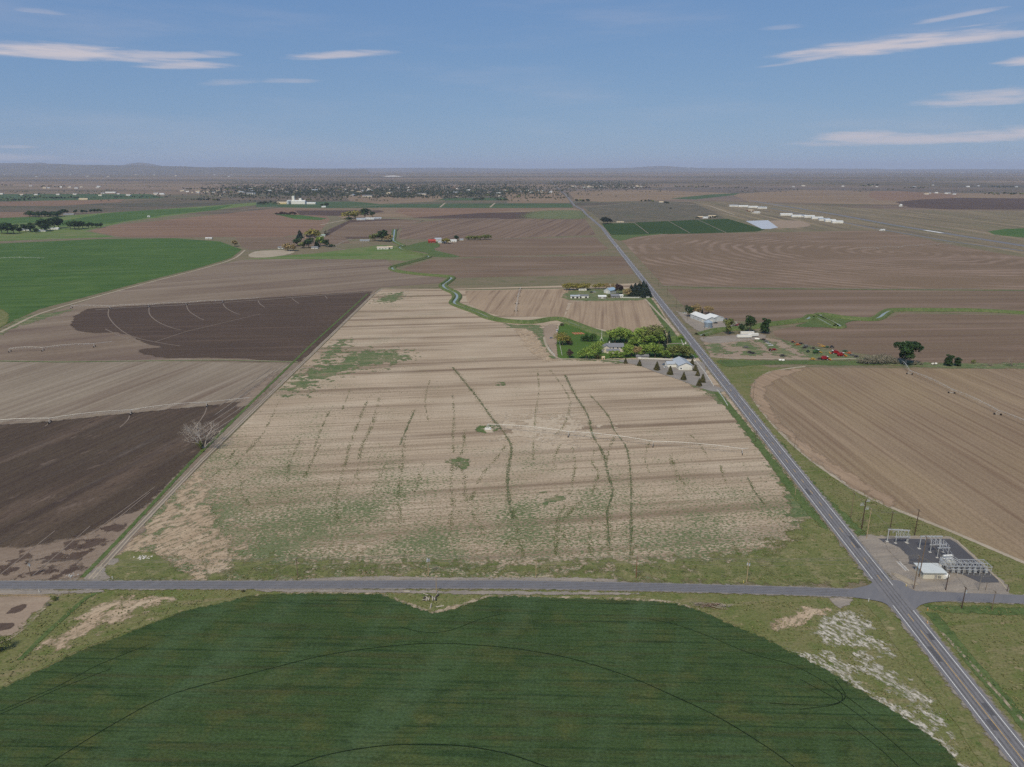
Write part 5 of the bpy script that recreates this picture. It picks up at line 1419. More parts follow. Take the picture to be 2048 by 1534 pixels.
for (px, py, tp, lab) in ((2026, 733, 711, 'leafless brown bush at the right picture edge'), (1980, 732, 722, 'low leafless scrub left of the brown bush')):
    t = thing('bare_bush', lab, 'bush', G(px, py))
    hh = HT(px, py, tp)
    m = MB()
    for k in range(12):
        a = rg.random() * 6.283
        bare_branches(rg, (0, 0, 0), (math.cos(a) * 0.8, math.sin(a) * 0.8, 0.8), hh * 0.45, 0.11, 2, m)
    m.build('branches', plain('bare_twigs', S(150, 136, 122), 0.9), t)
# ------------------------------------------------------------------ buildings
W_white = plain('white_siding', S(236, 234, 228), 0.6, var=0.05)
W_cream = plain('cream_siding', S(216, 206, 190), 0.7, var=0.06)
W_metal = plain('white_metal', S(206, 210, 212), 0.45, 0.1, var=0.06)
W_grey = plain('grey_siding', S(158, 154, 150), 0.7)
W_red = plain('barn_red', S(150, 52, 44), 0.7)
W_brown = plain('brown_siding', S(128, 100, 82), 0.7)
R_grey = plain('grey_shingles', S(124, 126, 132), 0.85, var=0.12, scale=2.0)
R_metal = plain('pale_metal_roof', S(188, 194, 200), 0.4, 0.2, var=0.05)
R_white = plain('white_roof', S(222, 224, 222), 0.5, var=0.05)
R_blue = plain('blue_metal_roof', S(160, 186, 206), 0.45, 0.1, var=0.05)
R_brown = plain('brown_shingles', S(112, 92, 78), 0.85)
R_tan = plain('tan_roof', S(206, 188, 158), 0.7, var=0.06)
M_glass = plain('window_glass', (0.03, 0.04, 0.05), 0.15, spec=0.6)
M_frame = plain('window_frame', S(236, 236, 232), 0.5, var=0.03)
M_door = plain('door_panel', S(226, 224, 216), 0.5, var=0.05)
M_ddoor = plain('dark_door', S(70, 66, 64), 0.6)
def gable_wall(L, W, H, RH):
    m = MB()
    x, y = L / 2, W / 2
    v = [(-x, -y, 0), (x, -y, 0), (x, y, 0), (-x, y, 0), (-x, -y, H), (x, -y, H), (x, y, H), (-x, y, H), (-x, 0, H + RH), (x, 0, H + RH)]
    f = [(0, 1, 5, 4), (2, 3, 7, 6), (1, 2, 6, 9, 5), (3, 0, 4, 8, 7), (3, 2, 1, 0), (4, 5, 9, 8), (6, 7, 8, 9)]
    return m.add(v, f)
def gable_roof(L, W, H, RH, ov=0.5, th=0.18):
    m = MB()
    x = L / 2 + ov
    sl = RH / (W / 2)
    yo = W / 2 + ov
    for s in (-1, 1):
        e, r = (s * yo, H - sl * ov + 0.04), (0.0, H + RH + 0.04)
        v = [(-x, e[0], e[1]), (x, e[0], e[1]), (x, r[0], r[1]), (-x, r[0], r[1])]
        v += [(a, b_, c + th) for (a, b_, c) in v]
        f = [(0, 1, 2, 3), (7, 6, 5, 4), (0, 4, 5, 1), (1, 5, 6, 2), (2, 6, 7, 3), (3, 7, 4, 0)]
        m.add(v, f)
    return m
def openings(root, L, W, H, spec):
    """spec: list of (wall, along, up, width, height, kind); walls: f (-y), b (+y), l (-x), r (+x)"""
    for (w, a, u, ww, hh, kind) in spec:
        if w in 'fb':
            s = -1 if w == 'f' else 1
            c, dim = (a, s * (W / 2 + 0.03), u + hh / 2), (ww, 0.06, hh)
            fr = (ww + 0.25, 0.05, hh + 0.25)
            cf = (a, s * (W / 2 + 0.01), u + hh / 2)
        else:
            s = -1 if w == 'l' else 1
            c, dim = (s * (L / 2 + 0.03), a, u + hh / 2), (0.06, ww, hh)
            fr = (0.05, ww + 0.25, hh + 0.25)
            cf = (s * (L / 2 + 0.01), a, u + hh / 2)
        if kind == 'window':
            wd = MB().box(cf, fr).build('window', M_frame, root)
            MB().box(c, dim).build('pane', M_glass, wd)
        elif kind == 'door':
            dr = MB().box(cf, fr).build('door', M_frame, root)
            MB().box(c, dim).build('panel', M_ddoor, dr)
        else:
            MB().box(c, dim).build('overhead_door', M_door, root)
def building(name, label, px, py, L, W, H, RH, rz, wall, roof, cat='building', group=None, spec=(), ov=0.5, at=None):
    t = thing(name, label, cat, at if at is not None else G(px, py), rz, group)
    gable_wall(L, W, H, RH).build('wall', wall, t)
    gable_roof(L, W, H, RH, ov).build('roof', roof, t)
    openings(t, L, W, H, spec)
    return t
def addon(t, name, off, L, W, H, RH, wall, roof, rz=0.0):
    """a wing of the same building: wall and roof parts set at an offset"""
    gable_wall(L, W, H, RH).build(name, wall, t, off, rz)
    gable_roof(L, W, H, RH, 0.4).build('roof', roof, t, off, rz)

AX = math.pi / 2 + 0.06    # ridge running away from the camera, like the road
# white workshop on the gravel yard: gable to the camera, with a wing on the left
ws = building('workshop', 'white metal workshop with grey roof on the gravel yard by the road', 1364, 734, 22, 12.5, 4.6, 2.6, AX, W_white, R_metal, spec=[
    ('l', 0.0, 0.0, 4.2, 3.6, 'overhead_door'), ('l', -4.2, 0.0, 2.4, 3.0, 'overhead_door'), ('l', 4.2, 1.2, 1.4, 1.2, 'window'), ('b', -6, 1.2, 1.6, 1.2, 'window')], ov=0.6)
addon(ws, 'wing', (3.0, 10.0, 0), 9, 8, 3.4, 1.6, W_white, R_metal, math.pi / 2)
MB().box((-11.5, 0, 0.12), (3.0, 13.4, 0.2)).build('apron', plain('concrete', S(214, 208, 200), 0.8), ws)
# farmhouse
fh = building('farmhouse', 'two-storey cream farmhouse with grey roof and chimney among the trees', 1229, 702, 17, 9, 5.6, 2.6, 0.0, W_cream, R_grey, cat='house', spec=[
    ('f', -5.5, 0.9, 1.3, 1.5, 'window'), ('f', -2.0, 3.6, 1.3, 1.4, 'window'), ('f', 2.5, 3.6, 1.3, 1.4, 'window'), ('f', 6.0, 3.6, 1.3, 1.4, 'window'), ('f', 2.5, 0.9, 1.3, 1.5, 'window'), ('f', 0.2, 0.0, 1.1, 2.1, 'door'), ('l', 0, 3.6, 1.3, 1.4, 'window')])
addon(fh, 'wing', (-9.5, -3.0, 0), 9, 8, 5.0, 2.4, W_cream, R_grey, math.pi / 2)
addon(fh, 'porch', (-3.0, -7.5, 0), 13, 6, 2.8, 1.4, W_cream, R_grey)
ch = MB().box((-5.5, 1.0, 8.2), (1.1, 1.1, 3.2)).build('chimney', W_white, fh)
MB().box((-5.5, 1.0, 9.9), (1.3, 1.3, 0.2)).build('cap', W_grey, ch)
building('garden_shed', 'small tan shed under the trees at the field edge', 1206, 719, 3.0, 2.6, 2.3, 0.8, 0.1, plain('tan_shed', S(206, 180, 138), 0.7), R_tan, cat='shed', spec=[('f', 0, 0, 0.9, 1.9, 'door')], ov=0.2)
building('carport', 'low grey roofed outbuilding half hidden under the front trees', 1284, 716, 12, 6, 2.6, 1.2, 0.0, W_grey, R_grey, cat='shed', spec=[('f', -3, 0, 2.6, 2.2, 'overhead_door')])
# garden beds: four red frames on the lawn
for i, px in enumerate((1148, 1153.5, 1159, 1164.5)):
    t = thing('garden_bed', 'narrow red-edged garden bed on the lawn, %s of four' % ('first', 'second', 'third', 'last')[i], 'garden bed', G(px, 667.5 - 0.15 * i), 0.35, 'red garden beds')
    for (c, s) in (((0, 4.2, 0.25), (1.6, 0.3, 0.5)), ((0, -4.2, 0.25), (1.6, 0.3, 0.5)), ((0.8, 0, 0.25), (0.3, 8.7, 0.5)), ((-0.8, 0, 0.25), (0.3, 8.7, 0.5))):
        MB().box(c, s).build('plank', plain('red_planks', S(206, 96, 66), 0.7), t)
    MB().box((0, 0, 0.15), (1.3, 8.1, 0.3)).build('soil', plain('bed_soil', S(170, 150, 120), 0.9), t)
# white mast by the lawn
t = thing('white_mast', 'white pyramid-footed mast on the lawn by the canal', 'mast', G(1203, 681))
hm = HT(1203, 681, 660)
MB().cyl((0, 0, 2.0), (0, 0, hm), 0.28, 0.12, 8).build('pole', W_white, t)
for (sx, sy) in ((1, 1), (-1, 1), (1, -1), (-1, -1)):
    MB().cyl((sx * 1.8, sy * 1.8, 0), (0, 0, 4.0), 0.16, 0.12, 6).build('leg', W_white, t)
MB().box((0, 0, hm + 0.2), (0.7, 0.7, 0.5)).build('lamp_head', W_white, t)

# northern farmstead
building('long_shed', 'long white shed with open front, left of two beside the tilled field', 1150, 596, 13, 7, 3.4, 1.0, 0.0, W_white, R_metal, cat='shed', spec=[('f', -3, 0, 3.2, 2.4, 'door'), ('f', 3, 0, 3.2, 2.4, 'door')])
building('long_shed', 'long white shed with grey roof, right of two beside the tilled field', 1166, 595.5, 15, 7, 3.6, 1.0, 0.0, W_white, R_grey, cat='shed', spec=[('f', -4, 0, 3.2, 2.4, 'door'), ('f', 4, 0, 3.2, 2.4, 'door')])
building('metal_shed', 'small grey and white shed in the northern farmstead front row', 1204, 596.5, 11, 7, 3.0, 1.4, 0.0, W_grey, R_white, cat='shed', spec=[('f', 0, 0, 3, 2.2, 'overhead_door')])
building('blue_barn', 'barn with pale blue metal roof in the northern farmstead', 1220, 586, 14, 12, 5.0, 3.0, AX - 0.9, W_metal, R_blue, cat='barn', spec=[('l', 0, 0, 4, 3.6, 'overhead_door')])
building('cottage', 'grey farm cottage right of the blue roofed barn', 1229, 595, 12, 9, 3.0, 2.0, 0.15, W_grey, R_grey, cat='house', spec=[('f', -3, 0.9, 1.2, 1.2, 'window'), ('f', 3, 0.9, 1.2, 1.2, 'window'), ('f', 0, 0, 1, 2.1, 'door')])
building('white_shed', 'tiny white shed at the end of the northern white fence', 1242, 594.5, 5, 4, 3.0, 1.0, 0.1, W_white, R_white, cat='shed', spec=[('f', 0, 0, 1, 2, 'door')])
building('white_trailer_home', 'long narrow white trailer before the willow row', 1165, 581, 12, 3, 2.6, 0.4, 0.05, W_white, R_white, cat='trailer', spec=[('f', -3, 0.9, 1, 0.9, 'window'), ('f', 3, 0.9, 1, 0.9, 'window')], ov=0.1)
# big white shed with its grain bin
bs = building('machine_shed', 'large white metal machine shed beside the grain bin across the road', 1406, 641, 36, 14, 5.2, 2.6, math.pi / 2 + 0.30, W_metal, R_white, spec=[
    ('l', 0, 0, 5, 4.2, 'overhead_door'), ('b', -10, 0, 4, 3.6, 'overhead_door'), ('b', 0, 1.4, 1.6, 1.2, 'window'), ('b', 10, 1.4, 1.6, 1.2, 'window')])
addon(bs, 'wing', (-2.0, -14.0, 0), 18, 15, 4.6, 2.2, W_metal, R_white, 0.0)
gb = thing('grain_bin', 'round corrugated steel grain bin in front of the white machine shed', 'grain bin', G(1416, 655))
prof = []
for i in range(25):
    prof.append((4.7 + (0.05 if i % 2 else 0.0), 6.6 * i / 24))
MB().lathe(prof, n=32).build('wall', plain('galvanised', S(146, 160, 174), 0.4, 0.3, var=0.06), gb)
rf = MB().lathe([(4.95, 6.55), (0.6, 9.0), (0.6, 9.3), (0.0, 9.4)], n=32).build('roof', plain('galvanised_light', S(176, 190, 200), 0.4, 0.3, var=0.05), gb)
MB().box((0, -4.78, 1.2), (1.0, 0.12, 2.0)).build('door', W_grey, gb)
for k in range(2):
    MB().cyl((-0.25 + 0.5 * k, -4.95, 0.2), (-0.25 + 0.5 * k, -4.95, 6.6), 0.03, 0.03, 5).build('ladder_rail', W_grey, gb)
# middle-distance buildings
for row in (
    ('farmhouse', 'pale pink farmhouse under the golden willow in the left middle distance', 620, 475, 26, 10, 3.2, 2.2, 0.0, plain('pink_wall', S(206, 180, 166), 0.7), R_brown),
    ('shed', 'small pale green roofed shed right of the pink farmhouse', 645, 473, 14, 9, 3.4, 2.0, 0.3, W_white, plain('pale_green_roof', S(170, 190, 180), 0.6)),
    ('shed', 'long low grey metal shed beside the canal farm lane', 730, 483, 24, 8, 3.2, 1.2, 0.0, W_grey, R_metal),
    ('farmhouse', 'sprawling white farmhouse on the pasture near the canal bend', 766, 498, 26, 12, 3.2, 2.6, 0.1, W_white, plain('beige_roof', S(190, 178, 164), 0.8)),
    ('garage', 'white garage right of the sprawling pasture farmhouse', 780, 497, 12, 10, 3.2, 2.2, 0.1, W_white, R_tan),
    ('barn', 'red barn left in the row of white sheds', 864, 485.5, 18, 12, 5.0, 3.6, 0.2, W_red, plain('red_roof', S(164, 66, 54), 0.7)),
    ('shed', 'tall white shed next to the red barn', 876, 482, 16, 12, 5.0, 3.0, 0.3, W_white, R_metal),
    ('shed', 'low white shed in front of the red barn row', 884, 486, 18, 9, 3.0, 1.5, 0.0, W_white, R_metal),
    ('shed', 'white shed right of the golden willow by the red barn', 905, 484, 20, 10, 4.0, 2.0, 0.1, W_white, R_white),
    ('shed', 'small white shed at the right end of the red barn farm', 923, 481, 9, 7, 3.0, 1.4, 0.1, W_white, R_metal),
    ('cottage', 'white cottage hidden in the roadside tree clump', 630, 497, 14, 9, 3.0, 2.0, 0.0, W_white, R_grey),
    ('cottage', 'white cottage left of the roadside tree clump', 562, 497, 12, 8, 3.0, 1.6, 0.0, W_white, R_grey),
    ('shed', 'long grey shed of the distant farm, left of its yard', 722, 440, 30, 14, 4.5, 2.4, 0.1, W_metal, R_metal),
    ('shed', 'white roofed shed of the distant farm, centre', 740, 439, 34, 14, 4.5, 2.0, 0.0, W_metal, R_white),
    ('shed', 'pale shed of the distant farm, right side', 756, 438, 24, 12, 4.0, 2.0, 0.2, W_metal, R_metal),
    ('house', 'white house among the far left dark trees, leftmost', 53, 461, 20, 12, 3.4, 2.4, 0.1, W_white, R_metal),
    ('house', 'pale grey house among the far left dark trees, middle', 86, 463, 18, 12, 3.4, 2.4, 0.2, W_white, R_metal),
    ('house', 'long white house among the far left dark trees, right', 108, 459, 30, 12, 3.4, 2.2, 0.1, W_white, R_white),
    ('shed', 'small white pump shed on the brown field edge, far left', 298, 434, 9, 7, 3.0, 1.6, 0.0, W_white, R_white),
    ('shed', 'grey roofed sheds strip by the long hedge at far left', 138, 430, 36, 10, 3.2, 1.6, 0.25, W_grey, R_metal),
    ('shed', 'white shed at the top of the round green field', 418, 478, 16, 8, 2.8, 1.2, 0.1, W_white, R_white),
    ('house', 'lone white house with two dark trees in the teal field', 647.5, 415, 18, 12, 4.0, 2.6, 0.2, W_white, R_white),
    ('house', 'pale house in the airfield settlement, left', 1400, 436, 20, 12, 4.0, 2.4, 0.1, W_brown, R_tan),
    ('house', 'white house in the airfield settlement, centre', 1410, 437, 16, 12, 4.0, 2.4, 0.1, W_white, R_white),
    ('house', 'long white house in the airfield settlement, right', 1424, 434, 30, 14, 4.0, 2.4, 0.1, W_white, R_tan),
    ('shed', 'low pale shed at the top left of the alfalfa field', 1240, 445, 24, 9, 2.8, 1.2, 0.1, W_cream, R_tan),
    ('house', 'pale house on the sagebrush flat', 1322, 405, 22, 14, 4.0, 2.6, 0.1, W_cream, R_tan),
    ('hangar', 'small brown hangar near the airfield pond', 1500, 423, 26, 18, 5.0, 2.5, 0.3, W_brown, R_tan),
    ('hangar', 'pale hangar right of the small brown hangar', 1512, 427, 28, 18, 5.0, 2.5, 0.3, W_cream, R_white),
    ('shed', 'white shed by the airfield taxiway', 1764, 461.5, 14, 8, 3.4, 1.2, 0.2, W_white, R_white),
    ('monument', 'small white shed standing alone on the airfield slope', 1801, 413, 10, 10, 8.0, 3.0, 0.2, W_white, R_white),
    ('barn', 'long cream barn in the far left wood', 168, 399.5, 50, 18, 6.0, 3.0, 0.0, plain('cream_barn', S(226, 206, 172), 0.7), R_tan),
    ('shed', 'white long shed on the far left plain', 222, 386, 70, 20, 5.0, 3.0, 0.0, W_white, R_white),
):
    nm, lab, px, py, L, W, H, RH, rz, wl, rf_ = row
    nm = 'pump_house' if nm == 'monument' else nm
    building(nm, lab, px, py, L, W, H, RH, rz, wl, rf_, cat={'house': 'house', 'farmhouse': 'house', 'cottage': 'house'}.get(nm, 'shed' if nm not in ('barn', 'hangar', 'garage') else nm),
             spec=[('f', -L * 0.25, 0.9, 1.8, 1.4, 'window'), ('f', L * 0.25, 0.9, 1.8, 1.4, 'window'), ('f', 0, 0, 1.4, 2.2, 'door')] if W < 13 else [('f', 0, 0, 5, 4.0, 'overhead_door')])
# hangars along the runway
GHG = 'hangars beside the runway'
for i, (px, py, L) in enumerate(((1467, 413, 40), (1486, 414, 42), (1506, 415.5, 42), (1524, 417, 40), (1572, 431, 44), (1592, 434, 34), (1604, 434, 26), (1618, 435, 36), (1634, 438, 38), (1648, 441, 36), (1660, 443.5, 34), (1674, 446, 34))):
    lab = ('white hangar in the upper row beside the runway, %s of four' % nth(i, 4) if i < 4 else 'white hangar in the lower row beside the runway, %s of eight' % nth(i - 4, 8))
    building('hangar', lab, px, py, L, 20, 5.5, 2.6, -0.18, W_white, R_white if i % 3 else R_metal, cat='hangar', group=GHG + (' upper row' if i < 4 else ' lower row'), spec=[('f', 0, 0, 12, 4.4, 'overhead_door')])
# grain elevator at the edge of the town
ge = thing('grain_elevator', 'white grain elevator with tall towers before the distant town', 'grain elevator', G(598, 408))
MB().box((0, 0, 7), (70, 30, 14)).build('wall', W_white, ge)
gable_roof(70, 30, 14, 5).build('roof', R_white, ge)
MB().box((-26, 0, 20), (12, 12, 40)).build('tower', W_white, ge)
MB().box((8, 4, 14), (12, 12, 28)).build('tower', W_white, ge)
for k in range(3):
    MB().lathe([(7, 0), (7, 16), (0, 20)], ((-52 + k * 0, -10 + 18 * k, 0)), 16).build('silo', W_metal, ge)
gable_wall(50, 24, 7, 4).build('annex', plain('yellow_wall', S(220, 200, 150), 0.7), ge, (-85, 0, 0))
gable_roof(50, 24, 7, 4).build('roof', R_tan, ge, (-85, 0, 0))
gable_wall(44, 20, 6, 3).build('annex', W_white, ge, (66, -8, 0))
gable_roof(44, 20, 6, 3).build('roof', R_white, ge, (66, -8, 0))
# houses of the town
GT = 'houses of the distant town'
wmesh, rmesh = {}, {}
for k in range(5):
    L, W = (16, 22, 30, 44, 60)[k], (11, 12, 15, 20, 26)[k]
    wmesh[k] = gable_wall(L, W, 4 + k, 2.2 + 0.4 * k)
    rmesh[k] = gable_roof(L, W, 4 + k, 2.2 + 0.4 * k)
cache = {}
placed = 0
while placed < 90:
    px, py = rnd.uniform(440, 1060), rnd.uniform(372, 396)
    if rnd.random() > math.exp(-((px - 720) / 300.0) ** 2) * math.exp(-((py - 383) / 10.0) ** 2):
        continue
    k = rnd.choice((0, 1, 1, 2, 2, 3, 4))
    wl = rnd.choice((W_white, W_cream, W_grey, W_grey, W_brown))
    rf_ = rnd.choice((R_white, R_metal, R_tan, R_grey, R_grey, R_brown, R_brown))
    if (k, wl.name) not in cache:
        cache[(k, wl.name)] = wmesh[k].mesh('wall', wl)
    if (k, rf_.name, 'r') not in cache:
        cache[(k, rf_.name, 'r')] = rmesh[k].mesh('roof', rf_)
    t = thing('town_house', 'small pale building among the trees of the distant town', 'building', G(px, py), rnd.choice((0.0, 0.1, 1.6)), GT)
    link('wall', cache[(k, wl.name)], t)
    link('roof', cache[(k, rf_.name, 'r')], t)
    placed += 1
for (x0, x1, row, n, lab) in ((1100, 1290, 374, 16, 'small pale building of the hamlet beside the far road'), (60, 200, 375, 14, 'small pale building of the far left village'), (360, 510, 384, 16, 'small pale building in the far wooded band left of town'),
                              (1550, 2040, 373, 10, 'small pale farm building far off on the right plain'), (0, 330, 390, 14, 'small pale farm building far off on the left plain'), (1040, 1110, 384, 8, 'small pale building left of the far road bend'),
                              (1840, 1920, 389, 6, 'small pale building by the reddish hill field'), (0, 480, 352, 10, 'tiny pale building at the foot of the hazy hills'), (1600, 2040, 344, 10, 'tiny pale building on the hazy right horizon plain')):
    for i in range(n):
        k = rnd.choice((0, 1, 1, 2)) if row > 360 else 3
        wl, rf_ = rnd.choice((W_white, W_cream)), rnd.choice((R_white, R_metal, R_tan))
        if (k, wl.name) not in cache:
            cache[(k, wl.name)] = wmesh[k].mesh('wall', wl)
        if (k, rf_.name, 'r') not in cache:
            cache[(k, rf_.name, 'r')] = rmesh[k].mesh('roof', rf_)
        t = thing('far_building', (lab + ', ' + nth(i, n)) if n <= 10 else lab, 'building', G(rnd.uniform(x0, x1) if n > 10 else x0 + (x1 - x0) * (i + rnd.random()) / n, row + rnd.uniform(-2.5, 2.5)), rnd.choice((0.0, 0.15)), lab)
        link('wall', cache[(k, wl.name)], t)
        link('roof', cache[(k, rf_.name, 'r')], t)
# white spoil heap on the horizon behind the town
sp = MB().lathe([(190, 0), (130, 7), (70, 14), (20, 17), (0, 17.5)], n=20)
t = tag(sp.build('spoil_heap', plain('white_spoil', S(206, 202, 196), 0.9), loc=G(785, 353)), 'white spoil heap on the plain behind the distant town', 'spoil heap')
# ------------------------------------------------------------------ poles and wires
M_pole = plain('pole_wood', S(122, 104, 86), 0.9)
M_poled = plain('pole_wood_dark', S(82, 64, 54), 0.9)
M_polel = plain('pole_wood_pale', S(178, 156, 124), 0.9)
M_steel = plain('galvanised_steel', S(196, 198, 200), 0.4, 0.3, var=0.06)
M_porc = plain('insulator_grey', S(188, 190, 196), 0.3)
M_can = plain('transformer_can', S(190, 192, 194), 0.4)
M_wire = plain('wire', S(148, 140, 128), 0.5, 0.3)
POLES = {}
def pole(key, label, px, py, top, mat=None, arm=1, cans=0, group='wooden utility poles', r=0.17, armrot=None):
    h = max(4.0, HT(px, py, top))
    t = thing('utility_pole', label, 'utility pole', G(px, py), 0.0, group)
    MB().cyl((0, 0, 0), (0, 0, h), r * 1.15, r * 0.8, 8).build('pole', mat or M_pole, t)
    az = armrot if armrot is not None else 0.0
    for k in range(arm):
        z = h - 0.5 - 1.6 * k
        a = MB().box((0, 0, z), (0.14, 2.6, 0.16), az).build('crossarm', mat or M_pole, t)
        for s in (-1.1, 0.25, 1.1):
            c = Vector((-math.sin(az) * s, math.cos(az) * s, 0))
            MB().cyl((c.x, c.y, z + 0.08), (c.x, c.y, z + 0.36), 0.07, 0.05, 6).build('insulator', M_porc, a)
    for k in range(cans):
        an = az + 2.1 * k
        MB().cyl((0.5 * math.cos(an), 0.5 * math.sin(an), h - 2.9), (0.5 * math.cos(an), 0.5 * math.sin(an), h - 1.8), 0.34, 0.34, 10).build('transformer', M_can, t)
    POLES[key] = (G(px, py), h, az)
    return t
pole('w0', 'pole with transformers on the lane verge below the dark field, far left', 62, 1153, 1121, M_pole, 1, 2)
pole('s1', 'thin pole north of the lane, leftmost in front of the stubble field', 596, 1155, 1117, M_pole, 1)
pole('s2', 'pole with three transformers north of the lane, above the log pile', 857, 1151, 1111, M_polel, 1, 3)
pole('s3', 'pale pole without transformers north of the lane, middle of the field', 1072, 1155, 1116, M_polel, 1)
pole('s4', 'reddish brown pole north of the lane, right of the middle', 1272, 1157, 1113, plain('pole_red', S(128, 88, 66), 0.9), 1)
pole('s5', 'pole with transformers north of the lane, nearest the road junction', 1493, 1164, 1120, M_polel, 1, 2)
pole('s6', 'short leaning service pole beside the log pile', 873, 1186, 1152, M_polel, 0, 0, r=0.13)
NSP = [(1303, 558, 538, 'slim pole right of the road above the northern farmstead'), (1317, 574, 554, 'slim pole right of the road beside the conifer block'), (1334, 594, 573, 'slim pole right of the road above the willows, second'),
       (1352, 616, 595, 'slim pole right of the road just above the farm yard'), (1374, 642, 617, 'pole in the farm yard beside the white car'), (1407, 678, 648, 'pole at the ditch between the two farm yards'),
       (1445, 725, 697, 'pole at the corner of the machinery yard lane'), (1506, 798, 764, 'dark pole right of the road beside the drilled field bend'), (1588, 901, 874, 'pole right of the road at the drilled field edge')]
for i, (px, py, tp, lab) in enumerate(NSP):
    pole('n%d' % i, lab, px, py, tp, M_pole if i > 4 else M_poled, 1, 1 if i in (4, 5) else 0, 'poles along the right of the road', 0.15, math.pi / 2)
pole('x1', 'yellowish short pole left of the road below the drive mouth', 1449, 800, 783, M_polel, 0, 0, 'poles along the left of the road', 0.13)
pole('x2', 'dark pole left of the road at the end of the sprinkler pipe', 1511, 884, 861, M_poled, 1, 0, 'poles along the left of the road', 0.14, math.pi / 2)
pole('x3', 'pale post left of the road halfway down the stubble field', 1590, 991, 973, M_polel, 0, 0, 'poles along the left of the road', 0.13)
pole('x4', 'slim pole on the driveway lawn beside the spruces', 1334, 700, 673, M_polel, 1, 0, 'poles along the left of the road', 0.12)
GSUB = 'poles round the substation'
pole('p1', 'slim pole on the grass, leftmost of the substation poles', 1701, 1036, 985, M_pole, 1, 0, GSUB, 0.16)
p2 = pole('p2', 'thick dark pole with white switch brackets left of the substation', 1723, 1058, 999, M_poled, 0, 0, GSUB, 0.26)
h2 = POLES['p2'][1]
for (z, s) in ((h2 - 0.8, 1), (h2 - 3.0, -1), (h2 - 5.2, 1)):
    br = MB().cyl((0, 0, z - 0.6), (s * 2.2, 0.4, z), 0.09, 0.09, 6).build('bracket', M_steel, p2)
    for k in (0.9, 1.5, 2.1):
        MB().cyl((s * k, 0.4, z - 0.4), (s * k, 0.4, z + 1.0), 0.13, 0.1, 8).build('insulator', M_porc, br)
    MB().box((s * 1.5, 0.4, z - 0.5), (2.0, 0.16, 0.16)).build('bar', M_steel, br)
pole('p3', 'pale pole with two crossarms at the substation gravel corner', 1733, 1077, 1017, M_polel, 2, 0, GSUB, 0.17)
pole('p4', 'dark guyed pole behind the left steel portal', 1778, 1070, 1023, M_poled, 1, 0, GSUB, 0.2)
pole('p5', 'dark reddish guyed pole behind the right steel portal', 1829, 1071, 1019, M_poled, 1, 0, GSUB, 0.2)
p6 = pole('p6', 'very tall brown pole beside the control building', 1838, 1155, 1073, M_pole, 1, 0, GSUB, 0.2)
pole('p7', 'pole with two crossarms at the front left of the control building', 1827, 1179, 1112, M_pole, 2, 0, GSUB, 0.17)
pole('p8', 'dark pole in front of the white tank', 1891, 1181, 1141, M_poled, 1, 0, GSUB, 0.18)
pole('p9', 'grey pole with a wide arm at the right of the substation front', 1957, 1181, 1149, plain('pole_grey', S(134, 128, 122), 0.9), 1, 0, GSUB, 0.16)
pole('p10', 'black pole with transformer on the far side of the side road', 1923, 1217, 1174, M_poled, 1, 1, GSUB, 0.2)
pole('p11', 'thin grey pole beyond the side road, right of the black pole', 1983, 1220, 1182, M_pole, 1, 0, GSUB, 0.13)
pole('p12', 'short grey post by the substation front right', 1971, 1181, 1166, M_pole, 0, 0, GSUB, 0.11)
pole('p13', 'short dark post at the right tip of the substation gravel', 2014, 1184, 1170, M_poled, 0, 0, GSUB, 0.12)
pole('p14', 'pole at the right picture edge past the substation', 2075, 1196, 1140, M_pole, 1, 0, GSUB, 0.16)
def span(name, label, keys, offs, sag=0.012, group='overhead wires', r=0.05, drop=0.0):
    """conductors between pole tops: one thing with a wire part for each conductor"""
    base = POLES[keys[0]][0]
    t = thing('overhead_line', label, 'power line', base, 0.0, group)
    for (o, dz) in offs:
        m = MB()
        for a, c in zip(keys[:-1], keys[1:]):
            pa, ha, za = POLES[a]
            pb, hb, zb = POLES[c]
            A = Vector((pa.x - math.sin(za) * o, pa.y + math.cos(za) * o, ha - 0.15 + dz)) - Vector((base.x, base.y, 0))
            B = Vector((pb.x - math.sin(zb) * o, pb.y + math.cos(zb) * o, hb - 0.15 + dz)) - Vector((base.x, base.y, 0))
            L = (B - A).length
            pts = []
            for i in range(13):
                u = i / 12
                p = A.lerp(B, u)
                p.z -= 4 * sag * L * u * (1 - u)
                pts.append(p)
            m.path(pts, r, 4)
        m.build('wire', M_wire, t)
span('l', 'wires strung along the south edge of the stubble field', ['w0', 's1', 's2', 's3', 's4', 's5', 'p7'], [(-1.1, 0), (0.25, 0), (1.1, 0), (0, -2.6)], 0.006)
span('l', 'wires strung along the right side of the road', ['n0', 'n1', 'n2', 'n3', 'n4', 'n5', 'n6', 'n7', 'n8', 'p1', 'p3', 'p7'], [(-1.1, 0), (1.1, 0)], 0.006)
span('l', 'drooping wires between the substation poles and portals', ['p3', 'p4', 'p5'], [(-1.1, 0), (0.25, -0.4), (1.1, 0)], 0.05)
span('l', 'wires in front of the substation along the side road', ['p7', 'p8', 'p9', 'p14'], [(-1.1, 0), (1.1, 0)], 0.01)
span('l', 'wires crossing from the tall pole to the black pole', ['p6', 'p10', 'p11'], [(-1.1, 0), (1.1, 0)], 0.01)
def guys(key, label, targets):
    pa, ha, _ = POLES[key]
    t = thing('guy_wires', label, 'guy wires', (pa.x, pa.y, 0), 0.0, 'guy wires')
    for (px, py) in targets:
        g = G(px, py)
        MB().cyl((0, 0, ha * 0.85), (g.x - pa.x, g.y - pa.y, 0), 0.035, 0.035, 4).build('wire', M_wire, t)
guys('p3', 'guy wires fanning right from the pale substation corner pole', [(1752, 1074), (1762, 1074), (1772, 1074)])
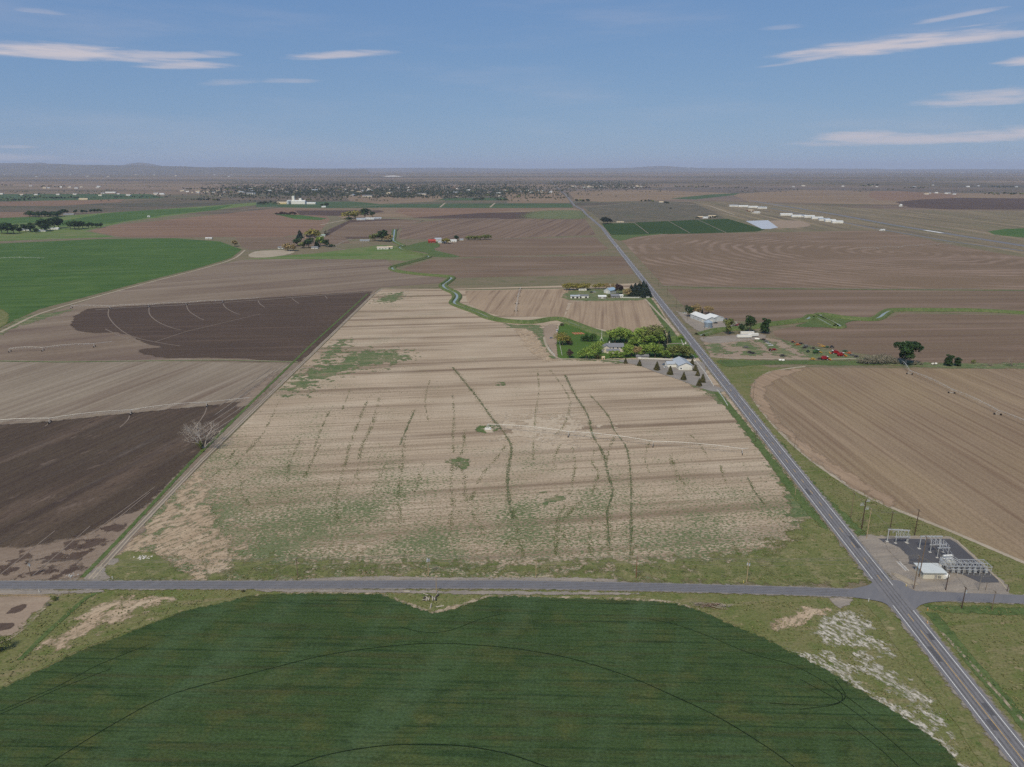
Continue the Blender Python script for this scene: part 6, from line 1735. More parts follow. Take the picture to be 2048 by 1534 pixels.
guys('p4', 'guy wires fanning from the dark pole behind the left portal', [(1796, 1074), (1806, 1074), (1812, 1074)])
guys('p5', 'guy wires fanning from the reddish pole behind the right portal', [(1850, 1074), (1862, 1074), (1870, 1074)])
# marker posts and a road sign
for (px, py, lab, c) in ((1855, 1221, 'orange marker post at the side road corner', S(220, 150, 50)), (1854, 1248, 'orange marker post right of the road below the corner', S(220, 150, 50)), (1812, 1174, 'yellow marker post at the substation gravel corner', S(220, 190, 70)),
                         (1737, 1203, 'white marker post at the lane mouth', S(235, 235, 230)), (225, 1158, 'white marker post at the gravel corner of the lane', S(235, 235, 230)), (1487, 1166, 'yellow marker post beside the pole nearest the junction', S(220, 200, 90)), (79, 1186, 'white marker post on the left verge below the lane', S(235, 235, 230))):
    t = thing('marker_post', lab, 'marker post', G(px, py))
    MB().box((0, 0, 0.75), (0.22, 0.16, 1.5)).build('post', plain('marker_%d_%d' % (px, py), c, 0.6), t)
    MB().box((0, -0.1, 1.25), (0.2, 0.04, 0.35)).build('reflector', W_white, t)

# ------------------------------------------------------------------ substation
def portal(label, pl, pr, top):
    a, c = G(*pl), G(*pr)
    h = HT(pl[0], pl[1], top)
    t = thing('steel_portal', label, 'steel portal', (a + c) / 2, 0.0, 'steel portals of the substation')
    d = (c - a) / 2
    ang = math.atan2(d.y, d.x)
    for s in (-1, 1):
        MB().cyl((s * d.x, s * d.y, 0), (s * d.x, s * d.y, h), 0.28, 0.24, 8).build('post', M_steel, t)
        MB().box((s * d.x, s * d.y, 0.2), (1.3, 1.3, 0.4), ang).build('footing', plain('concrete_footing', S(196, 192, 186), 0.8), t)
    MB().box((0, 0, h), (d.length * 2 + 1.0, 0.5, 0.5), ang).build('beam', M_steel, t)
    for k in (-0.55, 0.0, 0.55):
        MB().cyl((d.x * k, d.y * k, h - 0.25), (d.x * k, d.y * k, h - 2.0), 0.16, 0.12, 8).build('insulator', M_porc, t)
portal('white steel portal at the left rear of the substation pad', (1774, 1084), (1813, 1086), 1059)
portal('white steel portal behind the tall brown pole on the substation pad', (1838, 1098), (1878, 1098), 1073)
def switch_rack(label, px, py, n, L, H=4.2, rz=0.0, arms=False):
    t = thing('switch_rack', label, 'switch rack', G(px, py), rz, 'switch racks of the substation')
    for s in (-1, 1):
        MB().cyl((s * L * 0.4, 0, 0), (s * L * 0.4, 0, H), 0.2, 0.18, 8).build('post', M_steel, t)
        MB().box((s * L * 0.4, 0, 0.15), (1.1, 1.1, 0.3)).build('footing', plain('concrete_footing', S(196, 192, 186), 0.8), t)
    MB().box((0, 0, H), (L, 0.45, 0.4)).build('beam', M_steel, t)
    for k in range(n):
        x = -L / 2 + L * (k + 0.5) / n
        for y in (-0.6, 0.6):
            MB().cyl((x, y, H), (x, y + (0.4 if y > 0 else -0.4), H + 2.0), 0.18, 0.12, 8).build('insulator', M_porc, t)
        MB().cyl((x, -1.0, H + 2.0), (x, 1.4, H + 2.2), 0.06, 0.06, 5).build('switch_blade', M_steel, t)
switch_rack('low rack of slanted switches under the left steel portal', 1803, 1087, 4, 7.5, 3.6)
switch_rack('rack of slanted switches right of the tall brown pole', 1873, 1105, 4, 8.0, 4.2)
switch_rack('tall bus rack standing over the transformer', 1884, 1116, 2, 6.0, 5.5)
tr = thing('power_transformer', 'white power transformer with cooling fins on the substation pad', 'transformer', G(1893, 1132), 0.1)
M_tr = plain('transformer_paint', S(216, 218, 218), 0.45, var=0.05)
MB().box((0, 0, 2.2), (4.6, 3.0, 3.8)).build('tank', M_tr, tr)
MB().box((0, 0, 0.15), (6.4, 4.4, 0.3)).build('plinth', plain('concrete', S(214, 208, 200), 0.8), tr)
for s in (-1, 1):
    for k in range(6):
        MB().box((-1.9 + 0.76 * k, s * 2.05, 2.1), (0.16, 1.0, 2.8)).build('cooling_fin', M_tr, tr)
MB().cyl((-2.2, 0.6, 5.2), (2.2, 0.6, 5.2), 0.5, 0.5, 12).build('conservator', M_tr, tr)
for k in range(3):
    MB().cyl((-1.5 + 1.5 * k, -0.6, 4.1), (-1.7 + 1.7 * k, -0.9, 6.4), 0.2, 0.1, 8).build('bushing', M_porc, tr)
MB().box((2.75, -0.4, 1.7), (0.8, 1.0, 1.8)).build('control_box', M_tr, tr)
# tubular busbars from portal to rack to transformer
def busbar(label, a, c, z0, z1, off):
    A, B = G(*a), G(*c)
    t = thing('busbar', label, 'busbar', (A.x, A.y, 0), 0.0, 'substation busbars')
    for k in range(3):
        o = (k - 1) * off
        MB().cyl((o, 0, z0), (B.x - A.x + o, B.y - A.y, z1), 0.07, 0.07, 6).build('tube', M_steel, t)
        MB().cyl((o, 0, z0 - 1.6), (o, 0, z0), 0.13, 0.09, 8).build('insulator', M_porc, t)
busbar('grey busbar tubes from the left portal to its switches', (1793, 1085), (1803, 1088), 7.5, 5.8, 1.8)
busbar('grey busbar tubes from the right portal to its switches', (1858, 1098), (1873, 1106), 7.5, 6.2, 1.8)
busbar('grey busbar tubes from the switches down to the transformer', (1876, 1107), (1893, 1131), 6.4, 6.2, 1.6)
busbar('grey busbar tubes from the transformer to the switchgear bay', (1895, 1133), (1915, 1142), 5.6, 4.8, 1.4)
# outdoor switchgear: a long low frame with rows of breakers
sg = thing('switchgear_bay', 'long dense bay of grey switchgear right of the transformer', 'switchgear', G(1928, 1143), -0.03)
for r_ in range(3):
    for k in range(9):
        MB().cyl((-10 + 2.5 * k, -3.2 + 3.2 * r_, 0), (-10 + 2.5 * k, -3.2 + 3.2 * r_, 4.4), 0.13, 0.13, 6).build('post', M_steel, sg)
    MB().box((0, -3.2 + 3.2 * r_, 4.4), (20.6, 0.22, 0.24)).build('beam', M_steel, sg)
    MB().box((0, -3.2 + 3.2 * r_, 3.0), (20.6, 0.16, 0.18)).build('beam', M_steel, sg)
for k in range(9):
    MB().box((-10 + 2.5 * k, 0, 4.55), (0.18, 6.8, 0.16)).build('rafter', M_steel, sg)
for k in range(8):
    x = -8.75 + 2.5 * k
    MB().box((x, -1.6, 1.5), (1.3, 1.2, 1.6)).build('breaker', M_can if k % 3 else W_grey, sg)
    MB().box((x, 1.6, 1.4), (1.1, 1.0, 1.4)).build('breaker', plain('dark_gear', S(96, 98, 104), 0.5), sg)
    for y in (-2.6, 0.0, 2.6):
        MB().cyl((x, y, 3.1), (x, y, 4.1), 0.14, 0.09, 6).build('insulator', M_porc, sg)
# control building: cream walls, flat pale roof with eaves
cb = thing('control_building', 'low cream control building with flat pale roof in the substation', 'building', G(1858, 1150), -0.02)
MB().box((0, 0, 1.7), (9.4, 7.0, 3.4)).build('wall', plain('cream_panel', S(214, 208, 192), 0.6, var=0.04), cb)
rfm = MB()
rfm.box((0, 0, 3.62), (10.8, 8.6, 0.3)).build('roof', plain('pale_flat_roof', S(206, 210, 208), 0.5, var=0.04), cb)
dr = MB().box((1.0, -3.53, 1.1), (1.1, 0.08, 2.2)).build('door', W_grey, cb)
MB().box((2.6, -3.6, 1.4), (1.3, 0.5, 1.0)).build('air_conditioner', plain('ac_unit', S(150, 146, 140), 0.5), cb)
tk = thing('white_tank', 'small white tank right of the control building front', 'tank', G(1890, 1158), 0.5)
MB().cyl((-1.3, 0, 1.5), (1.3, 0, 1.5), 1.1, 1.1, 14).build('drum', W_white, tk)
for s in (-1, 1):
    MB().box((s * 0.8, 0, 0.3), (0.25, 1.4, 0.6)).build('saddle', W_grey, tk)
rl = thing('concrete_trough', 'long pale concrete cable trough lying beside the grey fines', 'cable trough', (G(1796, 1125) + G(1814, 1143)) / 2)
d = G(1814, 1143) - G(1796, 1125)
an = math.atan2(d.y, d.x)
for s in (-0.7, 0.7):
    MB().box((-math.sin(an) * s, math.cos(an) * s, 0.35), (d.length, 0.3, 0.5), an).build('side_wall', plain('concrete', S(214, 208, 200), 0.8), rl)
MB().box((0, 0, 0.3), (d.length - 0.4, 1.0, 0.2), an).build('bottom', W_grey, rl)

# ------------------------------------------------------------------ centre pivot irrigators
M_galv = plain('pivot_galvanised', S(214, 214, 210), 0.4, 0.2, var=0.05)
M_tyre = plain('tyre', S(38, 36, 36), 0.9)
def pivot(label, pts, hub=True, over=None, h=3.8, r=0.13, group='sprinkler pivots'):
    """pts: ground points of hub (or first tower) and towers; over: free end beyond the last tower"""
    base = pts[0]
    t = thing('irrigation_pivot', label, 'irrigation pivot', base, 0.0, group)
    L = [Vector((p.x - base.x, p.y - base.y, 0)) for p in pts]
    allp = L + ([Vector((over.x - base.x, over.y - base.y, 0))] if over is not None else [])
    for a, c in zip(allp[:-1], allp[1:]):
        free = over is not None and c is allp[-1]
        n = 10
        pp = []
        for i in range(n + 1):
            u = i / n
            q = a.lerp(c, u)
            q.z = h + (0 if free else 1.1 * 4 * u * (1 - u))
            pp.append(q)
        MB().path(pp, r, 6).build('span_pipe', M_galv, t)
        if not free:
            d = (c - a).normalized()
            nn = Vector((-d.y, d.x, 0))
            m = MB()
            for s in (-1, 1):
                prev = a + Vector((0, 0, h - 0.1))
                for i in range(1, n, 1):
                    q = a.lerp(c, i / n) + nn * (0.7 * s)
                    q.z = pp[i].z - 1.2
                    m.cyl(prev, q, 0.03, 0.03, 4)
                    m.cyl(q, pp[i], 0.03, 0.03, 4)
                    prev = q
                m.cyl(prev, c + Vector((0, 0, h - 0.1)), 0.03, 0.03, 4)
            m.build('truss', M_galv, t)
    tow = L[1:] if hub else L
    for k, p in enumerate(tow):
        ref = (allp[1] - allp[0]).normalized()
        nn = Vector((-ref.y, ref.x, 0))
        tw = MB()
        for s in (-1, 1):
            tw.cyl(p + nn * (2.1 * s) + Vector((0, 0, 0.75)), p + Vector((0, 0, h)), 0.08, 0.08, 5)
        tw.cyl(p - nn * 2.3 + Vector((0, 0, 0.75)), p + nn * 2.3 + Vector((0, 0, 0.75)), 0.12, 0.12, 6)
        tw.cyl(p - nn * 1.1 + Vector((0, 0, 2.2)), p + nn * 1.1 + Vector((0, 0, 2.2)), 0.05, 0.05, 5)
        tp = tw.build('tower', M_galv, t)
        for s in (-1, 1):
            c = p + nn * (2.2 * s) + Vector((0, 0, 0.7))
            MB().cyl(c - ref * 0.2, c + ref * 0.2, 0.7, 0.7, 14).build('wheel', M_tyre, tp)
    if hub:
        m = MB()
        for (sx, sy) in ((1, 1), (-1, 1), (-1, -1), (1, -1)):
            m.cyl((1.5 * sx, 1.5 * sy, 0.3), (0.2 * sx, 0.2 * sy, h), 0.08, 0.08, 5)
        m.cyl((0, 0, 0.3), (0, 0, h + 0.4), 0.16, 0.16, 8)
        m.build('pivot_base', M_galv, t)
        MB().box((0, 0, 0.2), (4.6, 4.6, 0.3)).build('concrete_pad', plain('pad_concrete', S(226, 222, 212), 0.8), t)
        MB().box((1.3, -1.2, 1.4), (0.8, 0.5, 1.1)).build('control_panel', W_white, t)
pivot('white centre pivot sprinkler with its pad in the middle of the stubble field', PX((976, 858), (1137, 873), (1306, 893), (1484, 908)), True, G(1496, 907))
pivot('sprinkler pipe on towers along the top edge of the dark field, left', PX((-60, 856), (100, 846), (262, 829), (414, 813)), False, G(500, 804))
pivot('sprinkler pipe crossing the drilled field on the right', PX((1800, 726), (1819, 749), (1903, 787), (1995, 830), (2110, 880)), False, None)
pivot('small sprinkler line in the tilled field near the northern farmstead', PX((1041, 578), (1037, 593), (1034, 608), (1032, 623)), False, G(1032, 632), h=3.4)
pivot('far sprinkler pipe in the brown pivot field, right', PX((1720, 500), (1755, 499), (1796, 497), (1836, 494), (1875, 491.5)), False, G(1905, 490), h=4.5)
pivot('sprinkler pipe in the pale soil above the ditch, far left', PX((20, 704), (86, 702), (189, 694)), False, G(225, 690))
pivot('sprinkler pipe along the edge of the northern dark wedge', PX((143, 617), (221, 618), (298, 614.5), (373, 610.5), (446, 606)), False, G(520, 601), h=4.0)
pivot('far sprinkler pipe in the round green field, left', PX((-120, 522), (-20, 521), (80, 520)), False, G(90, 520), h=4.5)

# ------------------------------------------------------------------ fences
M_vinyl = plain('white_vinyl', S(240, 238, 232), 0.5, var=0.04)
def fence(label, pts, h=1.3, step=3.0, rails=3, mat=None, group='white rail fences', thick=0.16):
    base = pts[0]
    t = thing('rail_fence', label, 'fence', base, 0.0, group)
    mat = mat or M_vinyl
    post = MB().box((0, 0, h / 2), (thick, thick, h)).mesh('post', mat)
    for a, c in zip(pts[:-1], pts[1:]):
        A, B = a - base, c - base
        L = (B - A).length
        n = max(1, int(L / step))
        an = math.atan2((B - A).y, (B - A).x)
        for i in range(n + (1 if c is pts[-1] else 0)):
            link('post', post, t, A.lerp(B, i / n))
        for k in range(rails):
            z = h * (0.3 + 0.62 * k / max(1, rails - 1)) if rails > 1 else h * 0.8
            mid = (A + B) / 2
            MB().box((mid.x, mid.y, z), (L, 0.07, h * 0.2), an).build('rail', mat, t)
fence('long white rail fence between the grove and the gravel yard', PX((1277, 718), (1335, 720), (1391, 723)), 1.5, 3.5)
fence('white rail fence along the road beside the workshop', PX((1391, 723), (1408, 744), (1427, 773)), 1.5, 3.5)
fence('short white rail fence from grove corner to the roadside', PX((1381, 708), (1387, 714), (1391, 723)), 1.5, 3.0)
fence('white rail fence below the drive mouth', PX((1434, 781), (1444, 794), (1455, 812)), 1.4, 3.5)
fence('white rail fence beside the driveway gate', PX((1362, 681), (1366, 690), (1372, 699)), 1.6, 2.5)
fence('white rail fence along the west side of the lawn, lower run', PX((1118, 682), (1121, 697), (1124, 712)), 1.5, 3.5)
fence('white rail fence along the west side of the lawn, upper run', PX((1116.5, 650), (1117, 661)), 1.5, 3.5)
fence('short white fence by the bare ground west of the lawn', PX((1096, 697), (1110, 713)), 1.3, 3.5, 2)
fence('white fence on the canal bank behind the lawn', PX((1132, 646), (1152, 653), (1170, 661)), 1.3, 4.0, 2)
fence('white fence before the northern farmstead conifers', PX((1241, 596), (1270, 596.3), (1299, 595.5)), 1.6, 5.0)
fence('dark wire fence posts east of the stubble field along the road', [G(rx(y) - 17 - (y - 800) * 0.02, y) for y in range(830, 1160, 30)], 1.2, 6.0, 1, M_polel, 'wire fences', 0.14)
fence('low fence posts along the ditch verge at the lower left', PX((-60, 1190), (20, 1192), (100, 1194)), 1.0, 5.0, 2, M_polel, 'wire fences', 0.12)
for (px, py, lab) in ((1366, 691, 'white stone gate pillar at the driveway, nearer the house'), (1371, 688, 'white stone gate pillar at the driveway, nearer the road')):
    t = thing('gate_pillar', lab, 'gate pillar', G(px, py))
    MB().box((0, 0, 1.0), (1.2, 1.2, 2.0)).build('shaft', W_white, t)
    MB().box((0, 0, 2.1), (1.5, 1.5, 0.25)).build('cap', W_cream, t)

# ------------------------------------------------------------------ vehicles and machinery
def prism(prof, w):
    """side outline (x, z) pushed out to width w along y"""
    n = len(prof)
    m = MB()
    v = [(x, -w / 2, z) for x, z in prof] + [(x, w / 2, z) for x, z in prof]
    f = [tuple(range(n)), tuple(reversed(range(n, 2 * n)))] + [(i, n + i, n + (i + 1) % n, (i + 1) % n) for i in range(n)]
    return m.add(v, f)
def wheel(t, x, y, r, w=0.26):
    wl = MB().cyl((x, y - w / 2, r), (x, y + w / 2, r), r, r, 14).build('wheel', M_tyre, t)
    MB().cyl((x, y - w / 2 - 0.02, r), (x, y + w / 2 + 0.02, r), r * 0.5, r * 0.5, 10).build('rim', M_steel, wl)
def car(label, px, py, rz, col, kind='car', group='parked vehicles', s=1.0):
    t = thing({'car': 'parked_car', 'pickup': 'pickup_truck', 'van': 'van'}[kind], label, {'car': 'car', 'pickup': 'pickup', 'van': 'van'}[kind], G(px, py), rz, group)
    paint = plain('paint_%d_%d_%d' % col, S(*col), 0.3, 0.1, var=0.04)
    if kind == 'pickup':
        body = [(-2.7, 0.5), (2.7, 0.5), (2.75, 0.95), (2.5, 1.1), (1.3, 1.18), (-0.6, 1.2), (-2.7, 1.2)]
        cab = [(-0.7, 1.18), (1.35, 1.16), (0.75, 1.85), (-0.5, 1.9)]
    elif kind == 'van':
        body = [(-2.5, 0.45), (2.5, 0.45), (2.5, 1.0), (1.9, 1.2), (-2.5, 1.25)]
        cab = [(-2.48, 1.2), (1.9, 1.18), (1.2, 2.0), (-2.4, 2.05)]
    else:
        body = [(-2.3, 0.4), (2.3, 0.4), (2.3, 0.75), (2.1, 0.9), (1.0, 0.98), (-2.0, 1.0), (-2.3, 0.85)]
        cab = [(-1.8, 0.98), (1.05, 0.96), (0.35, 1.5), (-1.2, 1.52)]
    prism(body, 1.9).build('body', paint, t)
    c = prism(cab, 1.66).build('cabin_glass', M_glass, t)
    xs = [p[0] for p in cab]
    MB().box(((cab[2][0] + cab[3][0]) / 2, 0, cab[2][1] + 0.03), (abs(cab[2][0] - cab[3][0]), 1.6, 0.08)).build('roof_panel', paint, c)
    if kind == 'pickup':
        MB().box((-1.7, 0, 1.215), (1.7, 1.5, 0.03)).build('load_bed', plain('bed_liner', S(60, 60, 62), 0.8), t)
    L = body[1][0]
    for sx in (-0.62, 0.64):
        for sy in (-0.86, 0.86):
            wheel(t, L * sx, sy, 0.36)
    for sy in (-0.6, 0.6):
        MB().box((L + 0.02, sy, 0.75), (0.06, 0.35, 0.16)).build('headlight', W_white, t)
car('white car parked on the gravel left of the workshop, nearer the camera', 1332, 735, 0.5, (226, 228, 230))
car('blue-grey car parked behind the white car by the workshop', 1329, 730, 0.5, (96, 116, 140))
car('white car parked alone near the road by the willows', 1369, 627.5, 0.1, (232, 232, 230), 'pickup')
car('white pickup right of the machine shed, first in the row', 1436, 641, 0.9, (224, 224, 222), 'pickup')
car('dark car right of the machine shed, second in the row', 1440, 639, 0.9, (60, 62, 70))
car('pale silver car right of the machine shed, third in the row', 1446, 640, 1.0, (196, 198, 200))
car('dark van right of the machine shed, last in the row', 1452, 640, 1.0, (70, 72, 78), 'van')
car('dark pickup at the right front corner of the machine shed', 1431, 647, 0.3, (70, 74, 76), 'pickup')
car('white pickup parked at the foot of the grain bin', 1411, 656.5, 0.2, (210, 212, 212), 'pickup')
car('white car in the northern farmstead yard', 1189, 585, 0.3, (230, 230, 232), 'van')
car('dark van next to the white car in the northern farmstead yard', 1183, 585.5, 0.3, (64, 66, 74), 'van')
car('white pickup upper in the machinery row beside the grass', 1536, 688, 2.2, (222, 222, 220), 'pickup')
car('white flatbed pickup lower in the machinery row', 1541, 692, 0.1, (228, 228, 226), 'pickup')
car('grey car on bare ground west of the lawn fence', 1103, 677, 0.2, (140, 142, 146))
car('white van at the top of the bare ground west of the lawn', 1114, 663, 1.4, (226, 226, 226), 'van')
car('white car driving down the far straight road', 1233, 494, 2.0, (240, 225, 220), 'van')
def semi_trailer(label, px, py, rz, L=14.0, H=2.7, roofm=None):
    t = thing('semi_trailer', label, 'trailer', G(px, py), rz, 'white semi trailers')
    MB().box((0, 0, 1.2 + H / 2), (L, 2.6, H)).build('box', W_white, t)
    MB().box((0, 0, 1.1), (L * 0.95, 1.2, 0.25)).build('chassis', plain('chassis', S(60, 58, 58), 0.7), t)
    for x in (-L * 0.42, -L * 0.33):
        for y in (-1.1, 1.1):
            wheel(t, x, y, 0.52, 0.4)
    for y in (-0.8, 0.8):
        MB().box((L * 0.3, y, 0.55), (0.18, 0.18, 1.1)).build('landing_leg', M_steel, t)
semi_trailer('white semi trailer, front left of the three by the dark cottonwood', 1488, 676.5, 0.05, 16)
semi_trailer('white semi trailer, rear of the three by the dark cottonwood', 1494, 670, 0.03, 15)
semi_trailer('white semi trailer, right of the three by the dark cottonwood', 1506, 674, 0.35, 13)
M_cred = plain('machine_red', S(150, 36, 40), 0.4, var=0.08)
M_cgreen = plain('machine_green', S(62, 92, 52), 0.4, var=0.1)
M_cyel = plain('machine_yellow', S(206, 160, 60), 0.5, var=0.08)
M_cor = plain('machine_orange', S(190, 110, 56), 0.5, var=0.08)
M_iron = plain('old_iron', S(72, 68, 64), 0.7, var=0.15)
M_grim = plain('grey_iron', S(120, 120, 118), 0.6, var=0.1)
def combine(label, px, py, rz, paint):
    t = thing('combine_harvester', label, 'combine', G(px, py), rz, 'combines in the machinery yard')
    prism([(-3.2, 1.3), (2.0, 1.3), (2.2, 2.6), (1.0, 3.4), (-1.8, 3.5), (-3.4, 2.6)], 2.7).build('body', paint, t)
    MB().box((-0.2, 0, 3.75), (2.6, 2.6, 0.6), 0, 1.12).build('grain_tank', paint, t)
    cb_ = prism([(2.0, 2.0), (3.3, 2.0), (3.1, 3.6), (2.0, 3.6)], 1.9).build('cab', M_glass, t)
    MB().box((2.55, 0, 3.68), (1.5, 2.1, 0.14)).build('cab_roof', W_white, cb_)
    prism([(2.2, 0.9), (4.4, 0.4), (4.4, 1.1), (2.2, 1.9)], 1.2).build('feeder', paint, t)
    hd = prism([(4.3, 0.2), (5.4, 0.15), (4.7, 0.9), (4.3, 1.3)], 5.6).build('header', paint, t)
    MB().cyl((5.1, -2.7, 1.1), (5.1, 2.7, 1.1), 0.5, 0.5, 8).build('reel', M_cyel, hd)
    MB().cyl((-0.5, 1.3, 3.6), (-3.8, 1.9, 3.7), 0.2, 0.2, 8).build('unloading_auger', paint, t)
    for y in (-1.6, 1.6):
        wheel(t, 1.7, y, 0.95, 0.6)
        wheel(t, -2.5, y * 0.85, 0.55, 0.4)
combine('dark red combine, upper left of the pair in the machinery yard', 1670, 708, 2.9, M_cred)
combine('bright red combine, lower right of the pair in the machinery yard', 1681, 713, 0.2, M_cred)
combine('dark red combine beside the lane behind the yellow implement', 1649, 720, 0.1, M_cred)
combine('green combine in the second machinery row', 1632, 707, 0.4, M_cgreen)
def tractor(label, px, py, rz, paint, trailer=False):
    t = thing('tractor', label, 'tractor', G(px, py), rz, 'old tractors in the machinery yard')
    prism([(0.2, 0.8), (2.2, 0.8), (2.2, 1.5), (0.2, 1.7)], 0.8).build('hood', paint, t)
    c = prism([(-1.4, 1.2), (0.2, 1.2), (0.1, 2.6), (-1.2, 2.6)], 1.3).build('cab', M_glass, t)
    MB().box((-0.6, 0, 2.68), (1.7, 1.5, 0.12)).build('cab_roof', paint, c)
    MB().box((-0.6, 0, 1.0), (1.8, 1.5, 0.5)).build('chassis', paint, t)
    MB().cyl((1.4, 0.25, 1.5), (1.4, 0.25, 2.5), 0.06, 0.06, 6).build('exhaust', M_iron, t)
    for y in (-0.95, 0.95):
        wheel(t, -0.9, y, 0.85, 0.5)
        wheel(t, 1.7, y * 0.8, 0.5, 0.3)
tractor('red tractor with cab in the first machinery row', 1541, 702, 0.2, M_cred)
tractor('dark green tractor in the second machinery row', 1616, 705, 0.6, M_cgreen)
tractor('dark old tractor beyond the yellow boom', 1664, 696, 0.1, M_iron)
tractor('white cabbed orange tractor at the top of the second row', 1586, 686, 0.3, M_cor)
tractor('red tractor among the equipment behind the poplars', 1472, 653, 0.4, M_cred)
tractor('small old red tractor right of the red tractor behind the poplars', 1477, 651, 2.6, M_cred)
def implement(label, px, py, rz, paint, L=5.0, W=3.2, boom=False):
    t = thing('farm_implement', label, 'farm implement', G(px, py), rz, 'implements in the machinery yard')
    for y in (-W / 2, 0, W / 2):
        MB().box((0, y, 0.9), (L, 0.2, 0.22)).build('frame_bar', paint, t)
    for x in (-L / 2, -L / 6, L / 6, L / 2):
        MB().box((x, 0, 1.05), (0.2, W, 0.2)).build('frame_bar', paint, t)
    for x in (-L / 3, L / 3):
        for k in range(5):
            y = -W / 2 + W * k / 4
            MB().cyl((x - 0.1, y, 0.5), (x + 0.1, y + 0.06, 0.5), 0.48, 0.48, 10).build('disc', M_grim, t)
    MB().cyl((L / 2, 0, 0.9), (L / 2 + 2.0, 0, 0.6), 0.12, 0.1, 6).build('drawbar', paint, t)
    for y in (-W / 2 - 0.2, W / 2 + 0.2):
        wheel(t, 0, y, 0.45, 0.25)
    if boom:
        MB().cyl((-L / 2, 0, 1.2), (L / 2 + 3, 0, 3.4), 0.22, 0.16, 6).build('boom', paint, t)
    else:
        MB().box((-0.2, 0, 1.6), (L * 0.45, W * 0.6, 0.9), 0, 1.2).build('hopper', paint, t)
for (px, py, rz, pa, lab, bm) in (
    (1565, 713, 0.1, M_iron, 'dark iron implement at the lower end of the first row', False), (1527, 681, 2.4, M_iron, 'rusty implement at the upper end of the first row', False),
    (1532, 685, 2.4, M_grim, 'grey implement second from the top of the first row', False), (1548, 701, 0.2, M_cred, 'red implement hitched right of the red tractor', False),
    (1595, 691, 0.3, M_cor, 'orange implement below the white cabbed tractor', False), (1601, 689, 0.5, M_iron, 'dark implement right of the orange implement', False),
    (1609, 697, 0.5, M_iron, 'dark bulky implement in the middle of the second row', False), (1612, 694, 0.4, M_grim, 'grey implement behind the dark bulky one', False),
    (1626, 698, 2.6, M_iron, 'dark implement behind the green combine', False), (1645, 694, 2.5, M_cyel, 'yellow boomed implement alone at the field side', True),
    (1654, 696, 2.4, M_cgreen, 'green implement right of the yellow boom', False), (1690, 704, 2.4, M_cgreen, 'green implement behind the bright red combine', False),
    (1698, 708, 2.4, M_cor, 'orange implement right of the red combine pair', False), (1704, 712, 0.2, M_grim, 'grey heap of implements next to the silver thicket', False),
    (1712, 715, 0.6, M_iron, 'dark implement touching the silver thicket', False), (1625, 720, 0.3, M_cyel, 'yellow implement beside the lane, left of the red combine', False),
    (1640, 719.5, 0.0, M_iron, 'small dark implement hitched to the lane-side red combine', False), (1499, 706, 0.2, M_iron, 'rusty implement on the grass island in the yard', False),
    (1505, 708, 0.4, M_iron, 'dark implement right on the grass island in the yard', False), (1492, 696, 0.1, M_grim, 'pale implement at the top of the grass island', False),
    (1466, 654, 0.4, M_grim, 'white-grey implement behind the loose poplar', False)):
    implement(lab, px, py, rz, pa, 4.6 + rnd.random() * 1.6, 2.6 + rnd.random() * 1.2, bm)
for (px, py, rz, lab, L) in ((1514, 680, -0.3, 'white cylindrical tank at the top of the first row', 5.0), (1560, 722.5, 0.1, 'left of two white tanks beside the yard lane', 2.6), (1566, 723, 0.0, 'right of two white tanks beside the yard lane', 2.6), (1868, 730, 0.2, 'white boat-like tank on the right field margin', 6.0)):
    t = thing('white_tank', lab, 'tank', G(px, py), rz, 'white tanks')
    MB().lathe([(0.0, -L / 2), (0.7, -L / 2 + 0.1), (0.95, -L / 2 + 0.5), (0.95, L / 2 - 0.5), (0.7, L / 2 - 0.1), (0.0, L / 2)], n=12).build('drum', W_white, t).rotation_euler = (0, math.pi / 2, 0)
    t.children[0].location = (0, 0, 1.3)
    for s in (-1, 1):
        MB().box((s * L * 0.28, 0, 0.25), (0.3, 1.3, 0.5)).build('saddle', M_iron, t)

# ------------------------------------------------------------------ logs, brush and stones
lp = thing('log_pile', 'pile of bleached logs and stumps in the notch of the wheat field', 'log pile', G(862, 1197))
for k in range(16):
    a, l_ = rnd.random() * 3.14, rnd.uniform(1.2, 3.4)
    x, y, z = rnd.uniform(-3.4, 3.4), rnd.uniform(-2.2, 2.2), rnd.uniform(0.2, 1.1)
    r_ = rnd.uniform(0.16, 0.42)
    MB().cyl((x - math.cos(a) * l_ / 2, y - math.sin(a) * l_ / 2, z), (x + math.cos(a) * l_ / 2, y + math.sin(a) * l_ / 2, z + rnd.uniform(-0.15, 0.3)), r_, r_ * 0.7, 8).build('log', M_palebark if k % 3 else M_iron, lp)
for (px, py, rz, L, lab) in ((862, 1213, 1.5, 3.2, 'single white log standing out below the log pile'), (880, 1214, 0.25, 3.4, 'single grey log right of the log pile'), (814, 1184, -0.1, 2.6, 'pale broken culvert pipe left of the log pile')):
    t = thing('fallen_log', lab, 'log', G(px, py), rz)
    MB().cyl((-L / 2, 0, 0.3), (L / 2, 0.1, 0.3), 0.32, 0.24, 8).build('trunk', M_palebark, t)
    MB().cyl((L * 0.1, 0, 0.4), (L * 0.25, 0.5, 0.8), 0.12, 0.06, 6).build('branch_stub', M_palebark, t)
bp = thing('brush_pile', 'long heap of dry brush at the top right of the wheat field', 'brush pile', G(1420, 1213), -0.1)
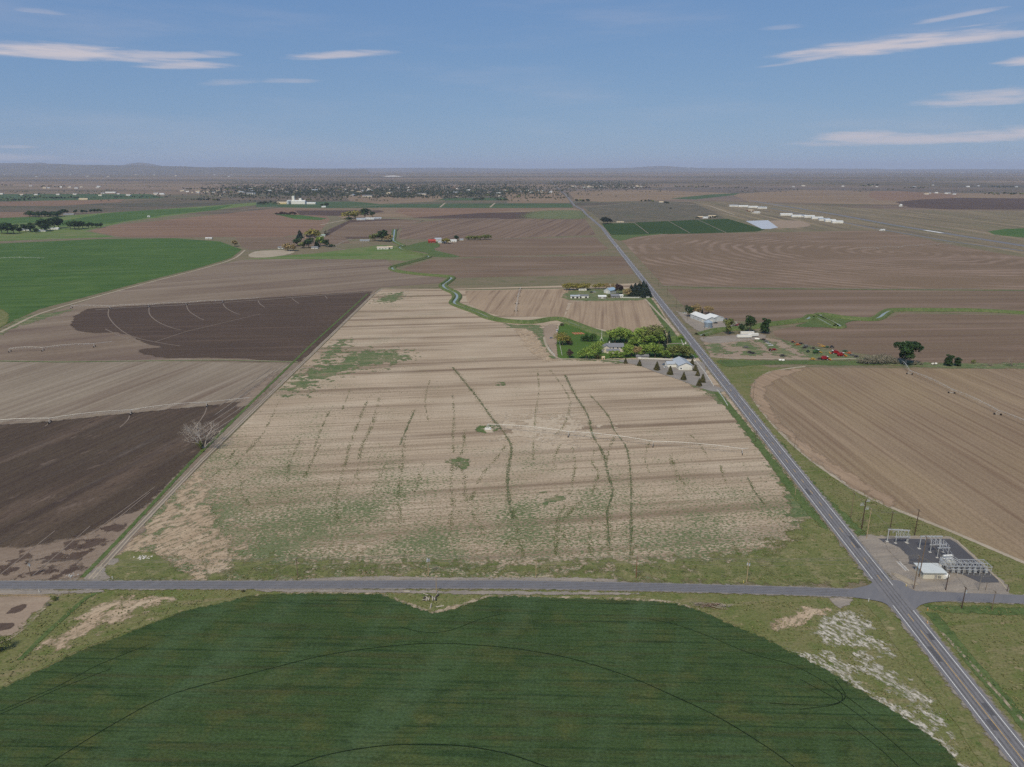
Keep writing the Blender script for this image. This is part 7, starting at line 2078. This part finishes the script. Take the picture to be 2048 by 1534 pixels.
for k in range(3):
    m = MB()
    for i in range(70):
        a = rnd.uniform(-0.7, 0.7) + (3.14 if rnd.random() < 0.5 else 0)
        c = Vector((rnd.gauss(-4 + 4 * k, 2.2), rnd.gauss(0, 0.9), 0))
        z = max(0.1, 1.5 - c.y * c.y * 0.5) * rnd.random() + 0.1
        l_ = rnd.uniform(0.8, 2.4)
        m.cyl(c + Vector((0, 0, z)), c + Vector((math.cos(a) * l_, math.sin(a) * l_, z + rnd.uniform(-0.2, 0.5))), 0.08, 0.03, 4)
    m.build('branches', plain(('brush_grey', 'brush_brown', 'brush_pale')[k], (S(150, 138, 124), S(116, 90, 74), S(176, 164, 150))[k], 0.9), bp)
rp = thing('rock_heap', 'small heap of white stones in the grassy field corner', 'rock heap', G(287, 1115))
for k in range(26):
    s_ = rnd.uniform(0.25, 0.7)
    MB().lathe([(0, -s_ * 0.5), (s_ * 0.9, -s_ * 0.2), (s_ * 0.8, s_ * 0.3), (0, s_ * 0.55)], n=6).build('stone', plain('pale_stone', S(206, 200, 192), 0.9), rp, (rnd.gauss(0, 2.2), rnd.gauss(0, 1.0), s_ * 0.3), rnd.random() * 3)
rp = thing('rubble_heap', 'low heap of pale rubble beside the dark field corner', 'rubble heap', G(142, 1152))
for k in range(18):
    s_ = rnd.uniform(0.2, 0.6)
    MB().box((0, 0, s_ * 0.3), (s_ * 1.6, s_ * 1.2, s_), 0, 0.7).build('stone', plain('grey_rubble', S(180, 178, 174), 0.9), rp, (rnd.gauss(0, 2.4), rnd.gauss(0, 0.8), 0), rnd.random() * 3)
for (px, py, tp, lab) in ((2, 1300, 1270, 'large olive brown bush at the left picture edge'), (110, 1200, 1190, 'grey green bush on the ditch bank, upper left'), (95, 1212, 1204, 'pale grey bush on the ditch bank below the upper one'),
                          (486, 1184, 1178, 'small reddish bush at the wheat field corner')):
    tree('bush', lab, 'shrub', 'olive' if px in (2, 110) else ('sage' if px == 95 else 'rust'), px, py, tp, 1.0, cat='bush')
# ------------------------------------------------------------------ haze
hz = MB()
hz.box((0, 36000, 260), (160000, 82000, 524))
m, b = new_mat('haze_air')
pv = b.n('ShaderNodeVolumePrincipled')
pv.inputs['Color'].default_value = HAZE_COL
pv.inputs['Density'].default_value = HAZE_D
pv.inputs['Anisotropy'].default_value = 0.0
pv.inputs['Density Attribute'].default_value = ''
m.cycles.homogeneous_volume = True
out = b.n('ShaderNodeOutputMaterial')
b.link(pv.outputs[0], out.inputs['Volume'])
ho = hz.build('haze', m)
ho['kind'] = 'stuff'
ho['label'] = 'thin blue haze in the air over the plain'
